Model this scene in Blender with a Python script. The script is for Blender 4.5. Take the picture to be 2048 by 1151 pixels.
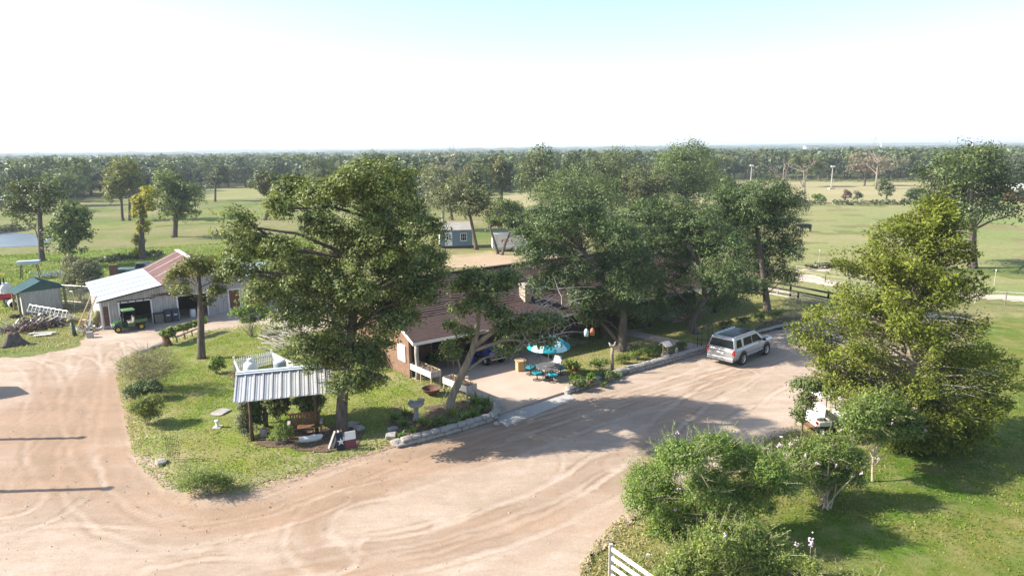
import bpy, math, random
import numpy as np
from mathutils import Vector, Matrix

for o in list(bpy.data.objects):
    bpy.data.objects.remove(o)
SC = bpy.context.scene
COL = SC.collection
R = math.radians
random.seed(7)
rng = np.random.default_rng(7)

# ------------------------------------------------------------------ camera
CAM_H = 13.8
FPX = 1365.0            # focal length in photograph pixels (2048 wide)
PITCH, ROLL = R(11.45), R(0.6)
cam = bpy.data.cameras.new('camera')
cam.sensor_width = 36.0
cam.lens = FPX / 2048 * 36
cam.clip_start = 0.5
cam.clip_end = 20000
cam_ob = bpy.data.objects.new('camera', cam)
COL.objects.link(cam_ob)
_r, _u = Vector((1, 0, 0)), Vector((0, math.sin(PITCH), math.cos(PITCH)))
_f = Vector((0, math.cos(PITCH), -math.sin(PITCH)))
_cr = _r * math.cos(ROLL) - _u * math.sin(ROLL)
_cu = _r * math.sin(ROLL) + _u * math.cos(ROLL)
cam_ob.matrix_world = Matrix(((_cr.x, _cu.x, -_f.x, 0), (_cr.y, _cu.y, -_f.y, 0), (_cr.z, _cu.z, -_f.z, CAM_H), (0, 0, 0, 1)))
SC.camera = cam_ob

# ------------------------------------------------------------------ light
SUN_EL = R(34.5)
world = bpy.data.worlds.new('World')
SC.world = world
world.use_nodes = True
wn = world.node_tree
wn.nodes.clear()
w_out = wn.nodes.new('ShaderNodeOutputWorld')
w_bg = wn.nodes.new('ShaderNodeBackground')
w_sky = wn.nodes.new('ShaderNodeTexSky')
w_sky.sky_type = 'NISHITA'
w_sky.sun_disc = False
w_sky.sun_elevation = SUN_EL
w_sky.sun_rotation = R(-90)      # sun to the left of the view (-X)
w_sky.air_density = 1.0
w_sky.dust_density = 0.9
w_sky.ozone_density = 1.0
w_bg.inputs['Strength'].default_value = 0.125
wn.links.new(w_sky.outputs[0], w_bg.inputs[0])
wn.links.new(w_bg.outputs[0], w_out.inputs[0])
sun = bpy.data.lights.new('sun', 'SUN')
sun.energy = 4.9
sun.angle = R(0.5)
sun.color = (1.0, 0.93, 0.82)
sun_ob = bpy.data.objects.new('sun', sun)
COL.objects.link(sun_ob)
_sd = Vector((-math.cos(SUN_EL), -0.03, math.sin(SUN_EL)))   # towards the sun
sun_ob.rotation_euler = _sd.to_track_quat('Z', 'Y').to_euler()
sun_ob.location = (-60, 0, 60)
SC.view_settings.view_transform = 'Standard'
SC.view_settings.look = 'None'
SC.view_settings.gamma = 1.0
SC.view_settings.use_curve_mapping = False
SC.view_settings.exposure = 1.25
SC.render.engine = 'CYCLES'
SC.cycles.max_bounces = 6
SC.cycles.diffuse_bounces = 3
SC.cycles.transmission_bounces = 4
SC.cycles.transparent_max_bounces = 8
SC.cycles.volume_bounces = 0

# ------------------------------------------------------------------ survey helpers: photograph pixel -> place on the ground
def ray(px, py):
    x, y = (px - 1024) / FPX, -(py - 575.5) / FPX
    d = _f + _cr * x + _cu * y
    return d
def at(px, py, z=0.0):
    d = ray(px, py)
    t = (z - CAM_H) / d.z
    return (d.x * t, d.y * t)
def aty(px, py, Y):
    d = ray(px, py)
    t = Y / d.y
    return np.array((d.x * t, Y, CAM_H + d.z * t))
def pxm(Y, z=3.0):
    """metres per photograph pixel at depth Y"""
    return (Y * math.cos(PITCH) + (CAM_H - z) * math.sin(PITCH)) / FPX

# ------------------------------------------------------------------ materials
def nodes(name):
    m = bpy.data.materials.new(name)
    m.use_nodes = True
    nt = m.node_tree
    return m, nt, nt.nodes['Principled BSDF'], nt.nodes['Material Output']
def noise_fac(nt, scale, detail=4, rough=.55, lo=.35, hi=.65, coord='Object', stretch=None, dist=0.0):
    tc = nt.nodes.new('ShaderNodeTexCoord')
    src = tc.outputs[coord]
    if stretch:
        mp = nt.nodes.new('ShaderNodeMapping')
        mp.inputs['Scale'].default_value = stretch
        nt.links.new(src, mp.inputs[0]); src = mp.outputs[0]
    n = nt.nodes.new('ShaderNodeTexNoise')
    n.inputs['Scale'].default_value = scale
    n.inputs['Detail'].default_value = detail
    n.inputs['Roughness'].default_value = rough
    n.inputs['Distortion'].default_value = dist
    nt.links.new(src, n.inputs['Vector'])
    r = nt.nodes.new('ShaderNodeMapRange')
    r.inputs[1].default_value, r.inputs[2].default_value = lo, hi
    nt.links.new(n.outputs['Fac'], r.inputs[0])
    return r.outputs[0], n.outputs['Fac']
def mixc(nt, fac, a, b, blend='MIX'):
    m = nt.nodes.new('ShaderNodeMix')
    m.data_type = 'RGBA'; m.blend_type = blend
    for s, v in ((m.inputs[0], fac), (m.inputs[6], a), (m.inputs[7], b)):
        if hasattr(v, 'is_linked'): nt.links.new(v, s)
        elif isinstance(v, (int, float)): s.default_value = v
        else: s.default_value = (*v, 1)
    return m.outputs[2]
def attr(nt, name):
    a = nt.nodes.new('ShaderNodeAttribute')
    a.attribute_name = name
    return a.outputs['Fac']
def bump(nt, bs, h, strength=.4, dist=.03):
    b = nt.nodes.new('ShaderNodeBump')
    b.inputs['Strength'].default_value = strength
    b.inputs['Distance'].default_value = dist
    nt.links.new(h, b.inputs['Height'])
    nt.links.new(b.outputs[0], bs.inputs['Normal'])
def mat(name, col, col2=None, rough=.75, spec=.3, metal=0, scale=2.5, bmp=0.0, bscale=30, coat=0, stretch=None, lo=.3, hi=.7):
    m, nt, bs, out = nodes(name)
    c2 = col2 or tuple(c * .72 for c in col)
    f, _ = noise_fac(nt, scale, 5, lo=lo, hi=hi, stretch=stretch)
    nt.links.new(mixc(nt, f, c2, col), bs.inputs['Base Color'])
    bs.inputs['Roughness'].default_value = rough
    bs.inputs['Specular IOR Level'].default_value = spec
    bs.inputs['Metallic'].default_value = metal
    bs.inputs['Coat Weight'].default_value = coat
    if bmp:
        _, h = noise_fac(nt, bscale, 3)
        bump(nt, bs, h, bmp)
    return m
def leaf_mat(name, dark, light, warm=None, trans=.3, rough=.5, spec=.35, wf=.12):
    """leaf colour varies leaf by leaf and clump by clump (attribute tone)"""
    m, nt, bs, out = nodes(name)
    t = attr(nt, 'tone')
    col = mixc(nt, t, tuple(c * 1.15 for c in dark), tuple(c * 1.42 for c in light))
    if warm:
        w = nt.nodes.new('ShaderNodeMapRange')
        w.inputs[1].default_value, w.inputs[2].default_value = 1 - wf, 1.0
        nt.links.new(attr(nt, 'warm'), w.inputs[0])
        col = mixc(nt, w.outputs[0], col, warm)
    oi = nt.nodes.new('ShaderNodeObjectInfo')          # every tree its own slight cast
    r1 = nt.nodes.new('ShaderNodeValToRGB'); nt.links.new(oi.outputs['Random'], r1.inputs[0])
    e = r1.color_ramp.elements; e[0].color = (.86, .95, .90, 1); e[1].color = (1.06, 1.0, .95, 1); r1.color_ramp.elements.new(.5).color = (.98, 1.06, 1.04, 1)
    col = mixc(nt, 1.0, col, r1.outputs[0], 'MULTIPLY')
    nt.links.new(col, bs.inputs['Base Color'])
    bs.inputs['Roughness'].default_value = rough
    bs.inputs['Specular IOR Level'].default_value = spec
    tr = nt.nodes.new('ShaderNodeBsdfTranslucent')
    br = mixc(nt, 1.0, col, (1.25, 1.3, .55), 'MULTIPLY')
    nt.links.new(br, tr.inputs[0])
    mx = nt.nodes.new('ShaderNodeMixShader')
    mx.inputs[0].default_value = trans
    nt.links.new(bs.outputs[0], mx.inputs[1]); nt.links.new(tr.outputs[0], mx.inputs[2])
    nt.links.new(mx.outputs[0], out.inputs['Surface'])
    return m

M = {}
M['bark'] = mat('bark', (.16, .13, .11), (.07, .055, .045), rough=.9, spec=.1, scale=6, stretch=(1, 1, .25), bmp=.8, bscale=14)
M['bark_pale'] = mat('bark_pale', (.34, .28, .22), (.16, .13, .10), rough=.9, spec=.1, scale=5, stretch=(1, 1, .3), bmp=.5, bscale=12)
M['bark_dead'] = mat('bark_dead', (.45, .41, .38), (.26, .23, .21), rough=.9, spec=.1, scale=4)
M['bark_crepe'] = mat('bark_crepe', (.55, .46, .36), (.36, .27, .19), rough=.8, spec=.15, scale=5, stretch=(1, 1, .3))
M['leaf_oak'] = leaf_mat('leaf_oak', (.026, .042, .012), (.175, .205, .07), (.17, .13, .035), rough=.5, spec=.28)
M['leaf_live'] = leaf_mat('leaf_live', (.010, .022, .010), (.105, .142, .042), (.09, .085, .035), rough=.5, spec=.35, trans=.18)
M['leaf_cedar'] = leaf_mat('leaf_cedar', (.030, .042, .007), (.178, .212, .035), (.16, .14, .05), rough=.6, spec=.15, trans=.28)
M['leaf_crepe'] = leaf_mat('leaf_crepe', (.045, .08, .016), (.20, .255, .055), (.26, .17, .05), trans=.38)
M['leaf_light'] = leaf_mat('leaf_light', (.07, .10, .025), (.21, .25, .065), (.28, .22, .06), trans=.4)
M['leaf_autumn'] = leaf_mat('leaf_autumn', (.06, .075, .02), (.16, .16, .04), (.24, .16, .04), trans=.35, wf=.4)
M['leaf_vine'] = leaf_mat('leaf_vine', (.10, .12, .015), (.32, .30, .04), (.40, .30, .05), trans=.4, wf=.3)
M['leaf_grey'] = leaf_mat('leaf_grey', (.085, .085, .05), (.20, .20, .11), (.22, .18, .12), trans=.3)
M['leaf_post'] = leaf_mat('leaf_post', (.03, .043, .015), (.14, .155, .06), (.17, .13, .06), trans=.25, wf=.25)
M['leaf_brown'] = leaf_mat('leaf_brown', (.12, .085, .06), (.24, .17, .12), None, trans=.25)
M['leaf_far'] = leaf_mat('leaf_far', (.036, .05, .026), (.105, .125, .055), (.16, .13, .06), trans=.2, wf=.18)
M['leaf_strap'] = leaf_mat('leaf_strap', (.04, .085, .02), (.15, .22, .05), (.26, .25, .06), trans=.35)
M['twig'] = mat('twig', (.36, .33, .28), (.2, .17, .14), rough=.9, spec=.1)
M['blossom'] = mat('blossom', (.62, .52, .56), (.55, .38, .46), rough=.7, spec=.2)
M['wood_grey'] = mat('wood_grey', (.52, .49, .46), (.31, .285, .26), rough=.85, spec=.15, scale=3.5, stretch=(3, 3, .35), bmp=.3)
M['wood_raw'] = mat('wood_raw', (.50, .38, .24), (.33, .24, .15), rough=.8, spec=.2, scale=3, stretch=(2, 2, .4))
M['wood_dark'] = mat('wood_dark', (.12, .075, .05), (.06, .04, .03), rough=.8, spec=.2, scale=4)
M['wood_red'] = mat('wood_red', (.22, .10, .06), (.12, .055, .035), rough=.75, spec=.25, scale=5)
M['white_paint'] = mat('white_paint', (.80, .79, .76), (.70, .68, .64), rough=.55, spec=.4, scale=2)
M['white_metal'] = mat('white_metal', (.50, .55, .62), (.42, .47, .54), rough=.5, spec=.35, scale=.8)
M['galv'] = mat('galv', (.66, .69, .73), (.52, .55, .59), rough=.38, spec=.5, metal=.35, scale=1.2)
M['rust_roof'] = mat('rust_roof', (.28, .16, .14), (.18, .10, .085), rough=.7, spec=.3, scale=1.6, stretch=(.5, 1.6, .5), bmp=.2)
M['steel'] = mat('steel', (.5, .5, .5), (.36, .36, .36), rough=.4, spec=.5, metal=.7)
M['black'] = mat('black', (.022, .022, .024), (.014, .014, .015), rough=.55, spec=.4)
M['rubber'] = mat('rubber', (.028, .027, .026), (.018, .018, .018), rough=.85, spec=.2)
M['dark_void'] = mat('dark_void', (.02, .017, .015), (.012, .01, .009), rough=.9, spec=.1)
M['glass'] = mat('glass', (.010, .012, .014), (.008, .010, .012), rough=.12, spec=.14)
M['shingle'] = mat('shingle', (.118, .078, .07), (.068, .045, .042), rough=.9, spec=.15, scale=7, stretch=(1.2, 3.5, 3.5), bmp=.5, bscale=40)
M['concrete'] = mat('concrete', (.48, .375, .30), (.39, .30, .235), rough=.85, spec=.2, scale=.55, bmp=.12, bscale=25)
M['concrete_grey'] = mat('concrete_grey', (.42, .40, .37), (.33, .31, .29), rough=.85, spec=.2, scale=.8, bmp=.15)
M['stone'] = mat('stone', (.40, .37, .34), (.24, .22, .20), rough=.9, spec=.15, scale=4, bmp=.7, bscale=12)
M['brick'] = mat('brick', (.24, .15, .10), (.17, .10, .068), rough=.85, spec=.2, scale=5, bmp=.3)
M['tan_stone'] = mat('tan_stone', (.50, .40, .30), (.34, .26, .19), rough=.85, spec=.2, scale=4, bmp=.4)
M['mulch'] = mat('mulch', (.17, .115, .085), (.08, .055, .042), rough=.95, spec=.1, scale=6, bmp=.9, bscale=18)
M['sand'] = mat('sand', (.55, .45, .36), (.45, .35, .27), rough=.95, spec=.1, scale=.3)
# ------------------------------------------------------------------ mesh helpers
class MB:
    """collects shapes; build() links them as ONE mesh object"""
    def __init__(s): s.v, s.f, s.m = [], [], []
    def add(s, vs, fs, m=0):
        b = len(s.v)
        s.v += [tuple(map(float, p)) for p in vs]
        s.f += [tuple(b + i for i in q) for q in fs]
        s.m += [m] * len(fs)
        return s
    def box(s, c, d, rot=(0, 0, 0), m=0, taper=1.0):
        x, y, z = d[0] / 2, d[1] / 2, d[2] / 2
        e = Matrix.Rotation(rot[2], 3, 'Z') @ Matrix.Rotation(rot[1], 3, 'Y') @ Matrix.Rotation(rot[0], 3, 'X')
        c = Vector(c)
        vs = [c + e @ Vector((sx * x * (taper if sz > 0 else 1), sy * y * (taper if sz > 0 else 1), sz * z)) for sz in (-1, 1) for sx, sy in ((-1, -1), (1, -1), (1, 1), (-1, 1))]
        return s.add(vs, [(3, 2, 1, 0), (4, 5, 6, 7), (0, 1, 5, 4), (1, 2, 6, 5), (2, 3, 7, 6), (3, 0, 4, 7)], m)
    def bar(s, p, q, w, h, m=0):
        p, q = Vector(p), Vector(q)
        d = (q - p)
        if d.length < 1e-6: return s
        d.normalize()
        up = Vector((0, 0, 1)) if abs(d.z) < .95 else Vector((0, 1, 0))
        a = d.cross(up).normalized() * (w / 2); b = a.cross(d).normalized() * (h / 2)
        vs = [p - a - b, p + a - b, p + a + b, p - a + b, q - a - b, q + a - b, q + a + b, q - a + b]
        return s.add(vs, [(0, 1, 2, 3), (7, 6, 5, 4), (4, 5, 1, 0), (5, 6, 2, 1), (6, 7, 3, 2), (7, 4, 0, 3)], m)
    def tube(s, pts, rads, n=6, m=0, cap=True):
        pts = [Vector(p) for p in pts]
        if not hasattr(rads, '__len__'): rads = [rads] * len(pts)
        rings = []
        ref = None
        for i, p in enumerate(pts):
            d = (pts[min(i + 1, len(pts) - 1)] - pts[max(i - 1, 0)])
            if d.length < 1e-6: d = Vector((0, 0, 1))
            d.normalize()
            if ref is None:
                ref = Vector((1, 0, 0)) if abs(d.x) < .9 else Vector((0, 1, 0))
            a = (ref - d * ref.dot(d)).normalized(); ref = a
            b = d.cross(a)
            rings.append([p + (a * math.cos(t) + b * math.sin(t)) * rads[i] for t in [2 * math.pi * k / n for k in range(n)]])
        return s.loft(rings, cap, m)
    def loft(s, rings, cap=True, m=0, closed=True):
        n = len(rings[0]); vs = [p for r in rings for p in r]
        fs = []
        for i in range(len(rings) - 1):
            for k in range(n if closed else n - 1):
                a, b = i * n + k, i * n + (k + 1) % n
                fs.append((a, b, b + n, a + n))
        if cap:
            fs.append(tuple(range(n - 1, -1, -1)))
            fs.append(tuple((len(rings) - 1) * n + k for k in range(n)))
        return s.add(vs, fs, m)
    def lathe(s, prof, n=16, c=(0, 0, 0), m=0, cap=True):
        rings = [[(c[0] + r * math.cos(t), c[1] + r * math.sin(t), c[2] + z) for t in [2 * math.pi * k / n for k in range(n)]] for r, z in prof]
        return s.loft(rings, cap, m)
    def prism(s, poly, z0, z1, m=0):
        n = len(poly)
        return s.add([(x, y, z0) for x, y in poly] + [(x, y, z1) for x, y in poly],
                     [tuple(range(n - 1, -1, -1)), tuple(range(n, 2 * n))] + [(k, (k + 1) % n, n + (k + 1) % n, n + k) for k in range(n)], m)
    def build(s, name, mats, parent=None, smooth=False, loc=None, rot=None, bevel=0):
        me = bpy.data.meshes.new(name)
        me.from_pydata(s.v, [], s.f)
        mats = mats if isinstance(mats, (list, tuple)) else [mats]
        for k in mats: me.materials.append(M[k] if isinstance(k, str) else k)
        if len(mats) > 1: me.polygons.foreach_set('material_index', s.m)
        if smooth: me.polygons.foreach_set('use_smooth', [True] * len(s.f))
        me.update()
        o = bpy.data.objects.new(name, me)
        COL.objects.link(o)
        if parent is not None: o.parent = parent
        if loc is not None: o.location = loc
        if rot is not None: o.rotation_euler = rot
        if bevel:
            b = o.modifiers.new('edge', 'BEVEL'); b.width = bevel; b.segments = 2; b.limit_method = 'ANGLE'
        return o

def tag(o, label=None, cat=None, group=None, kind=None):
    for k, v in (('label', label), ('category', cat), ('group', group), ('kind', kind)):
        if v: o[k] = v
    return o
def thing(name, label, cat, loc=(0, 0, 0), rz=0.0, group=None):
    o = bpy.data.objects.new(name, None)
    o.empty_display_size = .3
    COL.objects.link(o)
    o.location = (loc[0], loc[1], loc[2] if len(loc) > 2 else 0)
    o.rotation_euler = (0, 0, rz)
    return tag(o, label, cat, group)
def dup(root, loc, rz=0.0, label=None, group=None, scale=None):
    def cp(o, par):
        c = o.copy(); COL.objects.link(c)
        if par is not None: c.parent = par
        for ch in list(o.children): cp(ch, c)
        return c
    r = cp(root, None)
    r.location = (loc[0], loc[1], loc[2] if len(loc) > 2 else 0); r.rotation_euler = (0, 0, rz)
    if scale: r.scale = (scale,) * 3
    return tag(r, label, None, group)

def np_mesh(name, V, Q, mats, attrs=None, parent=None, smooth=False, mi=None):
    me = bpy.data.meshes.new(name)
    n, m, k = len(V), len(Q), Q.shape[1]
    me.vertices.add(n); me.vertices.foreach_set('co', np.ascontiguousarray(V, dtype=np.float32).ravel())
    me.loops.add(m * k); me.loops.foreach_set('vertex_index', np.ascontiguousarray(Q, dtype=np.int32).ravel())
    me.polygons.add(m); me.polygons.foreach_set('loop_start', np.arange(0, m * k, k, dtype=np.int32))
    for q in mats: me.materials.append(M[q] if isinstance(q, str) else q)
    if mi is not None: me.polygons.foreach_set('material_index', np.asarray(mi, dtype=np.int32))
    if smooth: me.polygons.foreach_set('use_smooth', np.ones(m, dtype=bool))
    for a, val in (attrs or {}).items():
        at_ = me.attributes.new(a, 'FLOAT', 'POINT')
        at_.data.foreach_set('value', np.asarray(val, dtype=np.float32))
    me.update(calc_edges=True)
    o = bpy.data.objects.new(name, me)
    COL.objects.link(o)
    if parent is not None: o.parent = parent
    return o

def unit(a):
    return a / np.maximum(np.linalg.norm(a, axis=-1, keepdims=True), 1e-9)
def rdir(n):
    return unit(rng.normal(size=(n, 3)))
def leaf_cards(P, Nrm, T, L, W):
    """one pointed four-cornered leaf per point, bent a little along its rib"""
    T = unit(T - Nrm * (T * Nrm).sum(1, keepdims=True))
    B = np.cross(Nrm, T)
    L = np.asarray(L).reshape(-1, 1); W = np.asarray(W).reshape(-1, 1)
    V = np.stack([P - T * L * .5, P + B * W * .5 + T * L * .06 + Nrm * L * .06, P + T * L * .5 - Nrm * L * .1, P - B * W * .5 + T * L * .06 + Nrm * L * .06], 1).reshape(-1, 3)
    Q = np.arange(len(P) * 4).reshape(-1, 4)
    return V, Q
def leaf_obj(name, P, Nrm, T, L, W, tone, warm, m, parent=None):
    V, Q = leaf_cards(P, Nrm, T, L, W)
    return np_mesh(name, V, Q, [m], {'tone': np.repeat(tone, 4), 'warm': np.repeat(warm, 4)}, parent)

def clumps_in(lobes, n, gap=.0, gsc=1.6):
    """clump centres on and in the lobes: (centre, outward direction); gap leaves holes in the crown"""
    lobes = np.asarray(lobes, float)
    if gap:
        C, d, idx, f = clumps_in(lobes, int(n / max(.3, 1 - gap * 1.15)) + 4)
        q = rng.uniform(0, 50, 3)
        v = np.sin((C[:, 0] + q[0]) * 2.1 / gsc + 1.7 * np.sin(C[:, 2] * 1.3 / gsc)) + np.sin((C[:, 1] + q[1]) * 2.3 / gsc + 1.5 * np.sin(C[:, 0] * 1.1 / gsc)) + np.sin((C[:, 2] + q[2]) * 2.7 / gsc + 1.6 * np.sin(C[:, 1] * 1.2 / gsc))
        k = v > np.quantile(v, gap)
        return C[k][:n], d[k][:n], idx[k][:n], f[k][:n]
    r = lobes[:, 3:6]
    area = (r[:, 0] * r[:, 1] + r[:, 1] * r[:, 2] + r[:, 0] * r[:, 2])
    idx = rng.choice(len(lobes), n, p=area / area.sum())
    d = rdir(n)
    d[:, 2] = np.where(d[:, 2] < -.55, -d[:, 2] * .5, d[:, 2]); d = unit(d)
    f = np.where(rng.random(n) < .78, rng.uniform(.72, 1.06, n), rng.uniform(.15, .72, n))
    C = lobes[idx, :3] + d * r[idx] * f[:, None]
    return C, d, idx, f
def foliage(lobes, n_leaf, k, rc, L, up=.5, flat=.65, aspect=.5, gap=.0, gsc=1.6):
    """n_leaf leaves in clumps of about k leaves of radius rc"""
    nc = max(1, n_leaf // k)
    C, d, idx, f = clumps_in(lobes, nc, gap, gsc); nc = len(C)
    kk = rng.integers(int(k * .5), int(k * 1.5) + 1, nc)
    ci = np.repeat(np.arange(nc), kk)
    n = len(ci)
    rr = rng.uniform(.55, 1.25, nc) * rc
    off = rdir(n) * (rng.random(n) ** .45)[:, None] * rr[ci][:, None]
    off[:, 2] *= flat
    P = C[ci] + off
    Nrm = unit(d[ci] * .75 + unit(off) * .4 + np.array((0, 0, up)) + rng.normal(size=(n, 3)) * .55)
    T = rng.normal(size=(n, 3)); T[:, 2] -= .35
    s = L * rng.uniform(.65, 1.35, n)
    tone = np.clip(rng.normal(.5, .2, nc)[ci] + rng.normal(0, .22, n), 0, 1)
    warm = np.clip(rng.random(nc)[ci] * .75 + rng.random(n) * .3, 0, 1)
    return P, Nrm, T, s, s * aspect, tone, warm, C, idx
def shoots(lobes, n, length, per, L, aspect=.45, rise=.6):
    """thin leafy shoots that stick out of the crown's surface"""
    C, d, idx, f = clumps_in(lobes, n)
    D = unit(d + np.array((0, 0, rise)) + rng.normal(size=(n, 3)) * .3)
    ln = length * rng.uniform(.5, 1.3, n)
    t = np.tile((np.arange(per) + .5) / per, n); ci = np.repeat(np.arange(n), per)
    bend = np.array((0, 0, -.18)) * (t ** 2 * ln[ci])[:, None]
    side = rdir(len(ci)); side = unit(side - D[ci] * (side * D[ci]).sum(1, keepdims=True))
    P = C[ci] + D[ci] * (t * ln[ci])[:, None] + bend + side * L * .45
    T = unit(side + D[ci] * .6)
    Nrm = unit(np.array((0, 0, .8)) + rng.normal(size=(len(ci), 3)) * .5)
    s = L * rng.uniform(.7, 1.2, len(ci)) * (1.1 - .5 * t)
    tone = np.clip(.62 + rng.normal(0, .2, len(ci)), 0, 1); warm = rng.random(len(ci)) * .9
    tips = C + D * ln[:, None] + np.array((0, 0, -.18)) * ln[:, None]
    return (P, Nrm, T, s, s * aspect, tone, warm), C, tips
def cat_leaves(*ls):
    return [np.concatenate([l[i] for l in ls]) for i in range(7)]

def lobes_px(base, lobes, spread, depth_k=1.0):
    """crown lobes read off the photograph (pixel centre and radii) as ellipsoids in the tree's own coordinates"""
    out = []
    for q in lobes:
        px, py, rx, ry = q[:4]
        dy = q[4] if len(q) > 4 else random.uniform(-spread, spread)
        Y = base[1] + dy
        p = aty(px, py, Y)
        s = pxm(Y, p[2])
        out.append((p[0] - base[0], dy, p[2], rx * s, (rx + ry) * .5 * s * depth_k, ry * s))
    return out
def px_path(base, pts):
    out = []
    for q in pts:
        Y = base[1] + (q[2] if len(q) > 2 else 0)
        p = aty(q[0], q[1], Y)
        out.append((p[0] - base[0], Y - base[1], p[2]))
    return out
def auto_lobes(x0, y0, x1, y1, n, fr=.36, seed=None):
    """n crown lobes inside a box of photograph pixels"""
    rd = random.Random(seed if seed is not None else int(x0 * 7 + y0))
    cx, cy, rx, ry = (x0 + x1) / 2, (y0 + y1) / 2, (x1 - x0) / 2, (y1 - y0) / 2
    out = []
    for i in range(n):
        a = 2 * math.pi * (i * .618 + rd.random() * .25); t = math.sqrt((i + .5) / n) * (1 - fr)
        s = rd.uniform(.8, 1.2) * fr
        out.append((cx + math.cos(a) * rx * t, cy + math.sin(a) * ry * t, rx * s * 1.1, ry * s * 1.05))
    return out

def limbs(mb, trunk, radii, lobes, n_twig=4, C=None, idx=None, m=0, rmin=.012, lim=.42):
    """trunk tube, a curved limb to every lobe, twigs from the limb to the lobe's clumps"""
    mb.tube(trunk, radii, 9, m)
    tp = [Vector(p) for p in trunk]
    L0 = Vector((0, 0, 0))
    for i, lb in enumerate(lobes):
        c = Vector(lb[:3])
        best, bj = 1e9, 0
        lo = max(1, len(tp) // 3)
        for j in range(lo, len(tp)):
            dd = (c - tp[j]).length + max(0, tp[j].z - c.z + .3) * 2.5
            if dd < best: best, bj = dd, j
        a = tp[bj]
        ln = (c - a).length
        r0 = min(radii[bj] * .6, max(.02, .014 * ln + .012) * (1 + lim))
        mid = a.lerp(c, .5) + Vector((random.uniform(-.08, .08) * ln, random.uniform(-.08, .08) * ln, random.uniform(.02, .14) * ln))
        mb.tube([a, a.lerp(mid, .5), mid, mid.lerp(c, .55), c], [r0, r0 * .85, r0 * .65, r0 * .5, r0 * .3], 6, m, False)
        if C is not None:
            own = np.nonzero(idx == i)[0]
            if len(own):
                for k in rng.choice(own, min(n_twig, len(own)), replace=False):
                    q = Vector(C[k]); b = c.lerp(a, random.uniform(0, .35))
                    md = b.lerp(q, .5) + Vector((random.uniform(-.1, .1), random.uniform(-.1, .1), random.uniform(0, .15)))
                    mb.tube([b, md, q], [max(rmin, r0 * .3), max(rmin, r0 * .2), rmin * .6], 4, m, False)

def tree(name, label, base, lobes, trunk, r0, n_leaf, L, leaf, bark='bark', k=22, rc=.5, group=None, n_twig=4, aspect=.5,
         sh=None, cat='tree', up=.5, flat=.65, extra=None, flare=1.5, blossoms=None, lim=.42, gap=.0, gsc=1.6):
    t = thing(name, label, cat, base, 0, group)
    res = foliage(lobes, n_leaf, k, rc, L, up, flat, aspect, gap, gsc)
    lv, C, idx = res[:7], res[7], res[8]
    mb = MB()
    n = len(trunk)
    radii = [r0 * (flare if i == 0 else 1) * (1 - .55 * i / max(1, n - 1)) for i in range(n)]
    if n >= 2:      # root flare only low down
        p0, p1 = Vector(trunk[0]), Vector(trunk[1])
        trunk = [trunk[0], tuple(p0.lerp(p1, .12))] + list(trunk[1:])
        radii = [radii[0], r0 * 1.08] + radii[1:]
    limbs(mb, trunk, radii, lobes, n_twig, C, idx, lim=lim)
    if sh:
        s_l, sC, tips = shoots(lobes, sh[0], sh[1], sh[2], L, aspect)
        lv = cat_leaves(lv, s_l)
        for a, b in list(zip(sC, tips))[::2]:
            mb.tube([a, b], [.008, .004], 3, 0, False)
        if blossoms:
            nb = min(blossoms, len(tips))
            sel = rng.choice(len(tips), nb, replace=False)
            bl = MB()
            for i in sel:
                for _ in range(6):
                    q = tips[i] + rng.normal(size=3) * .035
                    bl.box(q, (.035, .035, .03), tuple(rng.random(3) * 3))
            tag(bl.build('blossom', 'blossom', t), kind='stuff')
    if extra: extra(mb, t)
    mb.build('trunk', bark, t, smooth=True)
    leaf_obj('crown', *lv, leaf, t)
    return t
# ------------------------------------------------------------------ ground
class VNoise:
    def __init__(s, seed): s.g = np.random.default_rng(seed).random((256, 256))
    def __call__(s, X, Y, sc):
        x, y = X / sc, Y / sc
        i, j = np.floor(x).astype(int), np.floor(y).astype(int)
        u, v = x - i, y - j
        u, v = u * u * (3 - 2 * u), v * v * (3 - 2 * v)
        g = lambda a, b: s.g[a % 256, b % 256]
        return (g(i, j) * (1 - u) + g(i + 1, j) * u) * (1 - v) + (g(i, j + 1) * (1 - u) + g(i + 1, j + 1) * u) * v
    def fbm(s, X, Y, sc, o=4):
        a, t, n = 1, 0, 0
        for k in range(o):
            t = t + a * s(X + 17 * k, Y - 31 * k, sc); n += a; a *= .5; sc *= .5
        return t / n
VN = VNoise(3)
def seg_dist(X, Y, pts, closed=False):
    D = np.full(X.shape, 1e9); S = np.zeros(X.shape)
    m = len(pts)
    for i in range(m if closed else m - 1):
        (ax, ay), (bx, by) = pts[i], pts[(i + 1) % m]
        dx, dy = bx - ax, by - ay
        l2 = dx * dx + dy * dy + 1e-9
        t = np.clip(((X - ax) * dx + (Y - ay) * dy) / l2, 0, 1)
        d = np.hypot(X - ax - t * dx, Y - ay - t * dy)
        sg = np.sign((X - ax) * dy - (Y - ay) * dx)
        S = np.where(d < D, sg, S); D = np.minimum(D, d)
    return D, S
def inside(X, Y, pts):
    c = np.zeros(X.shape, bool); m = len(pts)
    for i in range(m):
        (ax, ay), (bx, by) = pts[i], pts[(i + 1) % m]
        if ay == by: continue
        c ^= ((ay > Y) != (by > Y)) & (X < (bx - ax) * (Y - ay) / (by - ay) + ax)
    return c
def sdf(X, Y, pts):
    D, _ = seg_dist(X, Y, pts, True)
    return np.where(inside(X, Y, pts), D, -D)
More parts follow.
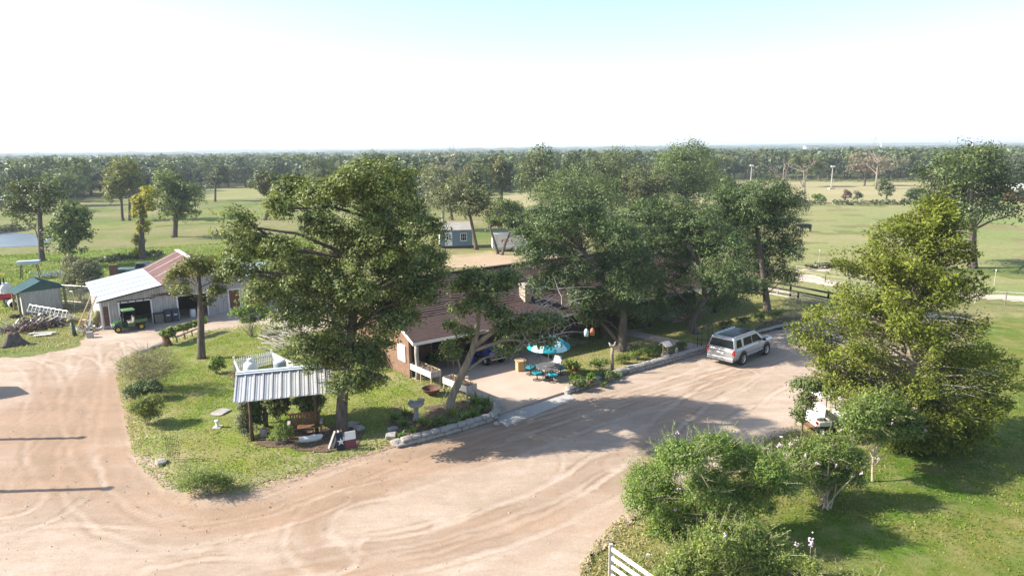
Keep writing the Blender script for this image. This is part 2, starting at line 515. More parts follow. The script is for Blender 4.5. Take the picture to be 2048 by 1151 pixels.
def smooth_line(pts, n=6):
    P = [np.array(p, float) for p in pts]; out = []
    for i in range(len(P) - 1):
        a, b, c, d = P[max(i - 1, 0)], P[i], P[i + 1], P[min(i + 2, len(P) - 1)]
        for k in range(n):
            t = k / n
            out.append(tuple(.5 * ((2 * b) + (c - a) * t + (2 * a - 5 * b + 4 * c - d) * t * t + (3 * b - a - 3 * c + d) * t ** 3)))
    return out + [tuple(P[-1])]
def gp(pts, z=0.0): return [at(x, y, z) for x, y in pts]

def sheet(name, poly, res, z, m, rag=.0, zf=None, extra=None, label=None, kind='structure', rag_sc=1.2):
    P = np.array(poly)
    x0, y0 = P.min(0) - rag - res; x1, y1 = P.max(0) + rag + res
    xs, ys = np.arange(x0, x1, res), np.arange(y0, y1, res)
    X, Y = np.meshgrid(xs, ys)
    sd = sdf(X, Y, poly)
    keepf = sd + (VN.fbm(X, Y, rag_sc, 4) - .5) * 2 * rag
    ok = keepf > 0
    cell = ok[:-1, :-1] & ok[1:, :-1] & ok[1:, 1:] & ok[:-1, 1:]
    Z = np.full(X.shape, z)
    if zf is not None: Z = Z + zf(X, Y, np.minimum(sd, keepf) if rag else sd)
    at_ = {'edge': sd}
    if extra: at_.update(extra(X, Y, sd))
    ids = np.arange(X.size).reshape(X.shape)
    a = ids[:-1, :-1][cell]; b = ids[:-1, 1:][cell]; c = ids[1:, 1:][cell]; d = ids[1:, :-1][cell]
    Q = np.stack([a, b, c, d], 1)
    used = np.unique(Q); mp = np.zeros(X.size, int); mp[used] = np.arange(len(used))
    V = np.stack([X.ravel(), Y.ravel(), Z.ravel()], 1)[used]
    o = np_mesh(name, V, mp[Q], [m], {k: v.ravel()[used] for k, v in at_.items()}, smooth=True)
    return tag(o, label, None, None, kind)

def ground_mat(name, cols, scales, rough=.95, bmp=.5, bdist=.06, fine=14, edge=None, edge_col=None, streak=None):
    """three colours by two noises, fine mottling; the margin may turn into another colour"""
    m, nt, bs, out = nodes(name)
    f1, _ = noise_fac(nt, scales[0], 5, .6, .38, .62, 'Object', streak)
    f2, _ = noise_fac(nt, scales[1], 6, .68, .40 if edge else .42, .60 if edge else .66, 'Object')
    c = mixc(nt, f1, cols[0], cols[1])
    c = mixc(nt, f2, c, cols[2])
    f3, h = noise_fac(nt, fine, 6, .7, .3, .7, 'Object')
    c = mixc(nt, f3, mixc(nt, 1.0, c, (.72, .74, .7), 'MULTIPLY'), c)
    f4, _ = noise_fac(nt, fine * 5, 3, .7, .3, .7, 'Object')
    c = mixc(nt, f4, mixc(nt, 1.0, c, (.68, .70, .66), 'MULTIPLY'), mixc(nt, 1.0, c, (1.12, 1.1, 1.05), 'MULTIPLY'))
    if edge:
        e = nt.nodes.new('ShaderNodeMapRange')
        e.inputs[1].default_value, e.inputs[2].default_value = 0.0, edge
        nt.links.new(attr(nt, 'edge'), e.inputs[0])
        n2, _ = noise_fac(nt, .9, 5, .65, .3, .7)
        a = nt.nodes.new('ShaderNodeMath'); a.operation = 'ADD'
        nt.links.new(e.outputs[0], a.inputs[0]); nt.links.new(n2, a.inputs[1])
        b = nt.nodes.new('ShaderNodeMath'); b.operation = 'MULTIPLY'; b.inputs[1].default_value = .62; b.use_clamp = True
        nt.links.new(a.outputs[0], b.inputs[0])
        c = mixc(nt, b.outputs[0], edge_col, c)
    nt.links.new(c, bs.inputs['Base Color'])
    bs.inputs['Roughness'].default_value = rough
    bs.inputs['Specular IOR Level'].default_value = .08
    if bmp: bump(nt, bs, h, bmp, bdist)
    return m

M['pasture'] = ground_mat('pasture', [(.20, .21, .075), (.13, .18, .045), (.30, .25, .14)], (.035, .05), fine=1.2, bdist=.25, streak=(.5, 1.6, 1))
M['bright_grass'] = ground_mat('bright_grass', [(.15, .21, .045), (.20, .24, .06), (.25, .23, .10)], (.08, .06), fine=1.5, bdist=.3, streak=(.5, 1.6, 1))
M['pale_grass'] = ground_mat('pale_grass', [(.26, .28, .11), (.20, .25, .085), (.33, .29, .15)], (.05, .03), fine=1.0, bdist=.2, streak=(.35, 1.8, 1))
M['dry_grass'] = ground_mat('dry_grass', [(.44, .36, .22), (.39, .33, .19), (.33, .31, .16)], (.06, .04), fine=1.2, bdist=.2, streak=(.3, 2, 1))
M['bare_earth'] = ground_mat('bare_earth', [(.45, .34, .23), (.50, .36, .27), (.30, .29, .13)], (.15, .10), fine=3, bdist=.1)
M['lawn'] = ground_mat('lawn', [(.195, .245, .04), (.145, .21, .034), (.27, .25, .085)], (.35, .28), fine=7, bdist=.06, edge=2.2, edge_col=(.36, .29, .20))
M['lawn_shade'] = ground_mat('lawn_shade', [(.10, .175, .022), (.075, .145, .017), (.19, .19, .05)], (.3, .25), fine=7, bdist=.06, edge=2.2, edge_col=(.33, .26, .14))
M['lawn_dry'] = ground_mat('lawn_dry', [(.25, .24, .07), (.19, .225, .055), (.32, .26, .14)], (.3, .3), fine=6, bdist=.06, edge=1.2, edge_col=(.36, .28, .17))

# one sheet to the horizon, finer towards the yard
gx = np.unique(np.concatenate([np.linspace(-7000, -400, 14), np.linspace(-400, 400, 101), np.linspace(400, 7000, 14)]))
gy = np.unique(np.concatenate([np.linspace(-300, 0, 7), np.linspace(0, 420, 85), np.linspace(420, 9000, 18)]))
GX, GY = np.meshgrid(gx, gy)
ids = np.arange(GX.size).reshape(GX.shape)
Q = np.stack([ids[:-1, :-1].ravel(), ids[:-1, 1:].ravel(), ids[1:, 1:].ravel(), ids[1:, :-1].ravel()], 1)
g = np_mesh('ground', np.stack([GX.ravel(), GY.ravel(), np.full(GX.size, -.05)], 1), Q, ['pasture'])
tag(g, 'wide pasture with green and straw patches reaching to the horizon', kind='structure')

def bumps(a, sc): return lambda X, Y, sd: (VN.fbm(X, Y, sc, 3) - .5) * a * np.clip(sd / (sc * .6), 0, 1)
def lawn_z(a, sc, drop): return lambda X, Y, sd: (VN.fbm(X, Y, sc, 3) - .5) * a * np.clip(sd / (sc * .6), 0, 1) - drop * np.exp(-np.clip(sd, 0, 9) / .45)
# strips of the far pastures
sheet('bright_pasture', gp([(-80, 640), (-80, 520), (120, 505), (300, 492), (470, 478), (640, 470), (640, 500), (560, 520), (420, 535), (300, 540), (200, 560), (120, 600)]), .8, -.03, 'bright_grass', 1.5, bumps(.3, 3), rag_sc=5)
sheet('bright_pasture', gp([(150, 462), (300, 455), (480, 445), (620, 425), (620, 400), (520, 410), (400, 425), (280, 440), (150, 450)]), 1.2, -.03, 'bright_grass', 3, bumps(.4, 4), rag_sc=8)
sheet('grazed_field', gp([(1530, 615), (1600, 405), (1900, 404), (2300, 400), (2300, 700), (2048, 612), (1900, 585)]), 1.2, -.03, 'pale_grass', 1.5, bumps(.2, 5), rag_sc=6)
sheet('dry_field', gp([(940, 425), (1100, 410), (1500, 408), (1840, 404), (2300, 398), (2300, 372), (1850, 364), (1500, 363), (1200, 372), (950, 392)]), 2.5, -.025, 'dry_grass', 2.5, None, rag_sc=8)
sheet('dry_field', gp([(400, 402), (640, 392), (640, 376), (500, 372), (395, 378)]), 2.5, -.025, 'pale_grass', 3, None, rag_sc=8)
sheet('bare_ground', gp([(860, 535), (900, 508), (990, 500), (1120, 505), (1200, 530), (1060, 545)]), .6, -.02, 'bare_earth', 1.2, None, rag_sc=4)
sheet('sandy_path', gp([(1590, 560), (1600, 536), (1660, 530), (1760, 545), (1860, 560), (1960, 572), (2060, 584), (2250, 600), (2250, 625), (2060, 604), (1950, 598), (1850, 590), (1700, 578)]), .4, -.02, 'sand', .5, None, rag_sc=2)
M['water'] = mat('water', (.13, .15, .17), (.09, .11, .12), rough=.3, spec=.3, scale=.3, bmp=.25, bscale=3)
o = sheet('pond', gp([(-200, 468), (20, 463), (90, 468), (112, 478), (95, 490), (40, 494), (-200, 500)]), .7, -.02, 'water', 1.0, None, rag_sc=4)

# ---- dirt yard with its wheel ruts
yard = gp([(-420, 1500), (-420, 735), (-60, 722), (60, 712), (150, 694), (178, 668), (210, 655), (300, 635), (420, 612), (560, 585), (700, 600),
           (760, 690), (720, 760), (800, 880), (1000, 830), (1150, 778), (1400, 700), (1590, 648), (1700, 622), (1840, 622), (1925, 636), (1905, 668),
           (1800, 740), (1740, 800), (1640, 868), (1560, 880), (1420, 960), (1290, 1010), (1250, 1060), (1195, 1110), (1160, 1200), (1060, 1500)])
RUTS = [(p, w) for p, w in [
    ([(1520, 735), (1400, 800), (1290, 880), (1150, 968), (1000, 1035), (860, 1082), (700, 1112), (560, 1135), (300, 1160)], 1.0),
    ([(1560, 760), (1440, 830), (1330, 905), (1200, 985), (1040, 1055), (860, 1110), (690, 1140), (500, 1170)], .7),
    ([(1240, 900), (1180, 950), (1060, 1010), (900, 1060), (760, 1092)], .8),
    ([(660, 1130), (618, 1085), (625, 1035), (680, 1000), (790, 975), (930, 930), (1100, 870), (1300, 800), (1480, 745)], .9),
    ([(-100, 752), (10, 728), (70, 735), (90, 775), (84, 840), (100, 920), (135, 985), (60, 1040), (-60, 1060)], 1.0),
    ([(60, 708), (140, 718), (178, 745), (172, 820), (155, 900), (170, 980), (230, 1040), (340, 1070), (500, 1050), (660, 1000)], .9),
    ([(215, 690), (230, 740), (215, 810), (215, 880), (245, 950), (300, 1010), (400, 1035), (520, 1015), (640, 975), (770, 925), (900, 880), (1130, 812), (1380, 730)], .9),
    ([(120, 705), (108, 745), (118, 790), (140, 830), (120, 870), (70, 960), (20, 1020)], .8),
    ([(20, 880), (90, 840), (150, 790), (180, 740), (210, 700), (330, 665), (480, 640)], .6),
    ([(-60, 1090), (120, 1075), (300, 1085), (460, 1070)], .6),
    ([(1590, 690), (1500, 730), (1380, 760), (1240, 800), (1130, 830), (1000, 870), (860, 910)], .8),
    ([(950, 890), (1040, 880), (1090, 905), (1080, 950), (1000, 990)], .5),
    ([(1260, 850), (1330, 830), (1400, 840), (1410, 870), (1360, 900), (1250, 930)], .5),
]]
RUTS = [(smooth_line(gp(p), 5), w) for p, w in RUTS]
def ruts(X, Y):
    h = np.zeros(X.shape); tone = np.zeros(X.shape)
    for line, w in RUTS:
        D, S = seg_dist(X, Y, line)
        brk = .45 + .55 * np.clip(VN.fbm(X, Y, 2.2, 3) * 3 - .95, 0, 1)
        for off in (-.78, .78):
            d = np.abs(D * S - off + (VN.fbm(X, Y, 1.5, 3) - .5) * .5)
            g = np.exp(-(d / .15) ** 4); b = np.exp(-((d - .22) / .075) ** 2) * (VN.fbm(X + 40 * off, Y, 1.8, 3) > .5)
            h += w * brk * (-.012 * g + .008 * b); tone += w * brk * (g * .6 - b * .8)
        g = np.exp(-(np.abs(D) / 1.1) ** 2); tone -= .30 * w * g * (.3 + brk)
    return np.clip(h, -.10, .08), np.clip(tone, -1, 1)
_rc = {}
def yard_z(X, Y, sd):
    _rc['h'], _rc['t'] = ruts(X, Y)
    soft = np.clip(sd / .8, 0, 1)
    return soft * (_rc['h'] + (VN.fbm(X, Y, 2.5, 4) - .5) * .05 + (VN.fbm(X, Y, .45, 3) - .5) * .02)
def yard_attr(X, Y, sd):
    br = np.zeros(X.shape)
    for (px, py, r, a) in ((40, 860, 6.0, 1.0), (120, 820, 4, .6), (60, 960, 3.0, .6), (230, 760, 2.4, .7), (235, 850, 2, .7), (560, 985, 3, .5), (760, 930, 3, .6), (1000, 880, 3, .5), (900, 900, 2.5, .5), (1560, 720, 3.5, .4), (1180, 820, 2, .4), (420, 1010, 3, .35)):
        cx, cy = at(px, py)
        br += a * np.exp(-((X - cx) ** 2 + (Y - cy) ** 2) / r ** 2)
    for pts, wd, a in (([(250, 900), (300, 985), (400, 1025), (560, 1010), (740, 950), (900, 895), (1080, 850)], .5, .55), ([(215, 900), (262, 1010), (380, 1058), (560, 1040), (760, 975), (960, 905)], .45, .5),
                       ([(640, 1180), (860, 1112), (1060, 1052), (1220, 980), (1330, 905)], .6, .6), ([(900, 1180), (1060, 1110), (1230, 1020), (1330, 960)], .5, .4), ([(640, 1100), (622, 1060), (650, 1012), (760, 985)], .3, .6),
                       ([(70, 740), (90, 800), (96, 880), (130, 975)], .5, .5), ([(160, 750), (150, 850), (175, 970), (230, 1035)], .4, .45)):
        D, _ = seg_dist(X, Y, smooth_line(gp(pts), 4)); br += a * np.exp(-(D / wd) ** 4)
    br += np.clip(.8 - sd / 1.4, 0, 1) * .45
    return {'rut': _rc['t'], 'brown': np.clip(br * (.35 + 1.3 * VN.fbm(X, Y, 1.6, 4)), 0, 1)}
m, nt, bs, out = nodes('dirt')
f1, _ = noise_fac(nt, .22, 6, .6, .35, .65)
c = mixc(nt, f1, (.43, .352, .285), (.505, .425, .36))
f2, _ = noise_fac(nt, 1.1, 6, .65, .35, .7, stretch=(.45, 1.4, 1))
c = mixc(nt, f2, mixc(nt, 1.0, c, (.86, .82, .77), 'MULTIPLY'), c)
c = mixc(nt, attr(nt, 'brown'), c, (.35, .25, .18))
rt = attr(nt, 'rut')
p = nt.nodes.new('ShaderNodeMath'); p.operation = 'MULTIPLY'; p.inputs[1].default_value = .28; p.use_clamp = True
nt.links.new(rt, p.inputs[0])
c = mixc(nt, p.outputs[0], c, (.56, .485, .435))
q = nt.nodes.new('ShaderNodeMath'); q.operation = 'MULTIPLY'; q.inputs[1].default_value = -.95; q.use_clamp = True
nt.links.new(rt, q.inputs[0])
c = mixc(nt, q.outputs[0], c, (.30, .215, .15))
f3, h3 = noise_fac(nt, 9, 6, .75, .3, .7)
c = mixc(nt, f3, mixc(nt, 1.0, c, (.84, .82, .79), 'MULTIPLY'), c)
f5, _ = noise_fac(nt, 30, 5, .8, .28, .55)
c = mixc(nt, f5, mixc(nt, 1.0, c, (.66, .62, .58), 'MULTIPLY'), c)
f6, _ = noise_fac(nt, .55, 7, .7, .42, .62, stretch=(.35, 1.2, 1), dist=.8)
c = mixc(nt, f6, c, mixc(nt, 1.0, c, (1.13, 1.12, 1.12), 'MULTIPLY'))
nt.links.new(c, bs.inputs['Base Color'])
bs.inputs['Roughness'].default_value = .95; bs.inputs['Specular IOR Level'].default_value = .08
bump(nt, bs, h3, .35, .04)
M['dirt'] = m
sheet('dirt_yard', yard, .14, .045, 'dirt', .55, yard_z, yard_attr, 'bare sandy yard and drive scored with curving wheel ruts', rag_sc=1.6)

# ---- lawns
island = gp([(283, 706), (335, 684), (400, 668), (480, 654), (540, 652), (640, 690), (760, 720), (770, 742), (830, 748), (880, 770), (985, 815), (985, 835), (800, 886), (740, 905), (690, 918), (600, 952), (500, 984), (420, 992), (335, 975), (288, 930), (266, 870), (258, 820), (240, 760), (240, 722)])
LZ = .15
sheet('lawn', island, .16, LZ, 'lawn', .8, lawn_z(.10, 1.5, .11), None, 'bright lawn island inside the curve of the dirt drive')
front = gp([(1095, 700), (1160, 640), (1300, 600), (1460, 590), (1540, 592), (1660, 600), (1650, 628), (1588, 646), (1400, 700), (1135, 781), (1110, 745)])
sheet('lawn', front, .16, LZ, 'lawn_dry', .12, bumps(.08, 1.5), None, 'dry green lawn in front of the long house behind the stone edging')
right = gp([(1195, 1110), (1250, 1055), (1300, 1005), (1420, 960), (1560, 866), (1640, 850), (1740, 784), (1800, 728), (1890, 674), (1920, 640), (1990, 626), (2400, 640), (2700, 1500), (1080, 1500), (1165, 1180)])
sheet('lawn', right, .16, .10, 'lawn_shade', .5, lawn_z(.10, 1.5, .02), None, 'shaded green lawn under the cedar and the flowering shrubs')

# ---- tufts of grass on the lawns (stuff)
def tufts(name, poly, n, hgt, m, lab, z=.1, dens=None):
    P = np.array(poly); x0, y0 = P.min(0); x1, y1 = P.max(0)
    X = rng.uniform(x0, x1, n * 3); Y = rng.uniform(y0, y1, n * 3)
    sd = sdf(X, Y, poly)
    keep = (sd > -.25) & (VN.fbm(X, Y, 1.2, 3) + rng.random(len(X)) * .5 > .55)
    if dens is not None: keep &= dens(X, Y, sd)
    X, Y, sd = X[keep][:n], Y[keep][:n], sd[keep][:n]
    k = len(X)
    h = hgt * rng.uniform(.5, 1.4, k); a = rng.uniform(0, 2 * np.pi, k); w = h * .35 + .012
    lean = rng.normal(0, .5, (k, 2)) * h[:, None]
    B = np.stack([X, Y, np.full(k, z)], 1)
    d = np.stack([np.cos(a), np.sin(a), np.zeros(k)], 1) * w[:, None]
    Tp = B + np.stack([lean[:, 0], lean[:, 1], h], 1)
    V = np.stack([B - d, B + d, Tp], 1).reshape(-1, 3)
    o = np_mesh(name, V, np.arange(3 * k).reshape(-1, 3), [m], {'tone': np.repeat(np.clip(rng.normal(.5, .28, k), 0, 1), 3), 'warm': np.repeat(rng.random(k), 3)})
    tag(o, lab, None, None, 'stuff')
M['blade'] = leaf_mat('blade', (.10, .16, .025), (.24, .29, .06), (.36, .30, .15), trans=.3, spec=.2, wf=.22)
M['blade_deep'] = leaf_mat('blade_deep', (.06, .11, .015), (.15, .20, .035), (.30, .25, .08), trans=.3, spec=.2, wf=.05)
M['blade_dry'] = leaf_mat('blade_dry', (.24, .21, .10), (.38, .32, .17), (.14, .18, .05), trans=.25, spec=.15, wf=.25)
M['blade_tall'] = leaf_mat('blade_tall', (.11, .17, .035), (.22, .25, .06), (.33, .29, .13), trans=.3, spec=.2, wf=.2)
tufts('lawn_grass', island, 70000, .05, 'blade', 'short blades of grass over the lawn island', LZ)
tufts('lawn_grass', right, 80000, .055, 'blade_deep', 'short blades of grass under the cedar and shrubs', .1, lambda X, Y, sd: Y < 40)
tufts('lawn_grass', front, 30000, .045, 'blade', 'short blades of grass on the lawn before the house', LZ)
tufts('edge_grass', gp([(-200, 735), (60, 700), (150, 690), (175, 668), (200, 640), (150, 560), (-200, 560)]), 20000, .09, 'blade_dry', 'dry grass around the scrap heap and shed', -.03)
tufts('edge_grass', gp([(1160, 1160), (1200, 1095), (1260, 1030), (1400, 1010), (1360, 1160)]), 4500, .06, 'blade_dry', 'dry tufts behind the white gate', .1)
tufts('pasture_grass', gp([(-80, 640), (-80, 515), (300, 495), (560, 478), (640, 475), (600, 520), (420, 540), (200, 565), (120, 600)]), 34000, .18, 'blade_tall', 'tall bright grass beyond the barn', -.05)
tufts('margin_grass', [p for p in island], 9000, .07, 'blade_dry', 'pale dry blades along the rim of the lawn island', LZ - .04, lambda X, Y, sd: sd < .5)
# ------------------------------------------------------------------ buildings
TH = R(35.5)
def roof_courses(mb, x0, x1, p0, p1, step=.22, th=.035, seg=.7, m=0):
    """shingle courses, each lapping over the one below, broken into uneven tabs"""
    (y0, z0), (y1, z1) = p0, p1
    ln = math.hypot(y1 - y0, z1 - z0); n = max(1, int(ln / step))
    ny, nz = -(z1 - z0) / ln, (y1 - y0) / ln
    if nz < 0: ny, nz = -ny, -nz
    for i in range(n):
        a, b = i / n, (i + 1) / n
        x = x0 - random.random() * seg
        while x < x1:
            w = seg * random.uniform(.6, 1.4)
            xa, xb = max(x, x0), min(x + w, x1); x += w
            if xb - xa < .02: continue
            t = th * random.uniform(.7, 1.5)
            ya, za = y0 + (y1 - y0) * a, z0 + (z1 - z0) * a
            yb, zb = y0 + (y1 - y0) * b, z0 + (z1 - z0) * b
            mb.add([(xa, ya, za), (xb, ya, za), (xb, ya + ny * t, za + nz * t), (xa, ya + ny * t, za + nz * t), (xb, yb + ny * .004, zb + nz * .004), (xa, yb + ny * .004, zb + nz * .004)],
                   [(0, 1, 2, 3), (3, 2, 4, 5)], m)
def slab(mb, x0, x1, p0, p1, th=.12, m=0):
    (y0, z0), (y1, z1) = p0, p1
    mb.add([(x0, y0, z0), (x1, y0, z0), (x1, y1, z1), (x0, y1, z1), (x0, y0, z0 - th), (x1, y0, z0 - th), (x1, y1, z1 - th), (x0, y1, z1 - th)],
           [(0, 1, 2, 3), (7, 6, 5, 4), (0, 4, 5, 1), (1, 5, 6, 2), (2, 6, 7, 3), (3, 7, 4, 0)], m)
def boards(mb, x0, x1, z0, ztop, y, w=.2, th=.03, holes=(), m=0, jit=.012):
    """upright boards of a wall in the plane y, leaving out the openings (x0, x1, z0, z1)"""
    x = x0
    while x < x1 - .02:
        b = min(x + w * random.uniform(.8, 1.2), x1)
        xm = (x + b) / 2
        top = ztop(xm) if callable(ztop) else ztop
        spans = [(z0, top)]
        for hx0, hx1, hz0, hz1 in holes:
            if hx0 < xm < hx1:
                spans = [s for a, c in spans for s in ((a, min(c, hz0)), (max(a, hz1), c)) if s[1] - s[0] > .02]
        for a, c in spans:
            mb.box((xm, y + random.uniform(-jit, jit), (a + c) / 2), (b - x - .014, th, c - a), m=m)
        x = b
def window(parent, c, w, h, face='y', frame='white_paint', depth=.08, bars=1, tint='glass'):
    """a framed window; face: 'y' looks along -y, 'x' along -x"""
    d = depth
    f = MB()
    def bx(cx, cz, sx, sz, mb):
        if face == 'y': mb.box((c[0] + cx, c[1], c[2] + cz), (sx, d, sz))
        else: mb.box((c[0], c[1] + cx, c[2] + cz), (d, sx, sz))
    t = .08
    for sx in (-1, 1): bx(sx * (w / 2 - t / 2), 0, t, h, f)
    for sz in (-1, 1): bx(0, sz * (h / 2 - t / 2), w - 2 * t - .004, t, f)
    for k in range(bars): bx(-w / 2 + w * (k + 1) / (bars + 1), 0, .03, h - 2 * t - .004, f)
    bx(0, 0, w - 2 * t - .004, .03, f) if bars > 1 else None
    fo = f.build('window', frame, parent)
    g = MB()
    if face == 'y': g.box((c[0], c[1] + .005, c[2]), (w - t * 1.2, .02, h - t * 1.2))
    else: g.box((c[0] + .005, c[1], c[2]), (.02, w - t * 1.2, h - t * 1.2))
    g.build('pane', tint, fo)
    return fo

# ---- long house
hs = thing('ranch_house', 'long brown shingled ranch house with a deep porch behind the live oaks', 'house', (-5.92, 39.27, .0), TH)
HX = 28.9
EV, BK, RG, BE = (0.0, 2.55), (2.2, 3.42), (5.8, 5.35), (10.6, 2.9)
rf = MB(); slab(rf, 0, HX, EV, BK, .1); slab(rf, -.5, HX, BK, RG, .1); slab(rf, -.5, HX, RG, BE, .1)
rf_o = rf.build('roof', 'shingle', hs)
sg = MB()
roof_courses(sg, .02, HX - .02, (EV[0], EV[1] + .005), (BK[0], BK[1] + .005), .16, .014)
roof_courses(sg, -.48, HX - .02, (BK[0], BK[1] + .005), (RG[0], RG[1] + .005), .22, .038)
tag(sg.build('shingle', 'shingle', rf_o), kind='stuff')
rc = MB()
for k in range(30):
    x = -.48 + k * 29.3 / 30
    rc.box((x + .49, RG[0], RG[1] + .035), (1.0, .34, .05), (0, random.uniform(-.01, .01), 0))
rc.build('ridge_cap', 'wood_dark', rf_o)
fa = MB()
fa.box((HX / 2, EV[0] - .02, EV[1] - .09), (HX + .1, .035, .17))
fa.bar((-.03, 0, EV[1] - .07), (-.03, 2.2, BK[1] - .07), .035, .18); fa.bar((-.53, 2.2, BK[1] - .07), (-.53, 5.8, RG[1] - .07), .035, .2); fa.bar((-.53, 5.8, RG[1] - .07), (-.53, 10.6, BE[1] - .07), .035, .2)
for x in (1.2, 5.2, 9.2): fa.box((x, .06, 2.40), (.14, .10, .10))
fa.build('fascia', 'white_paint', rf_o)
wl = MB()
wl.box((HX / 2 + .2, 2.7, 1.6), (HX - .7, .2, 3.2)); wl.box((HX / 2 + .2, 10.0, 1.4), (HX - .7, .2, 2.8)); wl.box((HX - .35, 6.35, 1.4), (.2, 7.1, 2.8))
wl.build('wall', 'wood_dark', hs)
gw = MB()
gw.add([(.1, .85, 0), (.1, 10.1, 0), (.1, 10.1, 2.9), (.1, 5.8, 5.1), (.1, 2.2, 3.2), (.1, .85, 2.7), (.28, .85, 0), (.28, 10.1, 0), (.28, 10.1, 2.9), (.28, 5.8, 5.1), (.28, 2.2, 3.2), (.28, .85, 2.7)],
       [(0, 1, 2, 3, 4, 5), (11, 10, 9, 8, 7, 6)] + [(k, k + 6, (k + 1) % 6 + 6, (k + 1) % 6) for k in range(6)])
tag(gw.build('end_wall', 'brick', hs), 'sunlit orange brick end wall of the porch')
window(hs, (.07, 1.75, 1.55), 1.0, 1.05, 'x', 'white_paint', bars=1, tint='white_paint')
for x in (3.2, 8.6, 13, 19, 25): window(hs, (x, 2.58, 1.5), 1.3, 1.1, 'y', 'wood_red', bars=1)
dr = MB(); dr.box((10.9, 2.57, 1.05), (.95, .06, 2.1)); d_o = dr.build('door', 'wood_red', hs)
kb = MB(); kb.lathe([(.03, 0), (.04, .03), (.02, .06)], 8, (11.25, 2.5, 1.0)); kb.build('handle', 'steel', d_o)
for x in (.35, 5.2, 10.2, 15.4, 20.6, 25.8, 28.5):
    ps = MB()
    ps.tube([(x, .28, 0), (x + .03, .28, .9), (x - .02, .3, 1.7), (x, .28, 2.42)], [.17, .14, .13, .14], 8)
    ps.build('porch_post', 'bark_dead' if x < 1 else 'wood_dark', hs, True)
ch = MB(); ch.box((10.05, 2.3, 3.6), (.55, .7, 1.8)); c_o = ch.build('chimney', 'tan_stone', hs)
cc = MB(); cc.box((10.05, 2.3, 4.53), (.64, .80, .08)); cc.build('chimney_cap', 'concrete_grey', c_o)
pf = MB(); pf.box((14.4, 1.35, .09), (28.4, 2.6, .12)); pf.build('porch_floor', 'concrete', hs)

# ---- barn
bn = thing('barn', 'low grey board barn under a white and a rusty red tin roof', 'barn', (-32.68, 52.85, 0), TH)
H1, H2 = (1.3, 3.55, -.1, 2.05), (5.6, 7.85, -.1, 2.0)
H3 = (9.7, 10.55, -.1, 2.05)
def btop(x):
    if x < 4.6: return 2.3 + .8 * x / 4.6
    if x < 7.6: return 3.1 + 1.25 * (x - 4.6) / 3
    if x < 10.7: return 4.35 - 1.2 * (x - 7.6) / 3.1
    return 3.15 - .65 * (x - 10.7) / 5.3
wb = MB(); boards(wb, .0, 16, 0, btop, 0, .19, .03, (H1, H2, H3, (.12, .5, .3, 1.9)))
for yy in np.arange(.1, 9.7, .2):
    wb.box((0, yy + .1, 1.12), (.03, .186, 2.24))
    wb.box((16, yy + .1, 1.22), (.03, .186, 2.44))
wo = wb.build('board_wall', 'wood_grey', bn); tag(wo, kind='stuff')
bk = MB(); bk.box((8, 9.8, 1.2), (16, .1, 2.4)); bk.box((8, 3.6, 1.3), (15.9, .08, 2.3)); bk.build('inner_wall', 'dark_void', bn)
for a, b, z0, z1 in (H1, H2, H3):
    tr = MB()
    for x in (a - .05, b + .05): tr.box((x, -.035, 1.02), (.10, .05, 2.1))
    tr.box(((a + b) / 2, -.036, 2.05), (b - a + .24, .052, .1))
    tr.build('door_frame', 'white_paint', bn)
tr = MB(); tr.box((-.01, -.03, 1.12), (.12, .06, 2.3)); tr.build('corner_board', 'white_paint', bn)
tr = MB(); tr.box((.55, -.03, 1.1), (.06, .05, 2.2)); tr.build('corner_board', 'white_paint', bn)
rp = MB()
for k in range(5): rp.box((.31, .005, .45 + k * .33), (.36, .02, .31))
tag(rp.build('slot_panel', 'wood_red', bn), 'rusty brown strip of panels at the barn corner')
bd = MB(); bd.box((10.12, .01, 1.0), (.83, .05, 2.02)); bdo = bd.build('door', 'wood_red', bn)
bh = MB(); bh.box((10.42, -.035, 1.0), (.05, .05, .12)); bh.build('handle', 'steel', bdo)
# rail of the sliding door, dark swag under the eave
rl = MB(); rl.box((2.5, -.06, 2.17), (2.6, .05, .06)); [rl.box((1.4 + k * .55, -.07, 2.1), (.08, .06, .16)) for k in range(5)]
rl.build('door_rail', 'wood_dark', bn)
nst = MB()
for k in range(60):
    x = 3.7 + random.random() * 1.7
    nst.bar((x, -.05 - random.random() * .1, 2.28 + .1 * random.random()), (x + random.uniform(-.3, .3), -.1, 2.3 + random.uniform(-.15, .18)), .03, .03)
nst.build('bracket', 'wood_red', bn)
y0, y1 = -.45, 10.0
def pslab(mb, xa, za, xb, zb, ya, yb, th, m=0):
    mb.add([(xa, ya, za), (xb, ya, zb), (xb, yb, zb), (xa, yb, za), (xa, ya, za - th), (xb, ya, zb - th), (xb, yb, zb - th), (xa, yb, za - th)],
           [(0, 1, 2, 3), (7, 6, 5, 4), (0, 4, 5, 1), (1, 5, 6, 2), (2, 6, 7, 3), (3, 7, 4, 0)], m)
bro = MB(); pslab(bro, -.25, 2.36, 4.62, 3.2, y0, y1, .06)
broo = bro.build('shed_roof', 'dark_void', bn)
for k in range(5):      # five broad white sheets with dark laps between them
    a = y0 + (y1 - y0) * k / 5; b = y0 + (y1 - y0) * (k + 1) / 5
    pn = MB(); z = .05 + .006 * (k % 2)
    pslab(pn, -.28, 2.36 + z, 4.66, 3.2 + z, a + (.11 if k else 0), b - .11, .025)
    for q in range(1, 6): pn.bar((-.28, a + (b - a) * q / 6, 2.365 + z), (4.66, a + (b - a) * q / 6, 3.205 + z), .025, .015)
    pn.build('roof_sheet', 'white_metal', broo)
for k in range(1, 5):
    a = y0 + (y1 - y0) * k / 5; s = MB(); s.bar((-.29, a, 2.425), (4.66, a, 3.265), .13, .02); s.build('dark_lap', 'steel', broo)
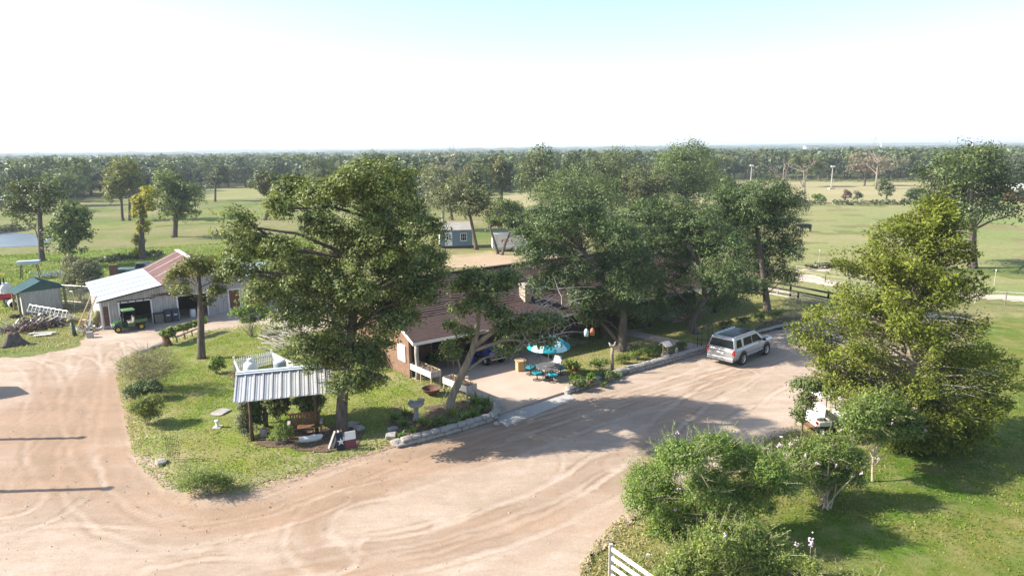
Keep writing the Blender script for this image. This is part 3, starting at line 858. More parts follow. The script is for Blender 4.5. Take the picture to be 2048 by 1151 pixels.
rr = MB(); pslab(rr, 4.5, 3.2, 7.6, 4.55, y0 - .15, y1 + .3, .06); pslab(rr, 7.6, 4.55, 10.8, 3.22, y0 - .15, y1 + .3, .06)
rro = rr.build('gable_roof', 'rust_roof', bn)
for k in range(12):
    a = y0 - .15 + k * .89
    pn = MB()
    for sgn, xa, za, xb, zb in ((1, 4.45, 3.21, 7.6, 4.57), (-1, 10.85, 3.23, 7.6, 4.57)):
        z = .012 + .01 * (k % 2)
        pslab(pn, min(xa, xb), (za if xa < xb else zb) + z, max(xa, xb), (zb if xa < xb else za) + z, a, a + .875, .01)
        for q in range(4): pn.bar((xa, a + .1 + q * .22, za + z + .008), (xb, a + .1 + q * .22, zb + z + .008), .03, .02)
    po = pn.build('roof_sheet', 'rust_roof', rro)
    if k in (0, 3, 5, 8): pass
for a in (.9, 3.5, 6.7, 9.2):
    s = MB(); s.bar((4.5, a, 3.25), (7.5, a, 4.6), .07, .012); s.build('pale_lap', 'white_paint', rro)
rcp = MB(); rcp.bar((7.6, y0 - .2, 4.62), (7.6, y1 + .35, 4.62), .36, .05); rcp.build('ridge_cap', 'white_paint', rro)
ln = MB(); pslab(ln, 10.7, 3.2, 16.3, 2.5, y0, y1, .06)
for q in range(22): ln.bar((10.7, y0 + .2 + q * .46, 3.21), (16.3, y0 + .2 + q * .46, 2.51), .04, .03)
ln.build('lean_to_roof', 'white_metal', bn)

# ---- little shed with the green roof
sh = thing('garden_shed', 'small board shed with a green metal gable roof beside the scrap heap', 'shed', (-43.2, 58.6, 0), R(44))
w = MB(); boards(w, .1, 3.1, 0, 1.95, 0, .16, .03); boards(w, .1, 3.1, 0, 1.95, 2.6, .16, .03)
for yy in np.arange(0, 2.6, .16): w.box((.1, yy + .08, .97), (.03, .15, 1.95)); w.box((3.1, yy + .08, .97), (.03, .15, 1.95))
tag(w.build('board_wall', 'wood_grey', sh), kind='stuff')
M['green_metal'] = mat('green_metal', (.03, .10, .10), (.025, .08, .08), rough=.45, spec=.4)
gr = MB(); gr.prism([(-.25, 1.95), (3.45, 1.95), (1.6, 2.72)], -.06, -.02)
v = gr.v; gr.v = [(a, c, b) for a, b, c in v]
gr.build('gable', 'green_metal', sh)
r_ = MB(); pslab(r_, -.35, 1.9, 1.6, 2.8, -.35, 2.9, .05); pslab(r_, 1.6, 2.8, 3.55, 1.9, -.35, 2.9, .05)
for q in range(8):
    y = -.3 + q * .44; r_.bar((-.35, y, 1.91), (1.6, y, 2.81), .04, .04); r_.bar((3.55, y, 1.91), (1.6, y, 2.81), .04, .04)
r_.build('roof', 'green_metal', sh)
M['mossy'] = mat('mossy', (.22, .21, .08), (.13, .12, .05), rough=.9)
for x in (-.12, 3.35):
    for y in (-.1, 2.7): MB().box((x, y, .98), (.18, .18, 1.96)).build('corner_post', 'mossy', sh)

# ---- blue cabin behind the oaks
cb = thing('portable_cabin', 'blue grey portable cabin with white door and window under an oak', 'cabin', (-10.2, 97.2, 0), R(8))
M['blue_board'] = mat('blue_board', (.16, .24, .31), (.125, .19, .25), rough=.7, spec=.3, scale=1.5)
w = MB(); w.box((2.3, 1.5, 1.5), (4.6, 3.0, 2.3)); w.box((2.3, 1.5, .3), (4.4, 2.8, .1)); w.build('wall', 'blue_board', cb)
bt = MB(); [bt.box((x, -.012, 1.5), (.035, .025, 2.28)) for x in np.arange(.2, 4.6, .3)]; tag(bt.build('batten', 'blue_board', cb), kind='stuff')
w = MB(); w.box((-.04, 1.5, 1.5), (.06, 2.9, 2.28)); w.build('end_panel', 'white_paint', cb)
r_ = MB(); slab(r_, -.25, 4.8, (-.3, 2.62), (1.5, 3.55), .1); slab(r_, -.25, 4.8, (1.5, 3.55), (3.3, 2.62), .1); ro = r_.build('roof', 'concrete_grey', cb)
s = MB(); roof_courses(s, -.25, 4.8, (-.3, 2.625), (1.5, 3.555), .2, .02); tag(s.build('shingle', 'concrete_grey', ro), kind='stuff')
d = MB(); d.box((1.2, -.03, 1.35), (1.0, .06, 1.95)); do = d.build('door', 'white_paint', cb)
p = MB(); [p.box((1.2 + sx * .17, -.065, 1.6 + k * .28), (.26, .02, .2)) for sx in (-1, 1) for k in (-1, 0, 1)]; p.build('pane', 'glass', do)
window(cb, (3.35, -.02, 1.55), .95, 1.15, 'y', 'white_paint', bars=2)
sk = MB(); [sk.box((2.3, y, .12), (4.7, .15, .25)) for y in (.3, 2.7)]; sk.build('skid', 'wood_dark', cb)

# ---- white trailer with red letters
tl = thing('white_trailer', 'white box trailer with red lettering parked behind two leaning trunks', 'trailer', (-2.6, 93.3, 0), R(6))
b = MB(); b.box((2.5, 1.0, 1.45), (5.0, 2.0, 2.0)); b.box((2.5, 1, .4), (4.9, 1.9, .1)); b.build('body', 'white_paint', tl, bevel=.04)
for x in (.03, .6, 4.97): MB().box((x, -.012, 1.45), (.05, .025, 2.0)).build('trim', 'steel', tl)
MB().box((2.5, -.014, .5), (5.0, .03, .1)).build('trim', 'steel', tl)
M['red_paint'] = mat('red_paint', (.42, .03, .04), (.33, .025, .03), rough=.5)
for x in (1.6, 2.5):
    wv = MB(); wv.lathe([(.1, -.1), (.32, -.1), (.34, -.05), (.34, .05), (.32, .1), (.1, .1)], 14)
    wv.v = [(a, c, b) for a, b, c in wv.v]
    wv.build('wheel', 'rubber', tl, True, (x + 1.2, .08, .34))
def text(parent, body, size, loc, rot, m, name='lettering', bold=.0):
    cu = bpy.data.curves.new(name, 'FONT'); cu.body = body; cu.size = size; cu.extrude = .004; cu.offset = bold
    cu.materials.append(M[m])
    t = bpy.data.objects.new(name, cu); COL.objects.link(t)
    me = bpy.data.meshes.new_from_object(t.evaluated_get(bpy.context.evaluated_depsgraph_get()))
    bpy.data.objects.remove(t)
    o = bpy.data.objects.new(name, me); COL.objects.link(o); o.parent = parent; o.location = loc; o.rotation_euler = rot
    return o
text(tl, 'O', .72, (1.62, -.03, 1.30), (R(90), 0, 0), 'red_paint', bold=.02)
MB().box((1.35, -.02, 1.50), (.42, .02, .16), (0, -.9, 0)).build('lettering', 'red_paint', tl)
lt = MB(); lt.box((2.75, -.02, 1.36), (.36, .02, .1)); lt.box((2.62, -.0201, 1.55), (.1, .0205, .42)); lt.build('lettering', 'red_paint', tl)
for k, x in enumerate((1.3, 1.5, 1.72, 1.9, 2.12, 2.3, 2.52, 2.7)):
    sm = MB(); sm.box((x, -.02, 1.08), (.09, .02, .05 + .03 * (k % 2))); sm.build('lettering', 'red_paint', tl)

# ---- open pavilion with the ribbed metal roof
pv_o = at(503, 882, .15)
pv = thing('garden_pavilion', 'open log pavilion with a ribbed silver metal roof over a bench', 'pavilion', (pv_o[0], pv_o[1], .15), R(16))
PW = 3.55
def prz(y): return 3.10 - abs(y - 1.25) * .42
pst = [(0.05, .05), (PW - .5, .05), (0.1, 2.4), (PW - .5, 2.4)]
for x, y in pst:
    p = MB(); p.tube([(x, y, -.1), (x - .02, y, .8), (x + .02, y, 1.5), (x - .01, y, prz(y) - .1)], [.1, .085, .08, .08], 7); p.build('post', 'wood_dark', pv, True)
p = MB(); [p.bar((-.3, y, prz(y) - .14), (PW - .1, y, prz(y) - .14), .12, .14) for y in (.05, 1.25, 2.4)]; [p.bar((x, -.2, prz(-.2) - .06), (x, 1.25, prz(1.25) - .06), .07, .09) for x in (.05, 1.7, PW - .5)]
p.build('beam', 'wood_dark', pv)
M['silver_roof'] = mat('silver_roof', (.60, .595, .60), (.46, .455, .46), rough=.4, spec=.5, metal=.3, scale=1.3, stretch=(1.5, .5, 1))
n = 11; x0 = -.55; wd = (PW + .95) / n
for sgn in (-1, 1):
    ye = 1.25 + sgn * 1.95
    for k in range(n):
        a = x0 + k * wd; q = MB()
        ze = prz(ye)
        q.add([(a, ye, ze), (a + wd - .006, ye, ze), (a + wd - .006, 1.25, 3.10), (a, 1.25, 3.10), (a, ye, ze - .02), (a + wd - .006, ye, ze - .02), (a + wd - .006, 1.25, 3.08), (a, 1.25, 3.08)],
              [(0, 1, 2, 3), (7, 6, 5, 4), (0, 4, 5, 1), (1, 5, 6, 2), (2, 6, 7, 3), (3, 7, 4, 0)])
        q.bar((a + .03, ye - .01 * sgn, ze + .025), (a + .03, 1.25, 3.125), .075, .055)
        for f in (.38, .68): q.bar((a + wd * f, ye, ze + .008), (a + wd * f, 1.25, 3.108), .03, .018)
        q.build('roof_panel', 'silver_roof', pv)
q = MB(); q.bar((x0 - .02, 1.12, 3.09), (x0 + n * wd + .02, 1.12, 3.09), .30, .03); q.bar((x0 - .02, 1.38, 3.09), (x0 + n * wd + .02, 1.38, 3.09), .30, .03); q.bar((x0 - .02, 1.25, 3.135), (x0 + n * wd + .02, 1.25, 3.135), .2, .02)
q.build('ridge_cap', 'white_metal', pv)
# ------------------------------------------------------------------ vehicles
def paint(name, col, metal=0.0, rough=.32):
    m, nt, bs, out = nodes(name)
    f, _ = noise_fac(nt, 3, 4, lo=.3, hi=.75)
    nt.links.new(mixc(nt, f, tuple(c * .86 for c in col), col), bs.inputs['Base Color'])
    bs.inputs['Roughness'].default_value = rough; bs.inputs['Metallic'].default_value = metal
    bs.inputs['Coat Weight'].default_value = .5; bs.inputs['Coat Roughness'].default_value = .12
    M[name] = m
paint('silver_paint', (.37, .385, .40), .5, .34)
paint('green_paint', (.022, .095, .02)); paint('pale_green', (.15, .28, .11), 0, .45); paint('blue_paint', (.025, .07, .30)); paint('dark_green_paint', (.035, .06, .045), 0, .5)
M['yellow'] = mat('yellow', (.70, .50, .03), (.6, .42, .03), rough=.45)
M['cream'] = mat('cream', (.66, .60, .46), (.55, .49, .37), rough=.6)
M['tail_red'] = mat('tail_red', (.45, .015, .02), (.35, .01, .015), rough=.2, spec=.6)
M['chrome'] = mat('chrome', (.75, .75, .76), (.65, .65, .66), rough=.22, metal=.8)
M['bag_white'] = mat('bag_white', (.75, .75, .74), (.6, .6, .6), rough=.6)
def wheel(parent, x, y, r, w, rim='chrome', side=1, rr=.62):
    """a tyre with its rim facing outwards (side +1: +y)"""
    def lathe_y(mb, prof, n=20):
        mb.lathe(prof, n); mb.v = [(a, c * side, b) for a, b, c in mb.v]
        return mb
    h = w / 2
    t = lathe_y(MB(), [(r * rr, -h), (r * .93, -h), (r, -h * .6), (r, h * .6), (r * .93, h), (r * rr, h), (r * rr, h * .4), (.02, h * .4)])
    wo = t.build('wheel', 'rubber', parent, False, (x, y, r))
    ri = lathe_y(MB(), [(r * rr * .98, h * .5), (r * rr * .98, h * .98), (r * rr * .8, h * .9), (r * rr * .72, h * .55), (.05, h * .62), (.001, h * .75)], 20)
    for k in range(5):
        a = 2 * math.pi * k / 5
        ri.bar((.03, side * h * .72, 0), (math.cos(a) * r * rr * .85, side * h * .78, math.sin(a) * r * rr * .85), .06 * r / .4, .05)
    ri.build('rim', rim, wo)
    return wo
def ring(x, prof):
    """closed section across the car at x from a half profile (y, z) bottom to top"""
    return [(x, -y, z) for y, z in prof] + [(x, y, z) for y, z in reversed(prof)]

# ---- silver SUV
a, b = Vector(at(1483, 730)), Vector(at(1530, 710))
hd = math.atan2(b.y - a.y, b.x - a.x)
mid = (a + b) / 2 + Vector((-math.sin(hd), math.cos(hd))) * .93
suv = thing('suv', 'silver three-row SUV with dark glass parked at the end of the stone edging', 'car', (mid.x, mid.y, .05), hd)
B = MB()
prof = lambda w, zt, zb=.36, k=1.0: [(w * .86, zb), (w * .97, zb + .14), (w, zb + .42), (w * .985, zt - .12), (w * .92, zt)]
secs = [(-2.66, .90, 1.02, .50), (-2.62, .97, 1.10, .42), (-2.3, 1.005, 1.16, .36), (-1.0, 1.01, 1.17, .34), (.6, 1.01, 1.17, .34), (1.25, 1.005, 1.17, .34), (1.9, .995, 1.15, .36), (2.4, .96, 1.10, .38), (2.58, .90, 1.02, .42), (2.66, .80, .86, .46)]
B.loft([ring(x, prof(w, zt, zb)) for x, w, zt, zb in secs])
B.build('body', 'silver_paint', suv, bevel=.025)
G = MB()    # upper shell
def hw(z): return .955 - (z - 1.14) * .235       # half width at height
def xr(z): return -2.58 + (z - 1.14) * .22       # rear plane
def xf(z): return 1.38 - (z - 1.14) * 1.45       # windscreen plane
zs = [1.13, 1.3, 1.55, 1.74, 1.82]
G.loft([[(xr(z), -hw(z), z), (xf(z), -hw(z), z), (xf(z), hw(z), z), (xr(z), hw(z), z)] for z in zs] + [[(xr(1.86) + .1, -.66, 1.865), (xf(1.86) - .12, -.66, 1.865), (xf(1.86) - .12, .66, 1.865), (xr(1.86) + .1, .66, 1.865)]])
G.build('cabin_shell', 'silver_paint', suv, bevel=.03)
def wq(pts, name='window', m='glass', par=suv):
    MB().add(pts, [tuple(range(len(pts)))]).build(name, m, par)
for s in (-1, 1):
    e = .012
    for xa, xb, ta, tb in ((-2.30, -1.62, -2.18, -1.66), (-1.36, -.36, -1.36, -.40), (-.28, .92, -.32, .36)):
        z0, z1 = 1.22, 1.70
        pts = [(xa, s * (hw(z0) + e), z0), (xb, s * (hw(z0) + e), z0), (tb, s * (hw(z1) + e), z1), (ta, s * (hw(z1) + e), z1)]
        wq(pts if s < 0 else pts[::-1])
z0, z1 = 1.20, 1.70
wq([(xr(z0) - .012, hw(z0) - .06, z0), (xr(z0) - .012, -hw(z0) + .06, z0), (xr(z1) - .012, -hw(z1) + .07, z1), (xr(z1) - .012, hw(z1) - .07, z1)])
wq([(xf(z0) + .012, -hw(z0) + .06, z0), (xf(z0) + .012, hw(z0) - .06, z0), (xf(z1) + .012, hw(z1) - .07, z1), (xf(z1) + .012, -hw(z1) + .07, z1)])
wq([(-.95, -.55, 1.872), (.25, -.55, 1.872), (.25, .55, 1.872), (-.95, .55, 1.872)], 'sunroof')
wq([(-2.2, -.55, 1.871), (-1.05, -.55, 1.871), (-1.05, .55, 1.871), (-2.2, .55, 1.871)], 'sunroof')
for s in (-1, 1):
    MB().bar((-2.2, s * .72, 1.885), (.3, s * .72, 1.885), .05, .05).build('roof_rail', 'chrome', suv)
    MB().box((-2.60, s * .90, .97), (.12, .18, .36)).build('tail_light', 'tail_red', suv, bevel=.02)
    MB().box((2.56, s * .72, .92), (.14, .30, .16)).build('headlight', 'bag_white', suv, bevel=.02)
    q = MB(); q.box((.95, s * 1.10, 1.24), (.18, .2, .16)); q.bar((.92, s * .9, 1.2), (.95, s * 1.03, 1.2), .05, .05); q.build('mirror', 'black', suv, bevel=.02)
    MB().box((-.05, s * 1.01, .36), (2.3, .1, .09)).build('running_board', 'black', suv)
    for x in (-.35, .78): MB().box((x - .25, s * 1.005, 1.03), (.18, .03, .03)).build('handle', 'chrome', suv)
    MB().box((-.05, s * 1.012, .55), (2.2, .02, .05)).build('side_trim', 'chrome', suv)
    for x in (-1.53, 1.54):
        wc = MB().lathe([(.001, -.02), (.49, -.02), (.49, .02), (.001, .02)], 22); wc.v = [(p, r, q2) for p, q2, r in wc.v]
        wc.build('wheel_arch', 'black', suv, False, (x, s * 1.0, .46))
        wheel(suv, x, s * .92, .405, .27, 'chrome', s)
MB().box((-2.62, 0, .48), (.16, 1.84, .24)).build('rear_bumper', 'silver_paint', suv, bevel=.03)
MB().box((-2.64, 0, .36), (.10, 1.7, .10)).build('bumper_strip', 'black', suv)
MB().box((-2.672, 0, .86), (.03, .50, .14)).build('license_plate', 'bag_white', suv)
MB().box((-2.655, 0, 1.04), (.04, 1.0, .05)).build('tailgate_trim', 'chrome', suv)
MB().box((-2.46, 0, 1.80), (.22, 1.25, .05)).build('spoiler', 'silver_paint', suv)
MB().box((2.63, 0, .78), (.06, 1.1, .3)).build('grille', 'black', suv)

# ---- utility carts with a dump bed
def utv(name, label, loc, rz, body, roof, rim, seat):
    t = thing(name, label, 'utility cart', loc, rz, None)
    b = MB()
    pf = lambda w, zt, zb: [(w * .9, zb), (w, zb + .06), (w, zt - .1), (w * .88, zt)]
    b.loft([ring(x, pf(w, zt, zb)) for x, w, zt, zb in ((.58, .60, .92, .36), (.9, .62, .94, .38), (1.2, .56, .86, .42), (1.36, .46, .74, .46), (1.42, .38, .66, .5))])
    b.box((.15, 0, .40), (1.0, 1.2, .10)); b.box((-.2, 0, .55), (.5, 1.2, .32))
    b.build('body', body, t, bevel=.03)
    bed = MB()
    bed.box((-.92, 0, .72), (1.05, 1.3, .05)); [bed.box((-.92, s * .64, .86), (1.05, .04, .27)) for s in (-1, 1)]; bed.box((-.42, 0, .86), (.04, 1.24, .27)); bed.box((-1.43, 0, .86), (.04, 1.24, .27))
    bed.build('cargo_bed', body, t)
    MB().box((-.92, 0, .752), (1.0, 1.22, .01)).build('bed_liner', 'black', t)
    for s in (-1, 1):
        q = MB(); q.box((-.16, s * .29, .76), (.45, .46, .12)); q.box((-.38, s * .29, 1.0), (.12, .46, .42), (0, -.15, 0)); q.build('seat', seat, t, bevel=.03)
        MB().box((1.40, s * .30, .66), (.06, .16, .1)).build('headlight', 'bag_white', t)
        MB().box((-1.46, s * .52, .82), (.03, .1, .1)).build('tail_light', 'tail_red', t)
        f = MB(); f.tube([(.62, s * .6, .9), (.38, s * .58, 1.80), (-.45, s * .58, 1.80), (-.48, s * .6, .8)], .03, 6); f.build('roll_bar', 'black', t)
        f = MB(); f.box((.02, s * .62, .38), (.9, .08, .1)); f.build('step', 'black', t)
        for x, y in ((.98, .56), (-.92, .56)):
            fd = MB(); fd.tube([(x - .38, s * y, .55), (x - .2, s * y, .7), (x + .2, s * y, .7), (x + .38, s * y, .55)], [.05, .09, .09, .05], 6); fd.build('fender', 'black', t)
            wheel(t, x, s * y, .31, .26, rim, s, .5)
    q = MB(); q.box((-.03, 0, 1.85), (1.06, 1.3, .06)); q.box((-.03, 0, 1.89), (.9, 1.1, .03)); q.build('roof', roof, t, bevel=.02)
    sw = MB(); sw.tube([(.42, .29 + .16 * math.cos(k * math.pi / 6), 1.02 + .14 * math.sin(k * math.pi / 6)) for k in range(13)], .014, 4); sw.bar((.42, .29, 1.02), (.6, .29, .85), .03, .03); sw.build('steering_wheel', 'black', t)
    MB().box((-1.48, 0, .50), (.06, 1.1, .08)).build('bumper', 'steel', t)
    return t
a, b = Vector(at(238, 667)), Vector(at(285, 660))
hd = math.atan2(a.y - b.y, a.x - b.x)
m_ = (a + b) / 2 + Vector((math.sin(hd), -math.cos(hd))) * -.0
side = Vector((math.sin(hd), -math.cos(hd)))
if side.y < 0: side = -side
m_ = (a + b) / 2 + side * .56
ut = utv('utility_cart', 'green farm utility cart with yellow rims and pale green roof before the barn', (m_.x, m_.y, .05), hd, 'green_paint', 'pale_green', 'yellow', 'cream')
ut.scale = (.86, .86, .9)
rc_ = Vector(at(997, 735))
hd = R(124)
c_ = rc_ + Vector((math.cos(hd), math.sin(hd))) * 1.45
utv('utility_cart', 'blue utility cart with a black cargo bed backed up to the porch', (c_.x, c_.y, .13), hd, 'blue_paint', 'black', 'bag_white', 'black')

# ---- white golf cart under the cedar
gp_ = Vector(at(1640, 872))
gcd = R(8)
g_ = gp_ + Vector((math.cos(gcd), math.sin(gcd))) * .78 + Vector((-math.sin(gcd), math.cos(gcd))) * .5
gc = thing('golf_cart', 'white golf cart with rear-facing seat half hidden under the cedar', 'golf cart', (g_.x, g_.y, .1), gcd)
b = MB(); pf = lambda w, zt, zb: [(w * .92, zb), (w, zb + .08), (w, zt - .08), (w * .9, zt)]
b.loft([ring(x, pf(w, zt, zb)) for x, w, zt, zb in ((-1.05, .52, .62, .42), (-.9, .58, .72, .36), (-.25, .6, .74, .32))])
b.loft([ring(x, pf(w, zt, zb)) for x, w, zt, zb in ((.5, .58, .86, .34), (.8, .58, .86, .34), (1.1, .52, .74, .36), (1.28, .40, .6, .4))])
b.build('body', 'white_paint', gc, bevel=.03)
q = MB(); q.box((.12, 0, .33), (.82, 1.16, .08)); [q.box((.05, s * .585, .38), (2.1, .05, .1)) for s in (-1, 1)]; q.build('floor_trim', 'black', gc)
q = MB(); q.box((-.15, 0, .82), (.45, 1.05, .12)); q.box((-.40, 0, 1.08), (.1, 1.05, .4)); q.build('front_seat', 'cream', gc, bevel=.03)
q = MB(); q.box((-.85, 0, .82), (.42, 1.05, .12)); q.box((-.56, 0, 1.08), (.1, 1.05, .4)); q.build('rear_seat', 'white_paint', gc, bevel=.03)
q = MB(); q.box((-1.22, 0, .38), (.36, 1.0, .05)); q.build('foot_rest', 'wood_red', gc)
for s in (-1, 1):
    MB().box((-1.02, s * .5, .62), (.06, .1, .12)).build('tail_light', 'tail_red', gc)
    MB().tube([(.62, s * .52, .84), (.42, s * .53, 1.86)], .022, 6).build('roof_post', 'black', gc)
    MB().tube([(-.62, s * .53, .7), (-.6, s * .53, 1.86)], .022, 6).build('roof_post', 'black', gc)
    MB().box((1.24, s * .28, .58), (.06, .14, .08)).build('headlight', 'bag_white', gc)
    for x in (-.78, .88): wheel(gc, x, s * .5, .23, .2, 'chrome', s, .5)
q = MB(); q.box((-.08, 0, 1.90), (1.75, 1.18, .06)); q.build('roof', 'white_paint', gc, bevel=.025)
sw = MB(); sw.tube([(.34, .25 + .15 * math.cos(k * math.pi / 6), 1.05 + .12 * math.sin(k * math.pi / 6)) for k in range(13)], .013, 4); sw.bar((.34, .25, 1.05), (.55, .25, .8), .03, .03); sw.build('steering_wheel', 'black', gc)

# ---- things around the barn yard
def bw(x, y=0, z=0):
    c, s = math.cos(TH), math.sin(TH)
    return (-32.68 + x * c - y * s, 52.85 + x * s + y * c, z)
tb = thing('work_table', 'black work table against the grey barn wall', 'table', bw(4.0, -.55, .05), TH)
MB().box((0, 0, .86), (.85, .6, .05)).build('table_top', 'black', tb)
for sx in (-1, 1):
    for sy in (-1, 1): MB().box((sx * .38, sy * .26, .42), (.06, .06, .84)).build('leg', 'black', tb)
M['navy'] = mat('navy', (.05, .065, .09), (.03, .04, .06), rough=.5)
for x, lab in ((4.65, 'dark blue wheeled bin beside the black work table'), (5.22, 'dark blue wheeled bin beside the open barn door')):
    t = thing('wheeled_bin', lab, 'bin', bw(x, -.5, .05), TH, 'bins along the barn wall')
    MB().box((0, 0, .5), (.44, .48, .96), taper=1.12).build('body', 'navy', t)
    q = MB(); q.box((0, .0, 1.01), (.54, .6, .06)); q.box((0, -.29, 1.0), (.4, .05, .05)); q.build('lid', 'navy', t)
    MB().box((0, -.262, .62), (.26, .01, .08)).build('sticker', 'bag_white', t)
    for s in (-1, 1):
        w_ = MB().lathe([(.02, -.03), (.1, -.03), (.1, .03), (.02, .03)], 10); w_.v = [(c, a, b_) for a, b_, c in w_.v]; w_.build('wheel', 'rubber', t, False, (s * .2, .22, .1))
t = thing('white_drum', 'white plastic drum inside the second barn doorway', 'drum', bw(6.7, .2, .05))
MB().lathe([(.20, 0), (.24, .05), (.24, .55), (.21, .62), (.2, .62)], 12).build('body', 'bag_white', t, True)
MB().lathe([(.22, .62), (.22, .66), (.05, .67)], 12).build('lid', 'bag_white', t)
def cube_thing(name, label, cat, px, py, d, m, rz=0, z=.02):
    p = at(px, py); o = MB().box((0, 0, d[2] / 2), d).build(name, m, None, False, (p[0], p[1], z), (0, 0, rz), .015)
    return tag(o, label, cat)
def ladder(name, label, p, q, wdt, n, m, dirw):
    t = thing(name, label, 'ladder', p)
    d = Vector(q) - Vector(p); w = Vector(dirw).normalized() * wdt / 2
    for s in (-1, 1): MB().bar(w * s, d + w * s, .05, .09).build('rail', m, t)
    for k in range(n):
        c = d * ((k + .6) / n); MB().bar(c - w, c + w, .035, .035).build('rung', m, t)
    return t
p0 = at(160, 656); p1 = at(187, 592, 2.75)
ladder('wooden_ladder', 'tan wooden ladder leaning on the white tin roof of the barn', (p0[0], p0[1], 0), (p1[0], p1[1], 2.75), .42, 11, 'wood_raw', (math.cos(R(20)), math.sin(R(20)), 0))
# grey tank and odds and ends by the barn's end wall
p = at(189, 656)
t = thing('old_tank', 'dented grey cylinder tank leaning against the barn end', 'tank', (p[0], p[1], .1))
q = MB(); q.tube([(0, 0, .0), (.02, .02, .06), (.35, .3, 1.2), (.37, .32, 1.26)], [.2, .27, .27, .2], 14); q.build('shell', 'mossy', t, True)
q = MB(); q.tube([(.37, .32, 1.26), (.40, .34, 1.36)], [.06, .05], 8); q.build('neck', 'steel', t)
for k, (px, py, l, m, lab) in enumerate(((178, 655, 1.5, 'white_paint', 'white board leaning beside the wooden ladder'), (196, 657, 1.3, 'wood_red', 'rust red plank leaning at the barn corner'), (201, 656, 1.6, 'wood_grey', 'grey plank leaning at the barn corner'), (172, 653, 1.0, 'wood_red', 'short red plank at the foot of the ladder'))):
    p = at(px, py); MB_ = MB().bar((0, 0, 0), (.25, .25, l), .16, .03)
    tag(MB_.build('plank', m, None, False, (p[0], p[1], .0)), lab, 'plank', 'planks by the barn end')
cube_thing('concrete_block', 'grey concrete block standing on the drive below the barn', 'block', 181, 676, (.42, .3, .5), 'concrete_grey', .4)
cube_thing('yellow_crate', 'pale yellow crate at the foot of the ladder', 'crate', 168, 650, (.5, .4, .45), 'wood_raw', .2)
cube_thing('grey_crate', 'grey box standing before the leaning tank', 'box', 181, 652, (.55, .45, .5), 'concrete_grey', .5)
tg = MB()
for k in range(70):
    a = random.random() * 6.3; r = random.random() * 1.1; x, y = math.cos(a) * r, math.sin(a) * r * .5
    tg.bar((x, y, random.random() * .15), (x + random.uniform(-.5, .5), y + random.uniform(-.4, .4), random.random() * .5), .05, .05, random.randrange(4))
p = at(180, 661); tag(tg.build('scrap_pieces', ['white_paint', 'wood_red', 'wood_grey', 'steel'], None, False, (p[0], p[1], .02), (0, 0, .6)), 'litter of boards and pipe at the barn end', None, None, 'stuff')
# green pipe stand
p = at(150, 670)
t = thing('green_chute', 'dark green pipe stand with a grey hood beside the scrap heap', 'pipe stand', (p[0], p[1], 0))
MB().tube([(0, 0, 0), (-.04, 0, .3), (-.14, .02, 1.15)], [.16, .15, .14], 12).build('pipe', 'dark_green_paint', t, True)
q = MB(); q.tube([(.05, 0, 1.12), (-.22, .0, 1.24), (-.42, 0, 1.16)], [.15, .17, .12], 10); q.build('hood', 'mossy', t, True)
# scrap heap with the lattice mast on it
hp = at(80, 652)
sm_ = ['wood_dark', 'wood_red', 'steel', 'wood_grey', 'dark_green_paint', 'white_paint']
hp_m = MB()
for k in range(420):
    a = random.random() * 6.283; r = random.random() ** .6
    x, y = math.cos(a) * r * 2.6, math.sin(a) * r * 1.5
    z = .9 * (1 - r) * random.random() + .08; l = random.uniform(.2, .9)
    d = Vector((random.uniform(-1, 1), random.uniform(-1, 1), random.uniform(-.4, .6))).normalized() * l
    hp_m.bar((x, y, z), (x + d.x, y + d.y, max(.03, z + d.z)), random.uniform(.03, .16), random.uniform(.02, .06), random.choices(range(6), (5, 5, 3, 3, 1, 1))[0])
tag(hp_m.build('scrap_heap', sm_, None, False, (hp[0], hp[1], 0), (0, 0, R(44))), 'brown tangle of boards, pipe and rusty metal', None, None, 'stuff')
a, b = Vector((*at(60, 640), .9)), Vector((*at(145, 652), .75))
t = thing('lattice_mast', 'silver lattice mast lying on the scrap heap', 'mast', a)
d = b - a; sd_ = Vector((-d.y, d.x, 0)).normalized() * .42
cs = [Vector((0, 0, .5)) - sd_ * .1, sd_ * .9, -sd_ * .7]
for c in cs: MB().tube([c * .4, c + d * .06, c + d * .94, c * .4 + d], .028, 5).build('chord', 'steel', t)
for k in range(11):
    f = .06 + .88 * k / 10
    q = MB(); [q.bar(cs[i] + d * f, cs[(i + 1) % 3] + d * f, .025, .025) for i in range(3)]; q.build('frame', 'steel', t)
for px, py, l, m, lab, rz in ((62, 642, 1.9, 'dark_green_paint', 'dark green sheet leaning on the left of the scrap heap', .9), (72, 655, 1.6, 'wood_grey', 'grey plank sticking up from the scrap heap', .5), (58, 668, 2.0, 'wood_grey', 'weathered pallet board lying before the scrap heap', .1), (68, 672, 1.2, 'white_paint', 'white board lying before the scrap heap', .3)):
    p = at(px, py); tag(MB().bar((0, 0, .06), (l * math.cos(rz), l * math.sin(rz), .1 if 'lying' in lab else .8), .35, .04).build('board', m, None, False, (p[0], p[1], 0)), lab, 'board', 'boards about the scrap heap')
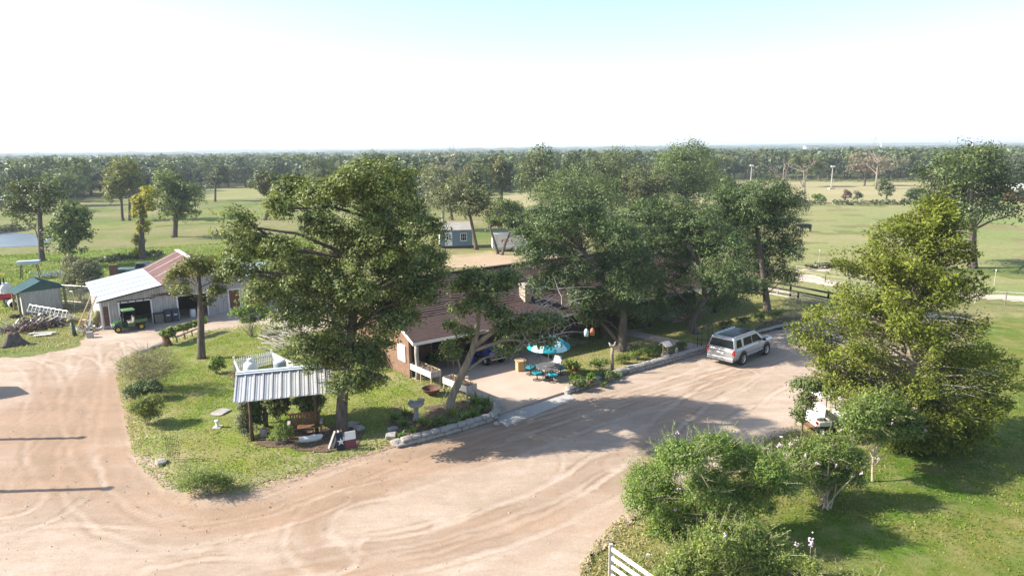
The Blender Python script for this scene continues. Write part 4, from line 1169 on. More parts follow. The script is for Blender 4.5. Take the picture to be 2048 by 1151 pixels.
# chain-link kennel
k0 = Vector(at(62, 612)); k1 = Vector(at(150, 618)); kd = (k1 - k0); kn = Vector((-kd.y, kd.x)).normalized() * 2.2
t = thing('wire_kennel', 'grey pipe and wire kennel between the garden shed and ladder', 'kennel', (k0.x, k0.y, 0))
cr = [Vector((0, 0, 0)), Vector((kd.x, kd.y, 0)), Vector((kd.x + kn.x, kd.y + kn.y, 0)), Vector((kn.x, kn.y, 0))]
up = Vector((0, 0, 1.65))
for i in range(4):
    p, q = cr[i], cr[(i + 1) % 4]
    MB().tube([p, p + up], .03, 6).build('post', 'steel', t)
    MB().tube([(p + q) / 2, (p + q) / 2 + up], .025, 6).build('post', 'steel', t)
    MB().tube([p + up, q + up], .025, 6).build('rail', 'steel', t); MB().tube([p + up * .06, q + up * .06], .025, 6).build('rail', 'steel', t)
    w_ = MB(); n = 26
    for k in range(n):
        u, v = p.lerp(q, k / n), p.lerp(q, min(1, (k + 4) / n))
        w_.bar(u + up * .06, v + up, .007, .007); w_.bar(u + up, v + up * .06, .007, .007)
    tag(w_.build('wire_mesh', 'steel', t), kind='stuff')
# left margin: drum, wagon, tyre, stump, stand
p = at(28, 617)
t = thing('white_culvert', 'white drum lying on its side with a black open mouth', 'drum', (p[0], p[1], .38), R(-50))
q = MB(); q.lathe([(.30, .1), (.34, .1), (.36, .0), (.36, -.95), (.30, -.98), (.28, -.9), (.28, .08)], 18, cap=False); q.v = [(z, x, y) for x, y, z in q.v]; q.build('shell', 'white_paint', t, True)
q = MB(); q.lathe([(.29, -.2), (.001, -.2)], 18); q.v = [(z, x, y) for x, y, z in q.v]; q.build('inside', 'black', t)
p = at(20, 612)
t = thing('red_wagon', 'small red wagon trailer behind the white drum', 'wagon', (p[0] - .4, p[1] + .5, .2), R(25))
q = MB(); q.box((0, 0, .45), (2.2, 1.1, .06)); [q.box((0, s * .54, .62), (2.2, .04, .36)) for s in (-1, 1)]; [q.box((s * 1.09, 0, .62), (.04, 1.06, .36)) for s in (-1, 1)]; q.build('box', 'red_paint', t)
for s in (-1, 1): wheel(t, .0, s * .66, .3, .16, 'steel', s)
MB().bar((1.1, 0, .42), (1.9, 0, .3), .06, .06).build('drawbar', 'black', t)
p = at(10, 603); q = MB(); q.lathe([(.25, 0), (.45, .08), (.5, .5), (.42, .95), (.25, 1.1), (.12, 1.12)], 10)
q.v = [(x * random.uniform(.9, 1.1), y * random.uniform(.9, 1.1), z) for x, y, z in q.v]
tag(q.build('feed_bag', 'bag_white', None, False, (p[0] - .5, p[1] + 1.0, .55)), 'big white feed sack standing in the red wagon', 'bag')
p = at(30, 634); q = MB(); q.lathe([(.18, 0), (.36, 0), (.40, .06), (.40, .16), (.36, .2), (.18, .2), (.18, 0)], 18, cap=False); tag(q.build('old_tyre', 'rubber', None, True, (p[0], p[1], .0)), 'old tyre lying flat below the white drum', 'tyre')
p = at(28, 688); q = MB()
prof = []
for r, z in ((.75, -.05), (.62, .1), (.47, .35), (.38, .62), (.33, .82), (.12, .86)):
    prof.append([(r * (1 + .28 * math.sin(3 * a_ + 1) * (1.2 - z) + .12 * math.sin(7 * a_)) * math.cos(a_), r * (1 + .28 * math.sin(3 * a_ + 1) * (1.2 - z) + .12 * math.sin(7 * a_)) * math.sin(a_), z + .07 * math.sin(2 * a_)) for a_ in [2 * math.pi * k / 20 for k in range(20)]])
q.loft(prof); tag(q.build('tree_stump', 'bark', None, True, (p[0], p[1], 0)), 'weathered grey tree stump on the rough grass', 'stump')
p = at(62, 556); t = thing('tank_stand', 'white trough on tall dark pipe legs in the rough grass', 'stand', (p[0], p[1], -.05), R(20))
for sx in (-1, 1):
    for sy in (-1, 1): MB().bar((sx * .95, sy * .3, 0), (sx * .75, sy * .25, 1.65), .07, .07).build('leg', 'wood_dark', t)
MB().bar((-.9, -.28, .5), (.8, -.28, 1.5), .04, .04).build('brace', 'wood_dark', t)
q = MB(); q.box((0, 0, 1.85), (2.1, .8, .38)); q.build('trough', 'white_metal', t, bevel=.05)
MB().box((0, 0, 2.05), (2.2, .9, .03)).build('lid', 'white_metal', t)
p = at(6, 600); t = thing('black_pole', 'black pole with a short yellowish cross arm by the shed', 'pole', (p[0], p[1], 0))
MB().tube([(0, 0, 0), (0, 0, 2.6)], .08, 8).build('post', 'black', t); MB().tube([(.3, .1, 0), (.28, .1, 2.2)], .06, 8).build('post', 'black', t); MB().bar((-.4, 0, 2.6), (.6, 0, 2.55), .1, .1).build('arm', 'yellow', t)
q = MB()
for k in range(60): x, y = random.uniform(-1.6, 1.6), random.uniform(-.8, .8); q.bar((x, y, .1), (x + random.uniform(-1, 1), y + random.uniform(-.6, .6), random.uniform(.1, .7)), .08, .05, random.randrange(2))
p = at(108, 552); tag(q.build('metal_scrap', ['white_metal', 'steel'], None, False, (p[0], p[1], 0)), 'pale metal lengths dumped behind the garden shed', None, None, 'stuff')
p = at(12, 634); q = MB()
cube_thing('timber_beam', 'dark timber lying in the grass at the far left', 'timber', 8, 658, (2.2, .16, .14), 'wood_dark', .35)
p = at(229, 556); t = thing('red_locker', 'dark red metal locker standing behind the barn', 'locker', (p[0], p[1], 0), R(20))
MB().box((0, 0, .75), (.75, .6, 1.5)).build('body', 'wood_red', t); MB().box((0, 0, 1.53), (.82, .66, .06)).build('top', 'wood_red', t)
# old dark pickup behind the barn
p = at(283, 552); t = thing('old_pickup', 'old dark green pickup truck behind the white barn roof', 'truck', (p[0], p[1], 0), R(10))
b = MB(); pf = lambda w, zt, zb: [(w * .9, zb), (w, zb + .1), (w, zt - .1), (w * .9, zt)]
b.loft([ring(x, pf(w, zt, zb)) for x, w, zt, zb in ((-2.5, .8, .95, .5), (-2.4, .88, 1.0, .45), (1.2, .9, 1.02, .42), (2.2, .82, .95, .45), (2.45, .7, .8, .5))]); b.build('body', 'dark_green_paint', t, bevel=.03)
b = MB(); b.loft([[(-.4, -.8, 1.0), (1.2, -.8, 1.0), (1.2, .8, 1.0), (-.4, .8, 1.0)], [(-.25, -.66, 1.6), (.6, -.66, 1.6), (.6, .66, 1.6), (-.25, .66, 1.6)]]); b.build('cab', 'dark_green_paint', t, bevel=.03)
for s in (-1, 1):
    MB().add([(-.25, s * .80, 1.1), (.95, s * .80, 1.1), (.55, s * .705, 1.52), (-.18, s * .705, 1.52)], [(0, 1, 2, 3)]).build('window', 'glass', t)
    for x in (-1.6, 1.5): wheel(t, x, s * .84, .38, .22, 'bag_white', s)
# ------------------------------------------------------------------ paving, edging and beds
def slab_px(name, px, z1, m, label, z0=-.06):
    o = MB().prism(gp(px)[::-1], z0, z1).build(name, m); me = o.data
    return tag(o, label, None, None, 'structure')
def ccw(pts):
    a = sum(p[0] * q[1] - q[0] * p[1] for p, q in zip(pts, pts[1:] + pts[:1]))
    return pts if a > 0 else pts[::-1]
def prism_w(name, pts, z0, z1, m, label): return tag(MB().prism(ccw(pts), z0, z1).build(name, m), label, None, None, 'structure')
U_, V_ = Vector((math.cos(TH), math.sin(TH))), Vector((-math.sin(TH), math.cos(TH)))
def hw_(x, y): return (-5.92 + x * U_.x + y * V_.x, 39.27 + x * U_.y + y * V_.y)
patio = gp([(885, 768), (950, 800), (992, 829), (1134, 783), (1140, 762), (1112, 724)], .1) + [hw_(9.4, .02), hw_(1.2, .02)]
prism_w('patio', patio, -.06, .165, 'concrete', 'pale pinkish concrete patio before the porch')
prism_w('patio_apron', gp([(990, 833), (1136, 786), (1150, 797), (1012, 852)], .08), -.05, .085, 'concrete_grey', 'grey concrete apron between patio and drive')
prism_w('walkway', gp([(1250, 657), (1338, 677), (1415, 694), (1400, 703), (1350, 691), (1293, 679), (1246, 667)], .17), -.05, .215, 'concrete', 'concrete walkway from the house to the iron arch')
for nm, px, z in (('flower_bed', [(768, 848), (790, 812), (850, 812), (940, 797), (985, 812), (992, 832), (890, 862), (806, 888), (784, 876)], .17),
                  ('flower_bed', [(1136, 782), (1142, 764), (1170, 752), (1225, 742), (1300, 716), (1362, 694), (1400, 703)], .17),
                  ('flower_bed', [(1496, 664), (1530, 642), (1590, 628), (1650, 622), (1600, 646), (1520, 668)], .165)):
    sheet(nm, gp(px, z), .15, z, 'mulch', .12, bumps(.08, .8), None, 'dark mulch bed along the edging', rag_sc=.8)
bpy.data.objects['flower_bed']['label'] = 'mulch bed round the leaning oak'
sheet('bare_patch', gp([(500, 876), (560, 860), (640, 852), (700, 845), (730, 862), (720, 895), (640, 905), (560, 895), (505, 890)], .2), .15, LZ + .035, 'mulch', .3, None, None, 'bare brown earth under the pavilion and the big oak', rag_sc=1)

stone_protos = []
for k in range(5):
    rd = random.Random(k + 40); q = MB()
    rings = []
    for x, s in ((-.5, .80), (-.42, .98), (0, 1.04), (.42, .97), (.5, .8)):
        rings.append([(x * .36, s * .17 * math.cos(a) * rd.uniform(.88, 1.1) * (1.15 if abs(math.cos(a)) > .5 else 1), s * .13 * math.sin(a) * rd.uniform(.9, 1.1)) for a in [2 * math.pi * j / 8 + .4 for j in range(8)]])
    q.loft(rings); o = q.build('stone', 'stone'); stone_protos.append(o.data); bpy.data.objects.remove(o)
def stone_wall(name, label, pts, courses, step=.37, z=.02, sc=1.0, h=.22):
    t = thing(name, label, 'wall', (pts[0][0], pts[0][1], z))
    P = [Vector((p[0], p[1])) for p in pts]
    for c in range(courses):
        d_acc = (c % 2) * step * .5
        for a, b in zip(P, P[1:]):
            ln = (b - a).length; d = (b - a) / ln; s = d_acc
            while s < ln:
                p = a + d * s
                o = bpy.data.objects.new('stone', random.choice(stone_protos)); COL.objects.link(o); o.parent = t
                o.location = (p.x - P[0].x + random.uniform(-.02, .02), p.y - P[0].y + random.uniform(-.02, .02), .12 * sc + c * h + random.uniform(-.012, .012))
                o.rotation_euler = (random.uniform(-.1, .1), random.uniform(-.06, .06), math.atan2(d.y, d.x) + random.uniform(-.06, .06) + (math.pi if random.random() < .5 else 0))
                o.scale = (sc * random.uniform(.92, 1.08) * step / .37, sc * random.uniform(.95, 1.15), sc * random.uniform(.95, 1.1))
                s += step * sc * random.uniform(.96, 1.03)
            d_acc = s - ln
    return t
stone_wall('stone_edging', 'knee-high grey stone edging from the patio to the silver SUV', gp([(1134, 788), (1165, 777), (1230, 754), (1300, 735), (1360, 718), (1405, 705)]), 2)
stone_wall('stone_edging', 'rounded grey stone edging below the leaning oak bed', gp([(803, 893), (850, 881), (920, 862), (982, 843), (996, 832), (993, 814)]), 2, .5)
stone_wall('stone_edging', 'low pale stone edging beyond the SUV', gp([(1512, 668), (1545, 659), (1600, 647)]), 1, .42, .05, .9)
stone_wall('stone_edging', 'short row of grey stones at the top corner of the lawn island', gp([(283, 708), (300, 702), (320, 693), (336, 688)]), 1, .4, .05, 1.1)
for k, (px, py, s, lab) in enumerate(((783, 872, 1.4, 'pale upright stone at the tip of the oak bed'), (793, 886, 1.2, 'brown stone at the end of the rounded edging'), (785, 858, 1.1, 'flat stone beside the ferny plants of the oak bed'), (705, 850, 1.5, 'flat stone slab leaning at the oak roots'), (718, 858, 1.2, 'tan stone slab behind the flag board'), (994, 848, .7, 'white lump of rock where the patio meets the drive'), (442, 825, 2.0, 'flat grey flagstone lying in the middle of the lawn'), (322, 925, 1.1, 'pale stone beside the wire trellis'), (1138, 782, .9, 'white stone at the patio corner by the flower pots'), (940, 803, .9, 'grey stone among the plants right of the leaning oak'))):
    p = at(px, py, LZ); o = bpy.data.objects.new('rock', stone_protos[k % 5]); COL.objects.link(o); o.location = (p[0], p[1], LZ + .06); o.scale = (s, s * 1.2, (.3 if 'flat' in lab else s * .9)); o.rotation_euler = (0, 0, k)
    tag(o, lab, 'rock')

# ------------------------------------------------------------------ patio furniture
uc = at(1097, 754, .17); PZ = .165
um = thing('patio_umbrella', 'turquoise and white striped patio umbrella over the black table', 'umbrella', (uc[0], uc[1], PZ))
MB().tube([(0, 0, 0), (0, 0, 2.62)], .022, 8).build('pole', 'steel', um, True)
MB().lathe([(.25, 0), (.25, .05), (.06, .1), (.04, .2)], 14).build('base', 'black', um)
M['teal'] = mat('teal', (.02, .36, .44), (.018, .28, .36), rough=.8, spec=.15, scale=6)
M['pale_teal'] = mat('pale_teal', (.52, .74, .74), (.44, .66, .68), rough=.8, spec=.15, scale=6)
n = 10
for k in range(n):
    a0, a1 = 2 * math.pi * k / n, 2 * math.pi * (k + 1) / n
    q = MB(); rows = ((.06, 2.66), (.45, 2.56), (.9, 2.33), (1.30, 2.06))
    vs = []
    for i, (r, z) in enumerate(rows):
        for j in range(5):
            a = a0 + (a1 - a0) * j / 4; sag = .035 * math.sin(math.pi * j / 4) * r
            vs.append((r * math.cos(a), r * math.sin(a), z - sag))
    for j in range(5):      # valance
        a = a0 + (a1 - a0) * j / 4; vs.append((1.31 * math.cos(a), 1.31 * math.sin(a), 1.92 - .02 * math.sin(math.pi * j / 4)))
    q.add(vs, [(i * 5 + j, i * 5 + j + 1, i * 5 + j + 6, i * 5 + j + 5) for i in range(4) for j in range(4)])
    q.build('canopy_panel', 'teal' if k % 2 else 'pale_teal', um, True)
    MB().bar((.05, 0, 2.55), (1.28, 0, 2.02), .015, .015).build('rib', 'steel', um, rot=(0, 0, a0))
MB().lathe([(.001, .1), (.03, .06), (.04, 0)], 8, (0, 0, 2.66)).build('finial', 'steel', um)
tb = thing('patio_table', 'round black cast metal table under the turquoise umbrella', 'table', (uc[0] + .02, uc[1] - .02, PZ))
M['cast'] = mat('cast', (.16, .155, .16), (.07, .07, .075), rough=.45, spec=.5, scale=14)
MB().lathe([(.001, .70), (.74, .70), (.77, .715), (.77, .735), (.74, .745), (.001, .745)], 30).build('table_top', 'cast', tb)
MB().lathe([(.001, .76), (.33, .76), (.34, .775), (.33, .79), (.001, .79)], 24).build('lazy_susan', 'cast', tb)
for k in range(4):
    a = k * math.pi / 2 + .4; MB().tube([(.15 * math.cos(a), .15 * math.sin(a), .7), (.25 * math.cos(a), .25 * math.sin(a), .35), (.45 * math.cos(a), .45 * math.sin(a), 0)], .03, 6).build('leg', 'cast', tb)
pl = at(1092, 724, .9)
def chair(label, ang, r, white=False):
    x, y = uc[0] + math.cos(ang) * r, uc[1] + math.sin(ang) * r
    t = thing('patio_chair', label, 'chair', (x, y, PZ), ang + math.pi, 'chairs round the patio table')
    fm = 'bag_white' if white else 'black'
    q = MB(); q.tube([(.26 * math.cos(a), .26 * math.sin(a), .02) for a in [2 * math.pi * k / 16 for k in range(17)]], .016, 5); q.bar((-.26, 0, .03), (.26, 0, .03), .03, .02); q.bar((0, -.26, .0302), (0, .26, .0302), .03, .02); q.build('swivel_base', fm, t)
    MB().tube([(0, 0, .02), (0, 0, .38)], .03, 8).build('stem', fm, t)
    MB().box((0, 0, .40), (.52, .52, .04)).build('seat', fm, t)
    MB().box((.0, 0, .465), (.50, .50, .10)).build('cushion', 'teal', t, bevel=.035)
    q = MB(); q.tube([(-.24, -.25, .4), (-.32, -.25, .75), (-.36, -.2, .98), (-.36, .2, .98), (-.32, .25, .75), (-.24, .25, .4)], .018, 6); [q.bar((-.27, y_, .5), (-.35, y_, .97), .014, .014) for y_ in (-.15, -.05, .05, .15)]; q.build('backrest', fm, t)
    for s in (-1, 1): MB().tube([(-.3, s * .26, .66), (.18, s * .28, .64), (.2, s * .26, .4)], .018, 6).build('armrest', fm, t)
    if white: MB().box((-.33, 0, .75), (.05, .46, .44), (0, -.2, 0)).build('back_panel', 'bag_white', t)
for px, py, lab in ((1061, 741, 'turquoise cushioned chair nearest the cardboard box'), (1075, 752, 'turquoise cushioned chair at the front left of the black table'), (1103, 753, 'turquoise cushioned chair at the front right of the black table'), (1121, 741, 'turquoise cushioned chair on the flower pot side of the table')):
    p = at(px, py, .4); chair(lab, math.atan2(p[1] - uc[1], p[0] - uc[0]), max(.85, math.hypot(p[0] - uc[0], p[1] - uc[1])))
chair('white backed chair behind the black patio table', R(62), 1.05, True)
chair('dark chair at the back left of the patio table', R(118), 1.05)
p = at(1041, 740, .17)
bx_ = thing('cardboard_box', 'tall open brown cardboard box on the patio', 'box', (p[0], p[1], PZ), R(20))
M['card'] = mat('card', (.52, .36, .20), (.42, .28, .15), rough=.85, spec=.15)
MB().box((0, 0, .32), (.5, .5, .64)).build('body', 'card', bx_)
for a, d in ((0, (.25, 0)), (1, (0, .25)), (2, (-.25, 0)), (3, (0, -.25))): MB().box((d[0] * 1.25, d[1] * 1.25, .67), (.06 if a % 2 == 0 else .46, .46 if a % 2 == 0 else .06, .02), (0, 0, 0)).build('flap', 'card', bx_)

# ------------------------------------------------------------------ raised planters
def planter(label, A, B, wid=.62, hgt=.92, dp=.36):
    a, b = Vector(at(*A, .17)), Vector(at(*B, .17)); d = b - a; L = d.length; rz = math.atan2(d.y, d.x)
    t = thing('raised_planter', label, 'planter', (a.x, a.y, .15), rz)
    for x in (.04, L / 2, L - .04):
        for y in (.0, wid): MB().box((x, y, hgt / 2), (.07, .07, hgt)).build('leg', 'wood_raw', t)
    z = hgt - dp / 2 - .02
    for (xa, xb) in ((0, L / 2 - .01), (L / 2 + .01, L)): MB().box(((xa + xb) / 2, -.05, z), (xb - xa, .03, dp)).build('front_board', 'white_paint', t)
    MB().box((L / 2, wid + .05, z), (L, .03, dp)).build('back_board', 'wood_raw', t)
    for x in (-.01, L + .01): MB().box((x, wid / 2, z), (.03, wid + .06, dp)).build('end_board', 'wood_grey', t)
    q = MB(); q.box((L / 2, wid / 2, hgt - .12), (L - .04, wid + .04, .1)); q.build('soil', 'mulch', t)
    g = MB()
    for k in range(70):
        x, y = random.uniform(.1, L - .1), random.uniform(.08, wid - .05)
        g.bar((x, y, hgt - .08), (x + random.uniform(-.08, .08), y + random.uniform(-.08, .08), hgt + random.uniform(-.02, .12)), .03, .006)
    tag(g.build('seedling', 'leaf_strap' if False else 'bark_pale', t), kind='stuff')
planter('white fronted raised planter nearest the porch post', (822, 753), (864, 772))
planter('white fronted raised planter behind the leaning oak trunk', (888, 782), (935, 802))
p = at(863, 788, .17); t = thing('fire_bowl', 'wide rusty iron fire bowl on the grass', 'bowl', (p[0], p[1], .15))
M['rust'] = mat('rust', (.17, .075, .055), (.07, .04, .035), rough=.8, scale=4)
MB().lathe([(.001, .06), (.22, .08), (.42, .2), (.54, .38), (.57, .40), (.55, .42), (.50, .38), (.38, .22), (.2, .13), (.001, .12)], 26, cap=False).build('bowl', 'rust', t, True)
for k in range(3): a = k * 2.1; MB().bar((.2 * math.cos(a), .2 * math.sin(a), 0), (.25 * math.cos(a), .25 * math.sin(a), .12), .05, .05).build('foot', 'rust', t)
def birdbath(label, px, py, s=1.0, bowls=1, mt='stone'):
    p = at(px, py, .17); t = thing('bird_bath', label, 'bird bath', (p[0], p[1], .15)); t.scale = (s,) * 3
    MB().lathe([(.2, 0), (.2, .06), (.13, .12), (.11, .4), (.13, .62), (.18, .68)], 12).build('pedestal', mt, t, True)
    MB().lathe([(.12, .66), (.34, .74), (.42, .84), (.40, .86), (.3, .79), (.001, .77)], 18, cap=False).build('bowl', mt, t, True)
    return t
t = birdbath('stone bird bath with a scalloped bowl among the bed plants', 833, 838, 1.05)
q = MB(); q.box((.2, .36, .90), (.34, .12, .16)); q.box((-.28, .3, .87), (.2, .12, .1)); q.build('rim_ornament', 'stone', t, bevel=.03)
p = at(435, 854, .17); t = thing('garden_pedestal', 'small white stone pedestal on the lawn below the flagstone', 'pedestal', (p[0], p[1], .15))
MB().box((0, 0, .03), (.42, .42, .06)).build('base', 'concrete_grey', t); MB().lathe([(.12, .06), (.08, .12), (.075, .3), (.12, .36), (.12, .4)], 10).build('column', 'white_paint', t, True)
a = Vector((*at(873, 818, .2), .2)); b = a + Vector((.75, .5, 1.15)); tag(MB().tube([a, b], .02, 5).build('garden_cane', 'cream'), 'pale cane leaning on the oak trunk in the flower bed', 'cane')

# ------------------------------------------------------------------ pavilion contents, flag board
def local(px, py, z=.17): p = at(px, py, z); return (p[0], p[1], .15)
bn_ = thing('porch_bench', 'red brown slatted bench with thick pale arm tops under the pavilion', 'bench', local(612, 868), R(16))
for k in range(4): MB().box((0, -.22 + k * .13, .45), (1.5, .11, .04)).build('seat_slat', 'wood_red', bn_)
for k in range(12): MB().box((-.68 + k * .124, .32, .74), (.085, .03, .5), (-.15, 0, 0)).build('back_slat', 'wood_red', bn_)
MB().box((0, .36, 1.0), (1.56, .06, .09)).build('top_rail', 'wood_red', bn_)
for s in (-1, 1):
    MB().box((s * .76, .02, .66), (.14, .66, .06)).build('armrest', 'bark_dead', bn_)
    for y in (-.26, .3): MB().box((s * .74, y, .32), (.09, .09, .64)).build('leg', 'wood_red', bn_)
p = local(622, 880); t = thing('white_tub', 'white enamel tub lying on the earth before the bench', 'tub', p, R(22))
q = MB(); rings = []
for w, l, z in ((.30, .1, 0), (.36, .5, .02), (.42, .56, .16), (.44, .58, .20), (.40, .54, .20), (.34, .46, .07)): rings.append([(l * math.copysign(abs(math.cos(a)) ** .6, math.cos(a)), w * .5 * math.copysign(abs(math.sin(a)) ** .7, math.sin(a)), z) for a in [2 * math.pi * k / 24 for k in range(24)]])
q.loft(rings, True); q.build('shell', 'bag_white', t, True)
p = at(692, 897, .17); fl = thing('flag_board', 'painted plank flag with a white star leaning by the big oak', 'sign', (p[0], p[1], .14), R(24)); fl.rotation_euler = (R(-8), 0, R(24))
M['navy_paint'] = mat('navy_paint', (.025, .03, .06), (.02, .02, .04), rough=.8)
M['maroon'] = mat('maroon', (.20, .06, .075), (.15, .045, .055), rough=.8)
for k in range(2): MB().box((-.31 + k * .2, 0, .42), (.196, .035, .84)).build('blue_plank', 'navy_paint', fl)
for k in range(2):
    MB().box((.19, 0, .535 + k * .195), (.60, .035, .19)).build('white_plank', 'white_paint', fl); MB().box((.19, 0, .105 + k * .195 + .01), (.60, .035, .19)).build('red_plank', 'maroon', fl)
st = MB(); pts = [((.19 if k % 2 == 0 else .075) * math.sin(k * math.pi / 5), (.19 if k % 2 == 0 else .075) * math.cos(k * math.pi / 5)) for k in range(10)]
st.add([(-.21 + x, -.026, .42 + z) for x, z in pts] + [(-.21, -.03, .42)], [(k, (k + 1) % 10, 10) for k in range(10)]); st.build('star', 'bag_white', fl)
for k, (px, lab) in enumerate(((657, 'pale plank leaning left of the flag board'), (664, 'grey plank leaning against the flag board'), (670, 'brown plank leaning between the oak and the flag board'))):
    p = at(px, 897 - k, .17); tag(MB().bar((0, 0, 0), (.28, .3, .78), .13, .05).build('leaning_plank', ['bark_dead', 'wood_grey', 'wood_dark'][k], None, False, (p[0], p[1], .15)), lab, 'plank', 'planks by the flag board')
def chunky(name, label, cat, px, py, m, rings, n=9, z=.15, wob=.1):
    p = at(px, py, z); q = MB(); rd = random.Random(px)
    q.loft([[(r * rd.uniform(1 - wob, 1 + wob) * math.cos(a), r * rd.uniform(1 - wob, 1 + wob) * math.sin(a), zz) for a in [2 * math.pi * k / n for k in range(n)]] for r, zz in rings])
    return tag(q.build(name, m, None, True, (p[0], p[1], z)), label, cat)
chunky('log_stool', 'short grey log stool under the left of the pavilion', 'stool', 528, 872, 'bark_dead', ((.2, 0), (.19, .35), (.17, .4)))
chunky('garden_statue', 'dark weathered statue standing under the pavilion', 'statue', 532, 852, 'bark', ((.16, 0), (.12, .2), (.15, .5), (.17, .7), (.08, .8), (.12, .9), (.1, 1.05), (.03, 1.1)))

# ------------------------------------------------------------------ picket fence with the tanks
pk = [at(*q, .16) for q in ((482, 772), (470, 743), (545, 727), (594, 752))]
pf_ = thing('picket_fence', 'white picket fence round the white gas tank', 'fence', (pk[0][0], pk[0][1], .14))
pp = [Vector((p[0] - pk[0][0], p[1] - pk[0][1], 0)) for p in pk]
pkm = MB()
for a, b in zip(pp, pp[1:]):
    L = (b - a).length; d = (b - a) / L; n = int(L / .14)
    for z in (.25, .68): MB().bar(a + Vector((0, 0, z)), b + Vector((0, 0, z)), .03, .07).build('rail', 'white_paint', pf_)
    for k in range(n):
        c = a + d * (L * (k + .5) / n); s = d * .042; o = Vector((-d.y, d.x, 0)) * .03
        vs = [c - s - o, c + s - o, c + s - o + Vector((0, 0, .82)), c - o + Vector((0, 0, .92)), c - s - o + Vector((0, 0, .82))]
        b2 = [v - Vector((-d.y, d.x, 0)) * .02 for v in vs]
        pkm.add(vs + b2, [(0, 1, 2, 3, 4), (9, 8, 7, 6, 5)] + [(i, i + 5, (i + 1) % 5 + 5, (i + 1) % 5) for i in range(5)])
tag(pkm.build('picket', 'white_paint', pf_), kind='stuff')
for p in pp: MB().box((p.x, p.y, .5), (.1, .1, 1.0)).build('post', 'white_paint', pf_)
p = at(503, 757, .16); t = thing('gas_tank', 'upright white gas tank inside the picket fence', 'tank', (p[0], p[1], .14))
MB().lathe([(.34, 0), (.40, .06), (.41, .3), (.41, .85), (.36, 1.02), (.22, 1.12), (.001, 1.15)], 18).build('shell', 'bag_white', t, True)
MB().lathe([(.16, 1.1), (.17, 1.28), (.14, 1.32), (.001, 1.33)], 12).build('valve_cap', 'bag_white', t, True)
p = at(562, 757, .16); t = thing('pressure_tank', 'grey round pressure tank with a pale lid inside the picket fence', 'tank', (p[0], p[1], .14))
M['grey_blue'] = mat('grey_blue', (.27, .32, .36), (.22, .26, .29), rough=.5)
MB().lathe([(.36, 0), (.38, .05), (.38, 1.05), (.36, 1.1)], 18).build('shell', 'grey_blue', t, True); MB().lathe([(.36, 1.1), (.35, 1.16), (.22, 1.22), (.001, 1.24)], 18).build('lid', 'white_metal', t, True)
p = at(720, 700); t = thing('air_conditioner', 'grey white air conditioner against the brick house end', 'air conditioner', (p[0], p[1], 0), TH)
MB().box((0, 0, .42), (.8, .8, .76)).build('case', 'white_metal', t, bevel=.02); MB().lathe([(.3, .80), (.3, .83), (.05, .83)], 14).build('fan_grille', 'steel', t)
q = MB(); [q.box((0, -.405, .12 + k * .075), (.7, .01, .03)) for k in range(9)]; q.build('louvre', 'steel', t)

# ------------------------------------------------------------------ porch things
pr = thing('porch_railing', 'dark board railing at the left end of the porch', 'railing', (*at(752, 740), 0))
e = Vector(at(806, 716)) - Vector(at(752, 740)); e = Vector((e.x, e.y, 0))
for z, h in ((.95, .14), (.62, .16), (.3, .14)): MB().bar((0, 0, z), e + Vector((0, 0, z)), .05, h).build('rail', 'wood_dark', pr)
for k in range(4): MB().box((e.x * k / 3, e.y * k / 3, .5), (.1, .1, 1.0)).build('post', 'wood_dark', pr)
p = at(803, 727, .1); t = thing('white_bucket', 'tall white waste bucket filled to the rim by the porch railing', 'bucket', (p[0], p[1], .06))
MB().lathe([(.26, 0), (.34, .72), (.36, .76), (.33, .76)], 16).build('body', 'bag_white', t, True); q = MB(); [q.box((random.uniform(-.18, .18), random.uniform(-.18, .18), .78), (.16, .14, .14), (random.random(), random.random(), 0)) for k in range(7)]; tag(q.build('rubbish', 'bag_white', t), kind='stuff')
x, y = hw_(3.3, 1.1); t = thing('porch_chair', 'wooden chair standing in the shade of the porch', 'chair', (x, y, .15), R(-30))
MB().box((0, 0, .46), (.48, .46, .05)).build('seat', 'wood_raw', t); MB().box((0, .22, .85), (.46, .04, .35)).build('backrest', 'wood_raw', t)
for sx in (-1, 1):
    for yy in (-.2, .22): MB().box((sx * .21, yy, .23 if yy < 0 else .42), (.04, .04, .46 if yy < 0 else .84)).build('leg', 'wood_raw', t)
def pot(label, px, py, r, h, m, z=.165, leaf='leaf_strap', n=60, L=.3, name='potted_plant', bush=.35, cat='potted plant'):
    p = at(px, py, z); t = thing(name, label, cat, (p[0], p[1], z))
    MB().lathe([(r * .7, 0), (r, h), (r * 1.08, h), (r * 1.08, h * .9), (r * .9, h * .96)], 12).build('pot', m, t, True)
    P = rdir(n) * bush * rng.random((n, 1)) ** .5; P[:, 2] = np.abs(P[:, 2]) + h
    N = unit(rng.normal(size=(n, 3)) + np.array((0, 0, .6))); T = unit(P - np.array((0, 0, h * .7)) + rng.normal(size=(n, 3)) * .15)
    leaf_obj('leaves', P, N, T, L * rng.uniform(.7, 1.2, n), L * .28 * np.ones(n), np.clip(rng.normal(.6, .2, n), 0, 1), rng.random(n), leaf, t)
    return t
M['terracotta'] = mat('terracotta', (.50, .19, .10), (.38, .14, .07), rough=.8)
M['blue_pot'] = mat('blue_pot', (.03, .15, .28), (.02, .1, .2), rough=.3)
pot('tall yellow green potted plant at the porch edge', 868, 727, .2, .35, 'wood_dark', n=110, L=.42, bush=.5, leaf='leaf_light')
pot('low green plant in a dark tub before the porch', 862, 736, .25, .2, 'stone', n=70, L=.25)
pot('dark green potted plant behind the white planter', 852, 722, .16, .3, 'black', n=60, L=.3)
pot('terracotta pot with red flowers at the patio corner', 1172, 760, .2, .35, 'terracotta', n=60)
pot('blue glazed pot by the patio flowers', 1148, 768, .16, .32, 'blue_pot', n=50)
